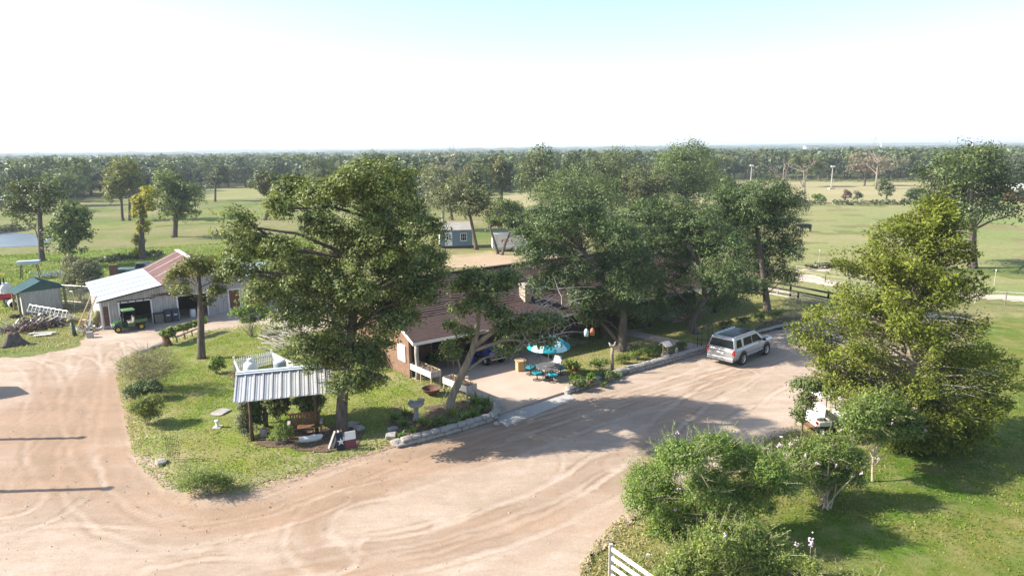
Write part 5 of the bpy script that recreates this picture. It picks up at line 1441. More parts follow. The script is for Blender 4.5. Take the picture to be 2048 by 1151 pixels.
pot('orange pot with broad leaves beside the stone edging', 1182, 768, .2, .34, 'terracotta', n=60, L=.4)
pot('small pot with pinkish flowers behind the patio chairs', 1140, 738, .15, .28, 'terracotta', n=50)
pot('clay pot with orange flowers left of the carved post', 1152, 742, .16, .28, 'terracotta', n=50)
for x, lab, m in ((4.4, 'blue plastic tote in the shade of the porch', 'blue_paint'), (5.6, 'white cooler standing on the porch by the trunk', 'bag_white')):
    a, b = hw_(x, .9); t = thing('storage_tote', lab, 'tote', (a, b, .15), TH); MB().box((0, 0, .22), (.6, .42, .42), taper=1.1).build('body', m, t); MB().box((0, 0, .455), (.7, .5, .05)).build('lid', m, t)
p = at(815, 722, .1); t = thing('iron_sculpture', 'rusty iron yard sculpture between the porch post and planter', 'sculpture', (p[0], p[1], .06))
MB().tube([(0, 0, 0), (.05, 0, .5), (-.05, 0, 1.0), (.12, 0, 1.35)], [.05, .04, .04, .03], 6).build('stem', 'rust', t); MB().box((.1, 0, 1.42), (.6, .3, .06), (0, .1, .2)).build('top_plate', 'wood_raw', t)
p = at(836, 728, .1); q = MB(); q.lathe([(.36, -.03), (.38, 0), (.36, .03), (.26, .03), (.24, 0), (.26, -.03), (.36, -.03)], 18, cap=False); [q.bar((0, 0, 0), (.36 * math.cos(k * .785), .36 * math.sin(k * .785), 0), .04, .03) for k in range(8)]; q.v = [(x, z, y + .36) for x, y, z in q.v]
tag(q.build('wagon_wheel', 'bark_pale', None, False, (p[0], p[1], .15), (R(-8), 0, R(-15))), 'old wagon wheel leaning at the white porch post', 'wagon wheel')

# ------------------------------------------------------------------ front bed ornaments
p = at(1224, 742, .2); t = thing('carved_post', 'tall carved log with a rooster on top in the mulch bed', 'post', (p[0], p[1], .15))
MB().tube([(0, 0, 0), (.02, 0, .5), (-.02, 0, 1.1), (.0, 0, 1.55)], [.13, .11, .10, .11], 9).build('log', 'bark_pale', t, True)
q = MB(); q.tube([(-.22, 0, 1.9), (-.12, 0, 1.72), (.02, 0, 1.66), (.14, 0, 1.76), (.17, 0, 1.92), (.2, 0, 1.96)], [.03, .08, .1, .07, .045, .02], 8); q.bar((0, 0, 1.5), (0, 0, 1.62), .04, .04); q.build('rooster', 'bark_dead', t, True)
p = at(1330, 718, .2); t = thing('wishing_well', 'small wooden wishing well with a grey shingled roof in the mulch bed', 'wishing well', (p[0], p[1], .15), R(30))
q = MB()
for k in range(10): a = 2 * math.pi * k / 10; q.box((.24 * math.cos(a), .24 * math.sin(a), .2), (.06, .15, .4), (0, 0, a))
tag(q.build('stave', 'wood_grey', t), kind='stuff'); MB().lathe([(.22, .1), (.001, .1)], 10).build('inside', 'black', t)
for s in (-1, 1): MB().box((s * .2, 0, .72), (.05, .05, .75)).build('upright', 'wood_raw', t)
MB().tube([(-.2, 0, .75), (.2, 0, .75)], .03, 6).build('windlass', 'wood_raw', t); MB().lathe([(.05, 0), (.07, .12)], 8, (0, 0, .5)).build('bucket', 'wood_raw', t)
for s in (-1, 1): MB().box((0, s * .17, 1.14), (.62, .44, .03), (s * -.7, 0, 0)).build('roof_board', 'wood_grey', t)
chunky('garden_figure', 'small pale garden figure right of the wishing well', 'figurine', 1353, 708, 'cream', ((.1, 0), (.08, .12), (.11, .25), (.07, .34), (.08, .42), (.02, .48)))
ar = thing('garden_arch', 'thin black iron garden arch at the end of the walkway', 'arch', (*at(1409, 697, .17), .15), R(35))
for y in (-.18, .18): MB().tube([(-.55, y, 0), (-.55, y, 1.5), (-.4, y, 1.85), (0, y, 2.02), (.4, y, 1.85), (.55, y, 1.5), (.55, y, 0)], .018, 5).build('hoop', 'black', ar)
for z in (.4, .8, 1.2, 1.6):
    for s in (-1, 1): MB().bar((s * .54, -.18, z), (s * .54, .18, z), .02, .02).build('cross_bar', 'black', ar)
iw = thing('iron_fence', 'low black iron fence panels either side of the arch', 'fence', (*at(1386, 697, .17), .15), R(-14))
for k in range(14): MB().bar((k * .1, 0, 0), (k * .1, 0, .8), .015, .015).build('bar', 'black', iw)
for z in (.12, .7): MB().bar((0, 0, z), (1.32, 0, z), .02, .02).build('rail', 'black', iw)
for px, py, lab, m, h in ((1172, 688, 'pale green hanging ornament under the first live oak', 'pale_teal', 1.0), (1184, 686, 'orange hanging ornament under the first live oak', 'terracotta', 1.0)):
    p = at(px, py + 30, .0); t = thing('hanging_ornament', lab, 'ornament', (p[0], p[1], 2.0))
    MB().lathe([(.14, -.4), (.16, -.1), (.1, .06), (.02, .12)], 9).build('body', m, t, True); MB().tube([(0, 0, .1), (.02, 0, 1.2)], .008, 4).build('cord', 'wood_dark', t)
p = at(348, 920, .17); t = thing('wire_trellis', 'thin black wire trellis in the rough corner of the lawn', 'trellis', (p[0], p[1], .15), R(10))
for x in (-.22, -.07, .07, .22):
    for y in (-.12, .12): MB().tube([(x, y, 0), (x * 1.02, y, 1.2)], .007, 4).build('upright', 'black', t)
for z in (.35, .75, 1.1):
    q = MB(); q.tube([(-.24, -.13, z), (.24, -.13, z), (.24, .13, z), (-.24, .13, z), (-.24, -.13, z)], .007, 4); q.build('hoop', 'black', t)
# wheelbarrow under the cedar, poles, gate
p = at(1835, 892, .1); t = thing('wheelbarrow', 'dark wheelbarrow tipped under the cedar', 'wheelbarrow', (p[0], p[1], .1), R(-20))
q = MB(); q.loft([[(-.3, -.22, .25), (.3, -.18, .25), (.3, .18, .25), (-.3, .22, .25)], [(-.42, -.34, .55), (.48, -.3, .5), (.48, .3, .5), (-.42, .34, .55)]], False); q.build('tray', 'navy', t); 
for s in (-1, 1): MB().bar((.7, s * .1, .2), (-.95, s * .3, .5), .04, .04).build('handle', 'steel', t)
wheel(t, .72, 0, .2, .08, 'steel')
g0 = Vector((*at(1222, 1086, 1.45), 0)); g1 = Vector((*at(1302, 1153, 1.25), 0))
gt = thing('white_gate', 'white board rail fence with a grey end post at the bottom edge', 'fence', (g0.x, g0.y, .0))
MB().box((0, 0, .72), (.12, .12, 1.44)).build('post', 'wood_grey', gt)
d = (g1 - g0); d.normalize()
for z in (1.28, .97, .66, .35): MB().bar((d.x * .06, d.y * .06, z), (d.x * 3.2, d.y * 3.2, z), .04, .13).build('rail', 'white_paint', gt)
MB().box((d.x * 3.26, d.y * 3.26, .72), (.12, .12, 1.44)).build('post', 'wood_grey', gt)

# ------------------------------------------------------------------ fences and animals to the right
def rail_fence(name, label, pts, hgt, rails, pm, rm, rw=.15, step=2.4, round_=False):
    P = [Vector((p[0], p[1], 0)) for p in pts]
    t = thing(name, label, 'fence', (P[0].x, P[0].y, 0))
    for a, b in zip(P, P[1:]):
        L = (b - a).length; n = max(1, round(L / step))
        for k in range(n + 1):
            c = a.lerp(b, k / n) - P[0]
            (MB().tube([c, c + Vector((0, 0, hgt))], .05, 6) if round_ else MB().box((c.x, c.y, hgt / 2), (.13, .13, hgt))).build('post', pm, t)
            if k < n:
                e = a.lerp(b, (k + 1) / n) - P[0]
                for z in rails:
                    (MB().tube([c + Vector((0, 0, z)), e + Vector((0, 0, z))], rw / 2, 6) if round_ else MB().bar(c + Vector((0, -.08, z)), e + Vector((0, -.08, z)), .035, rw)).build('rail', rm, t)
    return t
M['tar_wood'] = mat('tar_wood', (.05, .04, .035), (.025, .02, .02), rough=.85)
rail_fence('board_fence', 'dark board fence between the last live oak and the cedar', gp([(1490, 580), (1580, 596), (1655, 612), (1760, 632)]), 1.35, (1.22, .75), 'tar_wood', 'tar_wood', .17, 3)
rail_fence('plank_fence', 'pale weathered low planks along the board fence', [(x, y + .5) for x, y in gp([(1520, 590), (1600, 606), (1660, 619)])], .85, (.72, .3), 'wood_grey', 'bark_dead', .16, 2.5)
rail_fence('pipe_fence', 'grey white pipe corral fence beside the sandy path', gp([(1592, 552), (1650, 564), (1700, 571), (1790, 585)]), 1.2, (1.15, .7, .3), 'wood_grey', 'bark_dead', .05, 3, True)
rail_fence('pipe_fence', 'thin pipe fence beyond the right side of the cedar', gp([(1950, 606), (2010, 610), (2120, 618)]), 1.2, (1.15, .55), 'wood_grey', 'wood_grey', .09, 4, True)
for px, py, h, lab in ((1988, 570, 1.5, 'thin steel post with a white top in the pasture'), (1637, 527, 1.6, 'thin post at the edge of the shaded pasture'), (1505, 588, 1.5, 'white topped post beside the third live oak')):
    p = at(px, py); t = thing('fence_post', lab, 'post', (p[0], p[1], 0)); MB().tube([(0, 0, 0), (.03, 0, h)], .035, 6).build('stake', 'wood_grey', t); MB().lathe([(.045, 0), (.045, .16), (.001, .17)], 8, (.03, 0, h - .05)).build('cap', 'bag_white', t)
for (px, py, top), lab in zip(((1662, 378, 333), (1501, 372, 330)), ('tall light pole standing in the straw field', 'light pole rising among the trees left of the straw field')):
    p = at(px, py); h = CAM_H * (py - top) / (py - 293); t = thing('light_pole', lab, 'light pole', (p[0], p[1], 0))
    MB().tube([(0, 0, 0), (0, 0, h)], [.2, .14], 8).build('pole', 'concrete_grey', t); MB().box((0, -.2, h), (1.2, .6, .5)).build('lamp_head', 'bag_white', t); MB().box((0, 0, .2), (1.6, 1.6, .5)).build('base', 'concrete', t)
# cow
p = at(1610, 463); cw = thing('cow', 'black cow standing in the shade of the right pasture', 'cow', (p[0], p[1], -.05), R(12))
def skin(name, joints, edges, m, parent, levels=1):
    me = bpy.data.meshes.new(name); me.from_pydata([j[:3] for j in joints], edges, []); me.materials.append(M[m])
    o = bpy.data.objects.new(name, me); COL.objects.link(o); o.parent = parent
    o.modifiers.new('skin', 'SKIN')
    for v, j in zip(me.skin_vertices[0].data, joints): v.radius = (j[3], j[4] if len(j) > 4 else j[3])
    me.skin_vertices[0].data[0].use_root = True
    s = o.modifiers.new('sub', 'SUBSURF'); s.levels = s.render_levels = levels
    return o
J = [(0, 0, 1.02, .34, .38), (.55, 0, 1.05, .33, .40), (-.6, 0, 1.08, .30, .34), (-.95, 0, 1.1, .22, .24), (.95, 0, 1.15, .2, .26), (1.25, 0, 1.2, .14, .17), (1.5, 0, 1.12, .13, .14), (1.78, 0, .95, .08, .09),
     (.62, .2, .7, .13), (.62, .2, .38, .08), (.60, .2, .03, .07), (.62, -.2, .7, .13), (.66, -.2, .38, .08), (.7, -.2, .03, .07),
     (-.8, .2, .72, .17), (-.95, .2, .42, .08), (-.88, .2, .03, .07), (-.8, -.2, .72, .17), (-1.0, -.2, .42, .08), (-.95, -.2, .03, .07), (-1.15, 0, 1.1, .05), (-1.22, 0, .6, .03), (1.38, .18, 1.22, .05), (1.38, -.18, 1.22, .05)]
E_ = [(0, 1), (0, 2), (2, 3), (1, 4), (4, 5), (5, 6), (6, 7), (1, 8), (8, 9), (9, 10), (1, 11), (11, 12), (12, 13), (2, 14), (14, 15), (15, 16), (2, 17), (17, 18), (18, 19), (3, 20), (20, 21), (5, 22), (5, 23)]
o = skin('body', J, E_, 'black', cw); cw.rotation_euler = (0, 0, R(190))
# building at the far right edge, far water towers and roofs
p = at(2036, 402); t = thing('farm_building', 'low brown farm building at the far right edge', 'building', (p[0], p[1], 0), R(-12))
MB().box((3, 3, 1.4), (9, 6, 2.8)).build('wall', 'wood_red', t); q = MB(); slab(q, -2, 8, (-.8, 2.6), (3, 4.2), .2); slab(q, -2, 8, (3, 4.2), (6.8, 2.6), .2); q.build('roof', 'wood_grey', t)
for x in (0, 4.5): window(t, (x, -.06, 1.6), 1.4, 1.3, 'y')
MB().box((2.2, -.05, 1.05), (1.1, .1, 2.1)).build('door', 'white_paint', t)
for px, top, Y, lab in ((1762, 283, 1500, 'distant white water tower on the hazy skyline'), (1944, 280, 1300, 'pale far tower standing right of the water tower')):
    c = aty(px, 296, Y); zt = aty(px, top, Y)[2]; t = thing('water_tower', lab, 'tower', (c[0], Y, 0))
    MB().tube([(0, 0, 0), (0, 0, zt - 2)], .8, 10).build('stem', 'white_paint', t); MB().lathe([(.9, -4), (2.4, -2.4), (2.4, -.3), (1.2, .6), (.01, .8)], 14, (0, 0, zt)).build('tank', 'white_paint', t, True)
c = aty(1925, 296, 1200); zt = aty(1925, 272, 1200)[2]; t = thing('radio_mast', 'thin dark mast on the right skyline', 'mast', (c[0], 1200, 0)); MB().tube([(0, 0, 0), (0, 0, zt)], [.5, .25], 5).build('mast', 'steel', t)
p = aty(1622, 291, 1000); t = thing('far_house', 'pale far building among the hazy trees', 'building', (p[0], 1000, 0)); MB().box((0, 0, 7), (18, 10, 14)).build('wall', 'white_paint', t); MB().box((0, 0, 14.4), (20, 12, .8)).build('roof', 'grey_blue', t)
# poles left of the frame whose shadows cross the yard
for px, py, h, lab in ((-300, 888, 7.6, 'utility pole left of the drive'), (-330, 993, 7.6, 'utility pole at the near end of the drive')):
    p = at(px, py); t = thing('utility_pole', lab, 'pole', (p[0], p[1], 0)); MB().tube([(0, 0, 0), (0, 0, h)], [.16, .12], 8).build('pole', 'wood_dark', t); MB().lathe([(.2, 0), (.2, .1), (.05, .16)], 8, (0, 0, h)).build('cap', 'steel', t)

# a small gabled pump house just outside the left edge, whose pointed shadow lies on the drive
p = at(58, 790); t = thing('pump_house', 'small gabled pump house at the left edge of the drive', 'shed', (p[0] - 3.2 / math.tan(SUN_EL), p[1], 0))
MB().box((-1.6, 0, 1.1), (2.8, 2.2, 2.2)).build('wall', 'wood_grey', t)
q = MB(); q.add([(0, 0, 3.2), (-3.3, 0, 3.2), (0, -1.35, 2.1), (-3.3, -1.35, 2.1), (0, 1.35, 2.1), (-3.3, 1.35, 2.1), (0, 0, 3.12), (-3.3, 0, 3.12), (0, -1.35, 2.02), (-3.3, -1.35, 2.02), (0, 1.35, 2.02), (-3.3, 1.35, 2.02)], [(0, 1, 3, 2), (0, 4, 5, 1), (6, 8, 9, 7), (6, 7, 11, 10), (0, 2, 8, 6), (0, 6, 10, 4), (1, 7, 9, 3), (1, 5, 11, 7), (2, 3, 9, 8), (4, 10, 11, 5)]); q.build('roof', 'rust_roof', t)
MB().add([(-.21, -1.05, 2.2), (-.21, 1.05, 2.2), (-.21, 0, 3.05)], [(0, 1, 2)]).build('gable', 'wood_grey', t)
# ------------------------------------------------------------------ trees and shrubs near the house
def ptree(name, label, base_px, lobes, trunk_px, r0, n_leaf, L, leaf, spread=2.5, z0=0.0, **kw):
    b = at(*base_px, z0); base = (b[0], b[1], z0 - .03)
    lb = [(x, y, z - base[2], a, c, d) for x, y, z, a, c, d in lobes_px(b, lobes, spread, kw.pop('depth_k', 1.0))]
    tp = [(x, y, z - base[2]) for x, y, z in px_path(b, trunk_px)]
    return tree(name, label, base, lb, tp, r0, n_leaf, L, leaf, **kw)

big = [(785, 655, 26, 22), (768, 635, 28, 22), (690, 500, 50, 40), (800, 500, 45, 40), (560, 500, 34, 28), (660, 680, 40, 34), (760, 680, 34, 30), (640, 540, 45, 36), (735, 345, 40, 22), (775, 362, 55, 40), (715, 385, 60, 48), (650, 395, 55, 42), (590, 388, 45, 34), (560, 418, 32, 30), (795, 428, 55, 50), (730, 450, 60, 48), (655, 455, 55, 42), (845, 470, 42, 46), (850, 530, 45, 42), (795, 545, 52, 40),
       (775, 605, 55, 40), (835, 592, 36, 32), (742, 510, 48, 36), (470, 450, 42, 34), (505, 500, 50, 38), (478, 540, 38, 32), (560, 555, 55, 38), (530, 588, 45, 30), (612, 580, 52, 40), (598, 520, 42, 30), (590, 636, 48, 34),
       (642, 620, 52, 40), (622, 695, 48, 36), (655, 728, 44, 36), (704, 650, 45, 44), (722, 715, 46, 40), (742, 760, 30, 24), (692, 768, 34, 22), (630, 762, 34, 26), (705, 580, 45, 40), (880, 560, 26, 26), (815, 640, 30, 22)]
rng = np.random.default_rng(21); random.seed(21)
ptree('big_oak', 'tall spreading oak in the middle of the yard, its crown over the pavilion roof', (683, 862), big, [(683, 862), (684, 810), (690, 740), (704, 660), (708, 600), (722, 520), (752, 440), (768, 385)], .30, 115000, .15, 'leaf_oak', 3.0, .15, k=30, rc=.48, sh=(420, .55, 10), n_twig=7, flare=1.6, gap=.15, gsc=1.0)
o1 = [(1080, 448, 42, 36), (1150, 430, 58, 36), (1115, 495, 58, 44), (1190, 465, 58, 44), (1070, 520, 40, 40), (1145, 555, 55, 42), (1212, 535, 48, 46), (1256, 570, 40, 40), (1200, 606, 46, 30), (1182, 636, 32, 22), (1262, 618, 36, 30), (1085, 572, 34, 30), (1056, 478, 28, 34), (1235, 480, 45, 40), (1270, 530, 40, 38), (1225, 590, 36, 30), (1165, 600, 40, 26), (1112, 455, 45, 34)]
ptree('live_oak', 'live oak nearest the patio with a forked trunk by the walkway', (1243, 702), o1, [(1243, 702), (1244, 665), (1248, 635), (1246, 600), (1200, 550), (1165, 500)], .33, 66000, .13, 'leaf_live', 3.0, .1, k=30, rc=.5, gap=.05, gsc=1.0, aspect=.55, sh=(420, .5, 10), group='live oaks along the house', extra=lambda mb, t: mb.tube([(-.1, 0, .5), (-.55, .1, 1.1), (-1.1, .3, 1.7), (-1.9, .6, 2.6)], [.2, .17, .14, .08], 7))
o2 = [(1290, 440, 55, 40), (1345, 428, 55, 40), (1400, 455, 55, 44), (1318, 500, 55, 44), (1380, 515, 55, 44), (1440, 495, 50, 44), (1340, 565, 50, 42), (1420, 565, 50, 42), (1300, 605, 40, 36), (1368, 604, 36, 22), (1458, 555, 42, 40), (1272, 500, 45, 40), (1440, 605, 36, 26), (1285, 560, 42, 40), (1325, 625, 38, 20), (1270, 640, 28, 18), (1400, 500, 45, 40), (1365, 460, 45, 36)]
ptree('live_oak', 'middle live oak with a curved trunk forking low behind the SUV', (1388, 667), o2, [(1388, 667), (1384, 640), (1393, 622), (1410, 595), (1405, 540), (1375, 490)], .30, 64000, .14, 'leaf_live', 3.2, .1, k=30, rc=.52, gap=.05, gsc=1.0, aspect=.55, sh=(420, .55, 10), group='live oaks along the house')
o3 = [(1445, 405, 42, 32), (1485, 394, 50, 30), (1535, 388, 50, 30), (1572, 410, 40, 34), (1502, 438, 55, 40), (1560, 456, 42, 40), (1470, 468, 45, 40), (1532, 505, 46, 40), (1576, 502, 28, 36), (1492, 535, 45, 34), (1542, 548, 42, 26), (1580, 558, 20, 20), (1450, 430, 40, 34), (1455, 590, 38, 30), (1488, 578, 34, 24), (1520, 420, 45, 36), (1515, 570, 34, 18)]
ptree('live_oak', 'farthest live oak beside the dark board fence', (1535, 622), o3, [(1535, 622), (1532, 590), (1528, 560), (1520, 500), (1512, 450)], .32, 64000, .14, 'leaf_live', 3.2, .1, k=30, rc=.55, gap=.05, gsc=1.0, aspect=.55, sh=(420, .55, 10), group='live oaks along the house')
ln_ = [(950, 558, 34, 22), (985, 578, 38, 26), (926, 574, 26, 20), (962, 608, 34, 22), (1012, 560, 28, 20), (902, 650, 15, 11), (930, 664, 20, 14), (918, 620, 16, 12), (906, 702, 16, 22), (1020, 655, 32, 18), (1065, 645, 36, 18), (1000, 628, 24, 16), (1062, 676, 32, 13), (1088, 683, 30, 9), (1100, 640, 28, 16), (1030, 686, 26, 14), (1008, 702, 20, 11)]
def bare(n, px0, px1, py0, py1):
    def f(mb, t):
        mb = MB()
        for k in range(n):
            a = aty(random.uniform(px0, px1), random.uniform(py0, py1), t.location.y + random.uniform(-1, 1)) - np.array(t.location)
            p = [Vector(a)]; d = Vector((random.uniform(-1, 1), random.uniform(-.6, .6), random.uniform(-.5, .5))).normalized() * .38
            for _ in range(4): d = (d + Vector((random.uniform(-.2, .2), random.uniform(-.15, .15), random.uniform(-.2, .12)))); p.append(p[-1] + d)
            mb.tube(p, [.02, .016, .013, .009, .005], 4, 0, False)
            mb.tube([p[2], p[2] + Vector((d.z, d.y, -d.x)) * 1.5], [.01, .004], 3, 0, False)
        tag(mb.build('bare_twig', 'bark_dead', t), kind='stuff')
    return f
ptree('leaning_oak', 'leaning thin crowned oak rising from the stone edged flower bed', (897, 818), ln_, [(897, 818), (905, 790), (924, 748), (944, 702), (953, 668), (957, 625), (962, 585)], .24, 13500, .17, 'leaf_oak', 1.0, .15, bark='bark_pale', k=14, rc=.5, sh=(120, .5, 7), n_twig=8, flare=1.35, lim=.8,
      extra=lambda mb, t: (mb.tube([Vector(p) for p in px_path(at(897, 818, .15), [(946, 698), (985, 668), (1020, 652), (1062, 640), (1110, 622)])], [.16, .13, .10, .07, .04], 7), bare(60, 1030, 1130, 570, 690)(mb, t)))
t4 = [(356, 560, 24, 20), (380, 543, 32, 24), (420, 540, 32, 24), (440, 560, 22, 20), (400, 524, 30, 14), (366, 584, 19, 14), (432, 584, 19, 13), (350, 578, 15, 11), (388, 602, 14, 10), (416, 604, 12, 10)]
ptree('lopped_tree', 'straight grey trunk with a lopped top and small yellowing crown on the left lawn', (403, 716), t4, [(403, 716), (402, 680), (402, 640), (401, 598), (399, 575), (397, 548)], .27, 7500, .17, 'leaf_autumn', 1.2, .15, k=14, rc=.42, n_twig=7, flare=1.2, gap=.3, gsc=.7, sh=(80, .5, 8))

# the cedar: a trunk with outward plumes
def cedar():
    b = at(1815, 890, .1); base = (b[0], b[1], .08)
    t = thing('cedar', 'broad yellow green cedar beside the drive at the right', 'tree', base)
    ys = [398, 415, 440, 470, 500, 560, 620, 680, 730, 780, 830, 872]
    lf = [1862, 1822, 1752, 1690, 1688, 1664, 1606, 1560, 1556, 1632, 1690, 1760]
    rt = [1884, 1902, 1928, 1950, 1972, 1952, 1985, 2012, 2040, 2036, 1985, 1960]
    ax = [1872, 1868, 1858, 1850, 1845, 1838, 1830, 1824, 1820, 1818, 1816, 1815]
    n_pl = 275
    mb = MB(); top = None
    tr = [Vector(aty(x, y, b[1]) - np.array(base)) for x, y in ((1815, 890), (1817, 800), (1824, 700), (1836, 580), (1850, 480), (1868, 405))]
    mb.tube(tr, [.34, .25, .21, .16, .10, .03], 9)
    P_, N_, T_, S_, W_, tone_, warm_ = [], [], [], [], [], [], []
    for i in range(n_pl):
        u = rng.random() ** .8
        y = 398 + (868 - 398) * u
        l, r, c = np.interp(y, ys, lf), np.interp(y, ys, rt), np.interp(y, ys, ax)
        az = rng.uniform(0, 2 * np.pi)
        s = pxm(b[1], 6)
        rx = ((r - c) if math.cos(az) > 0 else (c - l)) * s; ry = .5 * (r - l) * s * .82
        f = rng.uniform(.80, 1.0) if rng.random() < .8 else rng.uniform(.35, .8)
        f *= .80 + .28 * VN(np.array([az * 2.2]), np.array([u * 14.0]), 1.0)[0]
        ctr = aty(c, y, b[1]) - np.array(base)
        rad = math.hypot(rx * math.cos(az), ry * math.sin(az))
        tip = ctr + np.array((rx * math.cos(az) * f, ry * math.sin(az) * f, 0))
        d = np.array((rx * math.cos(az), ry * math.sin(az), 0)); d /= max(.1, np.linalg.norm(d))
        d = d + np.array((0, 0, rng.uniform(-.1, .5) + .35 * (1 - u))); d /= np.linalg.norm(d)
        ln = min(rad * .75, rng.uniform(1.0, 1.9)) + .25
        root = Vector(ctr - np.array((0, 0, rad * .3)))
        a0 = Vector(tip - d * ln)
        mb.tube([root, root.lerp(a0, .55) + Vector((0, 0, .12)), a0, Vector(tip - d * ln * .25)], [.055, .04, .03, .01], 5, 0, False)
        k = int(rng.integers(300, 520)); tt = rng.random(k) ** .8
        w = (.12 + .36 * np.sin(np.pi * np.clip(tt * .85 + .12, 0, 1))) * rng.uniform(.75, 1.15)
        off = rng.normal(size=(k, 3)) * w[:, None] * .62; off[:, 2] *= .7
        # little upright tufts
        nt = 9; ti = rng.integers(0, nt, k); tc = rng.normal(size=(nt, 3)) * .3
        off = off * .55 + tc[ti] * (w[:, None] / .4)
        P = tip - d * ln + d * (tt * ln)[:, None] + off + np.array((0, 0, -.10)) * (tt ** 2)[:, None]
        P_.append(P); T_.append(unit(d + unit(off) * .8 + rng.normal(size=(k, 3)) * .35 + np.array((0, 0, .25))))
        N_.append(unit(rng.normal(size=(k, 3)) * .7 + d * .3 + np.array((0, 0, .6))))
        sz = rng.uniform(.08, .19, k); S_.append(sz); W_.append(sz * .42)
        tone_.append(np.clip(rng.normal(.52, .14) + .18 * (tt - .5) + rng.normal(0, .2, k), 0, 1)); warm_.append(np.clip(rng.random(k) * .92 + .1 * (tt < .2), 0, 1))
    for k in range(34):     # bare inner twigs
        u = rng.random(); y = 450 + 380 * u; c = np.interp(y, ys, ax); ctr = Vector(aty(c, y, b[1]) - np.array(base)); az = rng.uniform(3.4, 6.0); r_ = np.interp(y, ys, rt) - c
        e = ctr + Vector((math.cos(az), math.sin(az), .1)) * r_ * pxm(b[1]) * rng.uniform(.5, .9)
        mb.tube([ctr.lerp(e, .4), ctr.lerp(e, .75) + Vector((0, 0, .1)), e], [.016, .011, .004], 4, 1, False)
    o = mb.build('trunk', ['bark_pale', 'bark_dead'], t, True)
    leaf_obj('crown', np.concatenate(P_), np.concatenate(N_), np.concatenate(T_), np.concatenate(S_), np.concatenate(W_), np.concatenate(tone_), np.concatenate(warm_), 'leaf_cedar', t)
cedar()
ptree('oak_sapling', 'dark leaved oak sapling in front of the golf cart', (1602, 884), [(1608, 772, 24, 18), (1640, 775, 26, 14), (1612, 806, 18, 18), (1600, 832, 10, 18), (1668, 782, 16, 12)], [(1602, 884), (1605, 850), (1614, 810), (1630, 780)], .05, 3000, .14, 'leaf_oak', .5, .1, k=14, rc=.35, flare=1.2)

# crepe myrtles and the other flowering shrubs
def stems(pts, r=.03):
    def f(mb, t):
        for a, b_ in pts:
            a, b_ = Vector(a), Vector(b_); m_ = a.lerp(b_, .5) + Vector((random.uniform(-.08, .08), random.uniform(-.08, .08), .1))
            mb.tube([a, m_, b_], [r, r * .8, r * .5], 6, 0, False)
    return f
c1 = [(1300, 962, 45, 36), (1360, 922, 50, 38), (1430, 902, 46, 34), (1485, 922, 46, 34), (1532, 942, 40, 34), (1558, 966, 30, 28), (1282, 1000, 32, 30), (1342, 1010, 50, 38), (1420, 980, 55, 42), (1500, 1000, 46, 38), (1330, 1055, 36, 28), (1400, 1055, 40, 28), (1456, 1045, 36, 28)]
ptree('crepe_myrtle', 'large green crepe myrtle with scattered pale blossoms at the drive edge', (1405, 1078), c1, [(1405, 1078), (1410, 1050), (1415, 1000), (1420, 950)], .06, 52000, .085, 'leaf_crepe', 1.1, .1, bark='bark_crepe', k=24, rc=.3, gap=.06, gsc=.6, sh=(950, .75, 18), blossoms=12, cat='shrub', n_twig=7, flare=1.2, group='crepe myrtles by the drive',
      extra=stems([((random.uniform(-.3, .3), random.uniform(-.25, .25), 0), (random.uniform(-1.6, 1.6), random.uniform(-.8, .8), random.uniform(1.2, 2.1))) for k in range(14)]))
c2 = [(1606, 912, 36, 28), (1660, 900, 42, 30), (1702, 922, 32, 28), (1640, 948, 42, 30), (1690, 960, 32, 26), (1598, 948, 26, 24), (1650, 985, 26, 16), (1582, 925, 30, 24), (1572, 968, 26, 24)]
ptree('crepe_myrtle', 'paler crepe myrtle with lilac flower heads behind the large one', (1650, 1014), c2, [(1650, 1014), (1652, 985), (1655, 950), (1658, 920)], .05, 24000, .085, 'leaf_light', .8, .1, bark='bark_crepe', k=18, rc=.3, gap=.07, gsc=.5, sh=(460, .65, 14), blossoms=26, cat='shrub', n_twig=7, flare=1.2, group='crepe myrtles by the drive',
      extra=stems([((random.uniform(-.25, .25), random.uniform(-.2, .2), 0), (random.uniform(-.9, .9), random.uniform(-.5, .5), random.uniform(.9, 1.6))) for k in range(11)]))
c3 = [(1720, 832, 36, 28), (1760, 812, 42, 30), (1800, 842, 36, 28), (1750, 862, 40, 24), (1782, 872, 30, 20), (1708, 862, 26, 20), (1826, 862, 16, 16)]
ptree('crepe_myrtle', 'young crepe myrtle tree with a pale forked trunk on the right lawn', (1745, 962), c3, [(1745, 962), (1745, 935), (1746, 912)], .055, 11000, .11, 'leaf_light', .9, .1, bark='bark_crepe', k=16, rc=.32, gap=.07, gsc=.5, sh=(320, .6, 13), blossoms=8, n_twig=6, flare=1.15, group='crepe myrtles by the drive',
      extra=stems([((.02, 0, .78), (-.3, .1, 1.5)), ((.02, 0, .78), (.0, .2, 1.45)), ((.02, 0, .78), (.42, -.1, 1.3)), ((.02, 0, .78), (.2, .2, 1.6))], .045))
c4 = [(1380, 1125, 42, 34), (1440, 1080, 46, 34), (1500, 1085, 46, 34), (1545, 1115, 40, 34), (1472, 1135, 55, 34), (1400, 1175, 55, 34), (1560, 1165, 46, 34), (1345, 1160, 35, 28)]
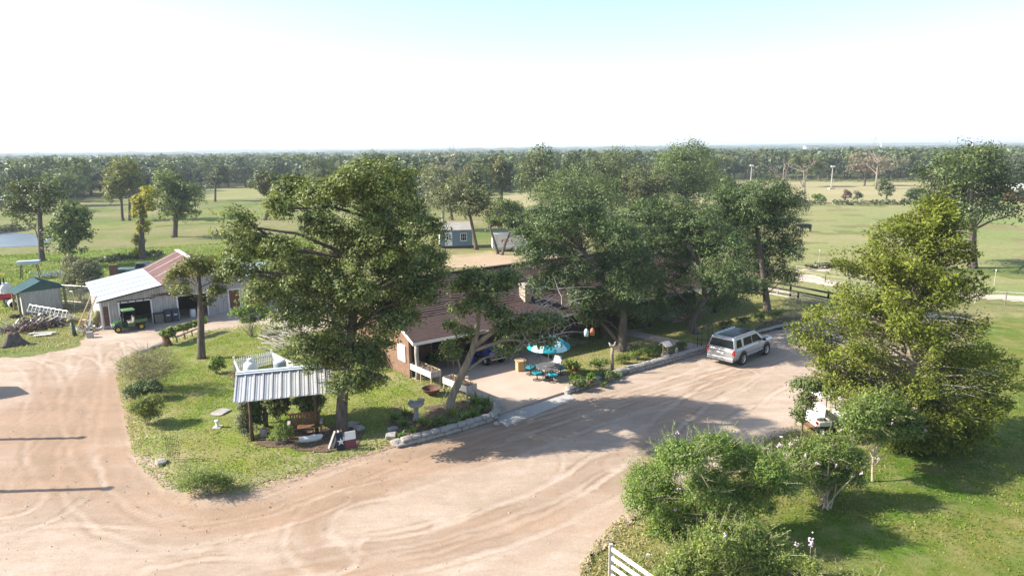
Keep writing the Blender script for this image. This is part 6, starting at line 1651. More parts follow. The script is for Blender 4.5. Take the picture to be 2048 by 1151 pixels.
ptree('crepe_myrtle', 'yellow green crepe myrtle cut by the bottom edge of the view', (1465, 1215), c4, [(1465, 1215), (1466, 1180), (1470, 1140), (1475, 1110)], .05, 26000, .085, 'leaf_light', .7, .1, bark='bark_crepe', k=16, rc=.28, gap=.07, gsc=.5, sh=(560, .65, 15), blossoms=7, cat='shrub', n_twig=8, flare=1.2, group='crepe myrtles by the drive',
      extra=stems([((random.uniform(-.3, .3), random.uniform(-.2, .2), 0), (random.uniform(-1.1, 1.1), random.uniform(-.5, .5), random.uniform(.8, 1.5))) for k in range(16)], .018))
c5 = [(1622, 1148, 12, 30), (1640, 1165, 22, 20), (1692, 1165, 34, 18), (1600, 1170, 24, 20), (1742, 1172, 26, 14)]
ptree('crepe_myrtle', 'sprigs of a crepe myrtle with one pink flower spike at the bottom edge', (1670, 1230), c5, [(1670, 1230), (1668, 1200), (1665, 1175)], .03, 5500, .085, 'leaf_light', .4, .1, bark='bark_crepe', k=14, rc=.2, sh=(190, .5, 15), cat='shrub', n_twig=6, flare=1.2, group='crepe myrtles by the drive',
      extra=lambda mb, t: [(lambda c: (tag([MB_ for MB_ in [MB()] if [MB_.box(c + rng.normal(size=3) * np.array((.03, .03, .09)), (.035, .035, .035), tuple(rng.random(3) * 3)) for _ in range(30)]][0].build('blossom', 'blossom', t), kind='stuff'), mb.tube([(c[0] + .05, c[1], .3), tuple(c)], [.012, .006], 4)))(aty(1622, 1082, t.location.y) - np.array(t.location))])

def shrub(label, base_px, lobes, n, L, leaf, spread=.35, sh=(60, .35, 9), k=14, rc=.2, bark='twig', name='shrub', ns=8, group=None, z0=.15, blossoms=None, aspect=.5):
    b = at(*base_px, z0); lb = lobes_px(b, lobes, spread)
    hmax = max(l[2] for l in lb) - z0; w = max(l[3] for l in lb)
    return ptree(name, label, base_px, lobes, [base_px, (base_px[0], base_px[1] - 4), (base_px[0] + 1, base_px[1] - 9)], .025, n, L, leaf, spread, z0, bark=bark, k=k, rc=rc, sh=sh, cat='shrub', n_twig=4, flare=1.1, group=group, blossoms=blossoms, aspect=aspect,
                 extra=stems([((random.uniform(-.12, .12), random.uniform(-.1, .1), 0), (random.uniform(-w, w), random.uniform(-w, w) * .6, random.uniform(.35, .8) * hmax)) for q in range(ns)], .014))
shrub('wispy grey green shrub at the left rim of the lawn island', (302, 782), [(265, 735, 28, 24), (300, 718, 38, 24), (335, 735, 28, 24), (312, 750, 36, 22), (282, 756, 32, 18)], 9000, .075, 'leaf_grey', .6, (520, .75, 12), aspect=.35, ns=26)
shrub('dense dark shrub below the wispy grey one', (282, 802), [(264, 785, 14, 16), (285, 778, 20, 18), (306, 776, 18, 16)], 5000, .10, 'leaf_live', .4, (60, .3, 8))
shrub('rounded light green shrub in front of the wispy one', (295, 848), [(280, 816, 20, 17), (306, 806, 20, 16), (297, 828, 22, 15)], 5200, .10, 'leaf_light', .4, (130, .35, 9))
shrub('small round shrub beside the lopped tree', (433, 746), [(432, 722, 13, 11), (427, 734, 9, 9), (440, 731, 9, 9)], 1700, .13, 'leaf_crepe', .25, (20, .25, 7))
shrub('sprawling weedy rose at the lower tip of the lawn island', (415, 985), [(400, 955, 26, 14), (430, 962, 26, 14), (380, 972, 22, 10), (450, 968, 18, 10)], 3200, .075, 'leaf_light', .5, (240, .6, 12), ns=22)
shrub('reddish twiggy bush beside the picket fence', (470, 772), [(470, 752, 11, 12)], 350, .08, 'leaf_brown', .2, (40, .35, 6), ns=12)
shrub('tall grey green shrub at the left pavilion post', (489, 872), [(488, 812, 11, 20), (487, 842, 12, 22), (492, 858, 10, 12)], 3400, .10, 'leaf_grey', .3, (40, .25, 8))
shrub('dark upright shrub behind the left pavilion post', (512, 858), [(512, 812, 10, 22), (511, 836, 11, 20)], 2600, .12, 'leaf_live', .3, (20, .25, 7))
shrub('dark leafy bush behind the pavilion bench', (556, 842), [(550, 800, 22, 18), (566, 812, 18, 18), (550, 822, 16, 14)], 3600, .13, 'leaf_oak', .3, (30, .3, 7))
shrub('leafy bush at the right pavilion post', (618, 842), [(606, 804, 18, 14), (632, 802, 18, 16), (618, 820, 20, 12)], 3200, .13, 'leaf_oak', .3, (40, .3, 7))
shrub('bright green weed before the pavilion bench', (565, 888), [(564, 862, 16, 13), (552, 872, 11, 9), (576, 866, 9, 11)], 1500, .09, 'leaf_light', .25, (70, .35, 9))
shrub('loose green bush before the barn door', (503, 672), [(478, 626, 20, 13), (508, 618, 24, 14), (530, 630, 14, 12), (500, 640, 20, 12)], 3000, .16, 'leaf_crepe', .6, (60, .5, 8), ns=24)
for k, (px, py, w_, lab) in enumerate(((1200, 742, 17, 'rose bush left of the carved post'), (1245, 728, 13, 'rose bush right of the carved post'), (1272, 720, 12, 'low rose bush midway along the mulch bed'), (1298, 712, 12, 'rose bush left of the wishing well'), (1318, 706, 11, 'rose bush just behind the wishing well'), (1362, 696, 8, 'thin plant right of the wishing well'),
                                    (1452, 658, 12, 'dark shrub behind the roof of the SUV'), (1486, 652, 13, 'dark shrub beyond the front of the SUV'), (1522, 644, 15, 'taller shrub in the far mulch bed'), (1550, 640, 12, 'thin shrub nearest the third live oak'), (1160, 776, 12, 'low leafy plant behind the stone edging'), (1215, 762, 13, 'spreading plant at the near end of the mulch bed'))):
    shrub(lab, (px, py), [(px - w_ * .4, py - w_ * .8, w_ * .8, w_ * .6), (px + w_ * .5, py - w_ * 1.0, w_ * .7, w_ * .6)], 900, .10, 'leaf_crepe' if k < 6 else 'leaf_oak', .3, (30, .3, 7), ns=8, group='shrubs in the mulch beds')
shrub('grey green bush between the garden shed and the barn', (160, 598), [(145, 530, 18, 20), (170, 540, 24, 22), (150, 560, 22, 20), (180, 565, 20, 18), (160, 580, 26, 14), (190, 550, 14, 14)], 9000, .20, 'leaf_grey', 1.0, (160, .6, 9), k=18, rc=.45, z0=.0, ns=14)
# yellow flowers, strap leaved plants of the two beds
def strap_plant(label, px, py, n, L, wd=.05, leaf='leaf_strap', z=.19, group='strap leaved plants of the oak bed', up=1.0):
    p = at(px, py, z); t = thing('strap_plant', label, 'plant', (p[0], p[1], z)); V, F = [], []
    tone, warm = [], []
    for k in range(n):
        a = random.uniform(0, 6.283); l = L * random.uniform(.6, 1.2); el = random.uniform(.5, 1.35) * up; w_ = wd * random.uniform(.7, 1.3)
        o = Vector((random.uniform(-.12, .12), random.uniform(-.12, .12), 0)); d = Vector((math.cos(a) * math.cos(el), math.sin(a) * math.cos(el), math.sin(el))); s = Vector((-math.sin(a), math.cos(a), 0))
        b = len(V); tn = min(1, max(0, random.gauss(.55, .22))); wm = random.random()
        for i in range(5):
            f = i / 4; c = o + d * l * f + Vector((math.cos(a) * .25, math.sin(a) * .25, -.55)) * l * f * f * .6
            ww = w_ * (1 - f ** 2 * .95); V += [tuple(c - s * ww), tuple(c + s * ww)]; tone += [tn] * 2; warm += [wm] * 2
        F += [(b + 2 * i, b + 2 * i + 1, b + 2 * i + 3, b + 2 * i + 2) for i in range(4)]
    np_mesh('leaves', np.array(V), np.array(F), [leaf], {'tone': tone, 'warm': warm}, t)
    return t
for k, (px, py, n, L, lab) in enumerate(((790, 838, 46, .7, 'dark arching plant at the left tip of the oak bed'), (806, 850, 40, .6, 'arching plant left of the stone bird bath'), (812, 828, 40, .65, 'dark plant just behind the bird bath'), (845, 846, 40, .55, 'broad bright plant right of the bird bath foot'), (862, 850, 44, .55, 'bright strap plant between bird bath and trunk'), (878, 842, 40, .6, 'strap plant under the leaning cane'), (893, 850, 40, .5, 'strap plant at the foot of the leaning oak'), (826, 862, 36, .45, 'low bright plant in front of the bird bath'),
                                        (925, 838, 60, .75, 'tall grassy plant right of the leaning oak'), (945, 832, 50, .65, 'grassy plant near the rounded edging'), (912, 848, 36, .45, 'low plant in front of the leaning oak'), (962, 822, 44, .55, 'leafy plant at the patio end of the oak bed'), (952, 806, 60, .8, 'dark broad clump behind the second planter'), (972, 808, 46, .7, 'dark clump at the patio corner of the bed'), (905, 826, 40, .5, 'yellow flowering clump beside the oak trunk'), (800, 872, 30, .4, 'small bright plant at the bare front of the bed'))):
    strap_plant(lab, px, py, n, L, .045 if k != 8 else .025, 'leaf_vine' if 'yellow' in lab else ('leaf_light' if k in (3, 4, 7) else 'leaf_strap'))
for k, (px, py, n, L, lab) in enumerate(((1150, 775, 40, .4, 'pink grey leafy plant at the patio end of the edging'), (1170, 772, 46, .5, 'yellow green clump behind the edging'), (1192, 758, 50, .75, 'tall broad leaved plant behind the orange pot'), (1205, 770, 36, .4, 'small green plant left of the carved post'), (1128, 735, 36, .4, 'flower clump at the lawn corner of the patio'), (1235, 752, 30, .35, 'low clump along the edging below the carved post'))):
    strap_plant(lab, px, py, n, L, .05, ['leaf_brown', 'leaf_light', 'leaf_strap', 'leaf_light', 'leaf_vine', 'leaf_strap'][k], .19, 'flowering plants by the patio')
# grape arbour and brush pile
vb = at(334, 690, .15); vt = thing('grape_vine', 'grape vine on a wire from a thick brown stump along the drive', 'vine', (vb[0], vb[1], .13))
q = MB(); q.tube([(0.05, 0, 0), (.0, 0, .35), (-.1, 0, .75), (-.15, 0, 1.0)], [.34, .26, .2, .12], 9); q.build('trunk', 'wood_red', vt, True)
e = Vector((*at(402, 667, .15), 0)) - Vector((vb[0], vb[1], 0)); e = Vector((e.x, e.y, 0))
for f in (.02, .5, .98): MB().bar(e * f, e * f + Vector((0, 0, 1.05)), .05, .05).build('post', 'wood_grey', vt)
MB().tube([Vector((0, 0, 1.0)), e + Vector((0, 0, 1.0))], .012, 4).build('wire', 'steel', vt)
lb = [(e.x * f, e.y * f, .95 + random.uniform(-.08, .08), .32, .28, .22) for f in np.linspace(-.06, 1.1, 12)] + [(.1, 0, .75, .35, .3, .3), (e.x * .15, e.y * .15, .7, .25, .2, .25)]
leaf_obj('leaves', *foliage(lb, 1500, 12, .22, .22, aspect=.85)[:7], 'leaf_light', vt)
rb = thing('low_rail', 'low rusty brown rail beside the grape vine', 'rail', (*at(352, 690), .1))
e2 = Vector(at(404, 668)) - Vector(at(352, 690)); MB().bar((0, 0, .5), (e2.x, e2.y, .5), .09, .12).build('rail', 'wood_raw', rb); [MB().bar((e2.x * f, e2.y * f, 0), (e2.x * f, e2.y * f, .46), .07, .07).build('post', 'wood_red', rb) for f in (.05, .35, .62, .95)]
bp = at(590, 688, .15); q = MB()
for k in range(170):
    a = Vector((*at(random.uniform(515, 610), random.uniform(652, 700), .2), .2)) - Vector((bp[0], bp[1], .15)); d = Vector((random.uniform(1.2, 2.6), random.uniform(-2.2, -1.2), random.uniform(-.1, .35))) * random.uniform(.25, .8)
    a.z += random.random() * .6; q.tube([a, a + d * .5 + Vector((0, 0, random.uniform(-.05, .15))), a + d], [random.uniform(.012, .04), .02, .008], 4, 0, False)
tag(q.build('brush_pile', 'bark_dead', None, False, (bp[0], bp[1], .15)), 'grey fallen branches heaped at the back of the lawn island', None, None, 'stuff')
# fallen leaves and litter on the drive and lawns
def litter(name, lab, px_pts, n, sz, leaf, z):
    P = []
    for cx, cy, rx, ry in px_pts:
        for _ in range(n): x, y = at(cx + rng.normal() * rx, cy + rng.normal() * ry, z); P.append((x, y, z + .015))
    P = np.array(P); k = len(P); N = unit(rng.normal(size=(k, 3)) * .35 + np.array((0, 0, 1))); s = sz * rng.uniform(.5, 1.4, k)
    tag(leaf_obj(name, P, N, rng.normal(size=(k, 3)), s, s * .6, rng.random(k), rng.random(k), leaf), lab, None, None, 'stuff')
litter('fallen_leaves', 'brown fallen leaves strewn over the lawns', [(640, 880, 90, 30), (420, 800, 80, 60), (1850, 920, 130, 60), (700, 830, 80, 50), (1300, 680, 90, 20)], 420, .09, 'leaf_brown', .19)
litter('fallen_leaves', 'specks of dead leaf and bark on the drive', [(1100, 830, 200, 40), (700, 930, 120, 25), (420, 1010, 140, 25), (1300, 860, 120, 60), (150, 950, 120, 80)], 50, .09, 'leaf_brown', .075)

# loose stones on the drive
P = []
for _ in range(5200):
    x, y = random.uniform(-34, 22), random.uniform(17, 60); P.append((x, y))
P = np.array(P); P = P[sdf(P[:, 0], P[:, 1], yard) > .4]
k = len(P); sz = rng.uniform(.008, .026, k) * (1 + (rng.random(k) > .95)); a = rng.uniform(0, 6.28, (k, 1)) + np.array([0, 1.6, 3.1, 4.7])
B = np.stack([P[:, :1] + np.cos(a) * sz[:, None] * 1.3, P[:, 1:] + np.sin(a) * sz[:, None], np.full((k, 4), .035)], 2)
T = np.concatenate([P, (.055 + sz * 1.1)[:, None]], 1)[:, None]
V = np.concatenate([B, T], 1).reshape(-1, 3); i0 = (np.arange(k) * 5)[:, None]
Q = np.concatenate([i0 + np.array([j, (j + 1) % 4, 4]) for j in range(4)], 0)
tag(np_mesh('gravel', V, Q, ['tan_stone']), 'loose small stones scattered over the drive', None, None, 'stuff')
# ------------------------------------------------------------------ trees of the pastures
def mtree(label, base_px, bbox, leaf, n=12, nl=5200, L=.34, r0=.3, name='oak', trunk=None, extra_l=(), bark='bark', group=None, fr=.40, cat='tree', k=16, lobes=None, nt=3):
    Y = at(*base_px)[1]; s = Y / 1365
    lb = lobes or (auto_lobes(*bbox, n, fr) + list(extra_l))
    cx = (bbox[0] + bbox[2]) / 2
    tp = trunk or [base_px, (base_px[0] * .8 + cx * .2, (base_px[1] * 2 + bbox[3]) / 3), (base_px[0] * .5 + cx * .5, bbox[3] - (bbox[3] - bbox[1]) * .25), (cx, (bbox[1] + bbox[3]) / 2)]
    return ptree(name, label, base_px, lb, tp, r0, nl, L, leaf, (bbox[2] - bbox[0]) * s * .22, -.05, k=k, gap=.2, gsc=.2 * (bbox[2] - bbox[0]) * s, rc=.07 * (bbox[2] - bbox[0]) * s + .25, n_twig=nt, bark=bark, group=group, cat=cat, flare=1.25)
G1 = 'trees of the left pasture'
mtree('ragged dark oak with limbs reaching over the pond', (84, 522), (0, 352, 150, 452), 'leaf_post', 13, 6500, .36, .4, group=G1, extra_l=((20, 420, 22, 14), (50, 440, 20, 14), (95, 470, 16, 20), (88, 500, 10, 14)))
mtree('dense dark tree hung with vines above the garden shed', (140, 534), (94, 388, 188, 528), 'leaf_oak', 14, 8000, .34, .4, group=G1)
mtree('tall yellow green tree with two thin trunks', (246, 441), (188, 316, 290, 420), 'leaf_autumn', 12, 5200, .5, .35, group=G1)
mtree('leaning bare lower trunk beside the yellow green tree', (259, 441), (228, 330, 292, 385), 'leaf_autumn', 5, 1800, .5, .3, group=G1)
ptree('vine_tree', 'dead trunk wrapped in bright yellow vine behind the barn', (284, 518), [(300, 392, 14, 15), (282, 402, 16, 15), (278, 425, 12, 18), (286, 455, 13, 18), (279, 482, 10, 16), (292, 378, 10, 6), (302, 415, 10, 12), (274, 505, 7, 8)], [(284, 518), (283, 470), (284, 420), (292, 390)], .42, 5200, .30, 'leaf_vine', .8, -.05, k=14, rc=.4, flare=1.3)
mtree('broad dark oak with a thick short trunk in the left pasture', (348, 474), (300, 326, 412, 464), 'leaf_oak', 15, 8000, .42, .55, group=G1)
mtree('small dark tree at the edge of the hazy wood', (430, 403), (404, 318, 460, 388), 'leaf_far', 9, 3000, .6, .4, group=G1)
mtree('tree on a leaning trunk left of the big oak', (530, 440), (494, 332, 566, 404), 'leaf_post', 9, 3600, .5, .4, trunk=[(530, 440), (538, 415), (547, 390), (532, 360)], group=G1)
G2 = 'oaks behind the house'
mtree('grey leaved post oak hanging over the blue cabin', (953, 499), (862, 350, 1000, 456), 'leaf_post', 14, 7500, .34, .3, trunk=[(953, 499), (948, 470), (940, 430), (930, 400)], group=G2)
mtree('small oak with two leaning trunks before the white trailer', (997, 508), (958, 392, 1060, 470), 'leaf_oak', 11, 5200, .3, .2, trunk=[(996, 508), (988, 480), (980, 455), (990, 430)], group=G2)
mtree('slim leaning oak trunk right of the white trailer letters', (1004, 510), (1000, 420, 1062, 476), 'leaf_oak', 6, 2600, .3, .2, trunk=[(1004, 510), (1012, 480), (1026, 455), (1030, 440)], group=G2)
mtree('thin grey tree with bare twigs behind the big oak', (885, 462), (830, 316, 946, 446), 'leaf_grey', 13, 5500, .4, .35, bark='bark_dead', group=G2, nt=6)
mtree('round oak in the gap above the white trailer', (1003, 422), (972, 306, 1036, 398), 'leaf_post', 10, 4200, .5, .4, group=G2)
mtree('tall olive oak left of the group behind the live oaks', (1082, 436), (1026, 290, 1140, 425), 'leaf_post', 16, 9500, .42, .4, group=G2)
mtree('low dark green oak behind the first live oak', (1150, 462), (1048, 332, 1266, 452), 'leaf_oak', 22, 17000, .34, .4, group=G2)
mtree('broad olive oak behind the middle of the live oaks', (1222, 442), (1140, 292, 1306, 432), 'leaf_post', 21, 16000, .38, .45, group=G2)
mtree('tallest oak on the skyline above the house', (1378, 444), (1286, 280, 1456, 432), 'leaf_oak', 24, 19000, .36, .45, group=G2)
mtree('brownish oak between the two tall oaks on the skyline', (1300, 456), (1230, 322, 1376, 448), 'leaf_post', 15, 9000, .38, .4, group=G2, nt=5)
mtree('grey olive oak standing in the gap left of the round oak', (948, 424), (906, 316, 988, 408), 'leaf_post', 11, 5200, .44, .4, group=G2)
mtree('dull oak filling the skyline right of the tall olive oak', (1150, 428), (1104, 298, 1188, 405), 'leaf_far', 11, 5200, .44, .4, group=G2)
mtree('broad dull oak behind the top of the big oak', (735, 402), (690, 302, 800, 388), 'leaf_far', 12, 4800, .55, .4, group=G2)
mtree('grey oak behind the upper left limbs of the big oak', (640, 396), (592, 312, 690, 384), 'leaf_post', 11, 4400, .55, .4, group=G2)
mtree('low wide oak at the foot of the tallest skyline oak', (1440, 430), (1395, 345, 1500, 418), 'leaf_oak', 11, 5200, .44, .35, group=G2)
mtree('tall hazy tree at the far left beyond the pond', (40, 424), (-15, 322, 84, 412), 'leaf_far', 13, 5000, .55, .45, group=G1)
mtree('broad hazy tree beyond the pond right of the tall one', (120, 412), (78, 330, 186, 402), 'leaf_oak', 12, 4600, .55, .45, group=G1)
G3 = 'trees about the right pasture'
mtree('spreading green tree alone in the right pasture', (1945, 536), (1818, 290, 2062, 462), 'leaf_live', 22, 15000, .34, .5, group=G3, extra_l=((1835, 400, 30, 22), (2020, 430, 32, 30), (1900, 450, 30, 18), (1965, 300, 40, 20)), trunk=[(1945, 536), (1944, 500), (1946, 460), (1940, 400), (1940, 350)])
mtree('reddish brown half dead tree beyond the straw field', (1728, 372), (1690, 300, 1778, 366), 'leaf_brown', 10, 3000, .6, .4, group=G3, nt=6)
mtree('dark oak behind the light pole', (1606, 374), (1574, 302, 1652, 362), 'leaf_post', 10, 3600, .6, .4, group=G3)
mtree('bright green bush at the edge of the straw field', (1638, 406), (1622, 385, 1656, 406), 'leaf_crepe', 6, 1500, .4, .15, name='bush', group=G3, cat='shrub')
mtree('brownish bush left of the small field tree', (1690, 406), (1680, 377, 1706, 404), 'leaf_brown', 5, 900, .4, .15, name='bush', group=G3, cat='shrub')
mtree('thin dry bush beside the brownish bush', (1714, 408), (1704, 378, 1726, 404), 'leaf_grey', 5, 700, .4, .15, name='bush', group=G3, cat='shrub')
mtree('small dark tree at the field edge below the dead tree', (1773, 408), (1750, 352, 1798, 396), 'leaf_post', 7, 2000, .45, .25, group=G3)
mtree('low rounded bush under the spreading green tree', (1832, 406), (1806, 376, 1862, 406), 'leaf_live', 7, 2200, .4, .2, name='bush', group=G3, cat='shrub')
def dead_tree(label, base_px, top_px, spread, n, r0):
    b = at(*base_px); t = thing('dead_tree', label, 'tree', (b[0], b[1], -.05), 0, 'bare dead trees'); mb = MB()
    tp = [Vector(aty(base_px[0] + (top_px[0] - base_px[0]) * f + random.uniform(-1, 1), base_px[1] + (top_px[1] - base_px[1]) * f, b[1]) - np.array((b[0], b[1], 0))) for f in (0, .3, .55, .8, 1)]
    mb.tube(tp, [r0, r0 * .8, r0 * .6, r0 * .4, r0 * .1], 7)
    def br(p, d, l, r, lev):
        q = [p]
        for _ in range(3): d = (d + Vector((random.uniform(-.3, .3), random.uniform(-.3, .3), random.uniform(-.1, .3)))).normalized(); q.append(q[-1] + d * l / 3)
        mb.tube(q, [r, r * .7, r * .5, r * .25], 5, 0, False)
        if lev:
            for _ in range(3): br(random.choice(q[1:]), (d + Vector((random.uniform(-.9, .9), random.uniform(-.9, .9), random.uniform(-.2, .6)))).normalized(), l * .55, r * .5, lev - 1)
    for k in range(n):
        f = random.uniform(.35, .98); i = min(3, int(f * 4)); a = random.uniform(0, 6.28)
        br(tp[i].lerp(tp[i + 1], f * 4 - i), Vector((math.cos(a), math.sin(a), random.uniform(.2, .9))), spread * random.uniform(.6, 1.1), r0 * .4, 2)
    mb.build('trunk', 'bark_pale', t, True)
dead_tree('bare thin dead tree left of the pale light pole', (1568, 402), (1568, 326), 3.0, 9, .3)
dead_tree('second bare dead tree between the bush and the thin one', (1610, 408), (1608, 332), 3.0, 9, .28)
dead_tree('large whitish dead tree with a fan of bare limbs', (1752, 378), (1757, 312), 5.0, 11, .42)
dead_tree('small bare dead limb standing by the corral', (1694, 552), (1655, 514), .8, 4, .09)
dead_tree('leafless grey tree showing through behind the cabin oak', (905, 440), (880, 330), 5, 10, .32)

# ------------------------------------------------------------------ the far woods
front_x = [-400, -150, 0, 90, 190, 300, 400, 500, 640, 720, 830, 930, 1050, 1200, 1450, 1560, 1840, 1900, 2048, 2400]
front_y = [430, 424, 415, 405, 392, 396, 377, 374, 377, 392, 412, 392, 373, 373, 361, 360, 361, 366, 368, 370]
far_mats = ['leaf_far', 'leaf_post', 'leaf_oak', 'leaf_far', 'leaf_autumn', 'leaf_far', 'leaf_grey', 'leaf_post']
protos = []
for k, lm in enumerate(far_mats):
    rd = random.Random(k + 90); H_ = rd.uniform(9.5, 12.5); W_ = rd.uniform(4.4, 6.6)
    lb = []
    for i in range(11):
        a = i * 2.4 + rd.random(); r = W_ * math.sqrt(i / 11) * .75; s = rd.uniform(.8, 1.2) * W_ * .42
        lb.append((math.cos(a) * r, math.sin(a) * r, H_ * (.52 + .36 * rd.random() - .22 * (r / W_) ** 2), s, s, s * .9))
    lb += [(rd.uniform(-2.5, 2.5), rd.uniform(-2.5, 2.5), H_ * .3, W_ * .55, W_ * .55, H_ * .2), (rd.uniform(-2.5, 2.5), rd.uniform(-2.5, 2.5), H_ * .42, W_ * .6, W_ * .6, H_ * .2)] if k % 4 else []
    lv = foliage(lb, 1700, 12, .8, .72, .5, .7, .62, .22, 2.2)[:7]
    V, Q = leaf_cards(*lv[:5])
    mb = MB(); mb.tube([(0, 0, 0), (.1, 0, H_ * .3), (0, .2, H_ * .7)], [.4, .28, .12], 6)
    for l in lb[:7]: mb.tube([(.05, .1, H_ * .35), tuple(np.array(l[:3]) * np.array((.6, .6, .85))), l[:3]], [.16, .1, .05], 4, 0, False)
    nv = len(V); V2 = np.concatenate([V, np.array(mb.v)])
    F2 = [tuple(q) for q in Q] + [tuple(i + nv for i in f) for f in mb.f]
    me = bpy.data.meshes.new('far_tree'); me.from_pydata(V2.tolist(), [], F2)
    me.materials.append(M[lm]); me.materials.append(M['bark']); me.polygons.foreach_set('material_index', [0] * len(Q) + [1] * len(mb.f))
    for nm, arr in (('tone', lv[5]), ('warm', lv[6])):
        a_ = me.attributes.new(nm, 'FLOAT', 'POINT'); a_.data.foreach_set('value', np.concatenate([np.repeat(arr, 4), np.full(len(mb.v), .5)]).astype(np.float32))
    protos.append((me, H_))
def far_tree(x, y, k, s, label, group):
    o = bpy.data.objects.new('far_tree', protos[k][0]); COL.objects.link(o)
    o.location = (x, y, -.1); o.rotation_euler = (0, 0, random.uniform(0, 6.28)); o.scale = (s * random.uniform(.9, 1.15), s * random.uniform(.9, 1.15), s)
    return tag(o, label, 'tree', group)
cnt, tries, placed = 0, 0, []
while cnt < 285 and tries < 20000:
    tries += 1
    px = random.uniform(-90, 2140); fy = float(np.interp(px, front_x, front_y)); Y0 = at(px, fy)[1]
    Y = Y0 + (random.random() ** 1.5) * 120
    c = aty(px, 400, Y)
    if any((c[0] - a) ** 2 + (Y - b) ** 2 < (26 if Y < Y0 + 25 else 60) for a, b in placed): continue
    placed.append((c[0], Y)); cnt += 1
    k = random.choices(range(8), (4, 3, 2, 4, 1, 4, 1.2, 3))[0]
    s = random.uniform(.66, 1.14) * min(1.12, 11.8 / protos[k][1])
    look = ['dull green', 'grey olive', 'deep green', 'dull green', 'yellowing', 'dull green', 'greyish', 'grey olive'][k]
    where = next(w for lim_, w in ((70, 'over the pond'), (190, 'over the dark vine hung tree'), (300, 'beyond the yellow vine tree'), (415, 'beyond the broad dark oak'), (500, 'beyond the lopped tree'), (600, 'over the left limbs of the big oak'), (720, 'over the middle of the big oak'), (850, 'over the right side of the big oak'),
                                   (960, 'beyond the blue cabin'), (1060, 'beyond the white trailer'), (1200, 'over the first live oak'), (1330, 'over the middle live oak'), (1455, 'over the tallest skyline oak'), (1560, 'over the farthest live oak'), (1690, 'behind the light pole'), (1810, 'beside the reddish tree'), (9999, 'behind the lone pasture tree')) if px < lim_)
    lab = ('low ' if s * protos[k][1] < 9 else 'tall ') + look + ' tree ' + ('fronting the far wood ' if Y < Y0 + 35 else 'deep in the wood ') + where
    gr = 'trees of the far wood ' + where
    far_tree(c[0], Y, k, s, lab, gr)
# beyond them the wood runs on as one mass to the skyline
C, S, nn = [], [], 0
while nn < 3300:
    px = random.uniform(-150, 2200); Y0 = at(px, float(np.interp(px, front_x, front_y)))[1] + 18
    Y = Y0 + (random.random() ** 1.8) * 1900
    if VN(np.array([px * .02]), np.array([Y * .01]), 1.0)[0] < .16: continue
    c = aty(px, 400, Y); hgt = random.uniform(8, 12.2) + max(0, Y - 900) * .002
    C.append((c[0], Y, hgt)); nn += 1
for _ in range(900):        # undergrowth along the wood's front
    px = random.uniform(-150, 2200); Y = at(px, float(np.interp(px, front_x, front_y)))[1] + random.random() * 110 + 4
    c = aty(px, 400, Y); C.append((c[0], Y, random.uniform(3.0, 6.5)))
C = np.array(C); per = 64
ci = np.repeat(np.arange(len(C)), per); n = len(ci)
d = rdir(n); d[:, 2] = np.where(d[:, 2] < -.3, -d[:, 2], d[:, 2])
wd = np.where(C[:, 2] < 7, rng.uniform(2.2, 4.2, len(C)), rng.uniform(4.0, 7.0, len(C))) * (1 + np.maximum(0, C[:, 1] - 700) / 1600)
rad = np.stack([wd, wd, C[:, 2] * .42], 1)[ci] * rng.uniform(.55, 1.08, (n, 1))
lump = 1 + .18 * np.sin(d[:, 0] * 5 + ci) * np.cos(d[:, 1] * 6 + ci * 1.7)
P = np.stack([C[ci, 0], C[ci, 1], C[ci, 2] * .6], 1) + d * rad * lump[:, None]
N = unit(d + np.array((0, 0, .3)) + rng.normal(size=(n, 3)) * .5); sz = rng.uniform(1.3, 2.6, n) * (wd[ci] / 5)
tone = np.clip(rng.normal(.45, .22, len(C))[ci] + rng.normal(0, .2, n), 0, 1); warm = np.clip(rng.random(len(C))[ci] * .85 + rng.random(n) * .2, 0, 1)
o = leaf_obj('far_woods', P, N, rng.normal(size=(n, 3)), sz, sz * .7, tone, warm, 'leaf_far'); tag(o, 'distant woodland running on to the skyline', None, None, 'stuff')
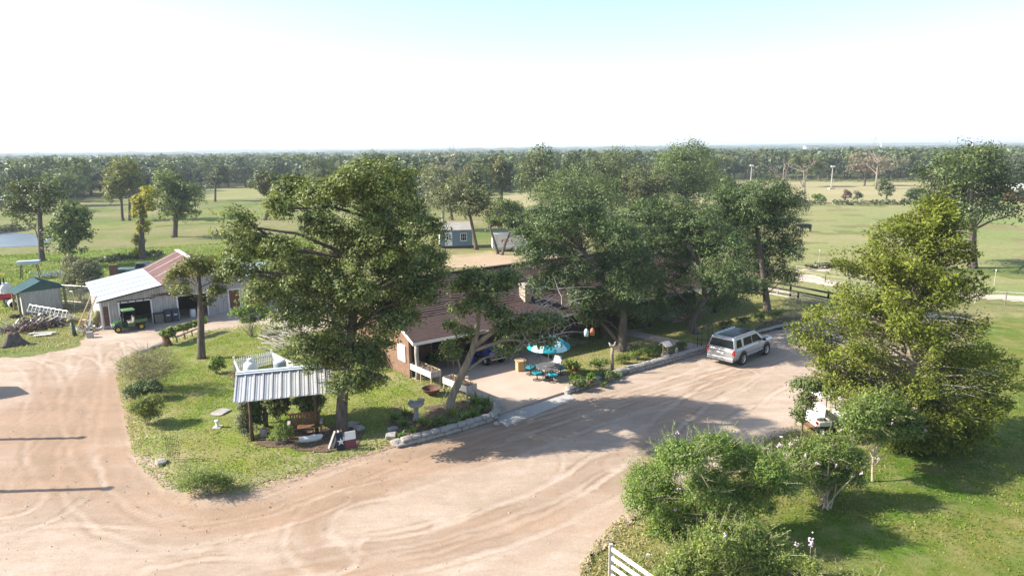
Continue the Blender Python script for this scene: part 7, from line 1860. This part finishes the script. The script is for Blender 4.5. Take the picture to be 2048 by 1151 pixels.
# low scrub along the field margins
hd_c = []
for x0, y0_, x1, y1_, n_ in ((1440, 411, 1860, 408, 90), (1560, 362, 1850, 362, 60), (200, 524, 330, 508, 60), (-60, 470, 60, 458, 40), (1590, 540, 1690, 532, 20)):
    for k in range(n_):
        f = random.random(); x, y = at(x0 + (x1 - x0) * f, y0_ + (y1_ - y0_) * f + random.uniform(-1.5, 1.5)); s = random.uniform(.4, 1.1) if y > 120 else random.uniform(.25, .6); hd_c.append((x, y, s * .55, s * 1.3, s * 1.3, s * .7))
lv = foliage(hd_c, 14000, 10, .3, .45, .5, .7, .5)[:7]
tag(leaf_obj('field_scrub', *lv, 'leaf_grey'), 'low scrub and weeds along the field margins', None, None, 'stuff')

# ------------------------------------------------------------------ skyline hills and haze
M['hill_wood'] = ground_mat('hill_wood', [(.06, .085, .04), (.085, .10, .05), (.11, .12, .06)], (.02, .012), fine=.05, bdist=4)
for Yh, base_h, amp, seed in ((2300, 17, 9, 1), (3600, 24, 13, 5), (6000, 40, 20, 9)):
    xs = np.linspace(-Yh * 1.1, Yh * 1.1, 420); ys = np.array([-.12, -.06, -.02, 0, .05, .12]) * Yh + Yh; pr = np.array([0, .45, .9, 1, .6, 0])
    X, Y = np.meshgrid(xs, ys)
    hh = base_h + amp * (VN.fbm(xs + seed * 911, xs * 0 + seed * 77, Yh * .22, 3) - .5) * 1.6
    Z = pr[:, None] * hh[None] + (VN.fbm(X, Y * 3, 34, 2) - .5) * 7 * (pr[:, None] > 0) - .2
    ids = np.arange(X.size).reshape(X.shape)
    Q = np.stack([ids[:-1, :-1].ravel(), ids[:-1, 1:].ravel(), ids[1:, 1:].ravel(), ids[1:, :-1].ravel()], 1)
    tag(np_mesh('hills', np.stack([X.ravel(), Y.ravel(), Z.ravel()], 1), Q, ['hill_wood'], smooth=True), 'low wooded ridge fading blue on the skyline', None, None, 'structure')
m = bpy.data.materials.new('haze'); m.use_nodes = True; nt = m.node_tree; nt.nodes.clear()
o_ = nt.nodes.new('ShaderNodeOutputMaterial'); v_ = nt.nodes.new('ShaderNodeVolumePrincipled')
v_.inputs['Color'].default_value = (.80, .90, 1.0, 1); v_.inputs['Density'].default_value = .00027; v_.inputs['Anisotropy'].default_value = .1
nt.links.new(v_.outputs[0], o_.inputs['Volume']); M['haze'] = m
tag(MB().box((0, 4300, 34.5), (15000, 9700, 71.2)).build('haze', 'haze'), 'thin pale haze over the whole countryside', None, None, 'stuff')
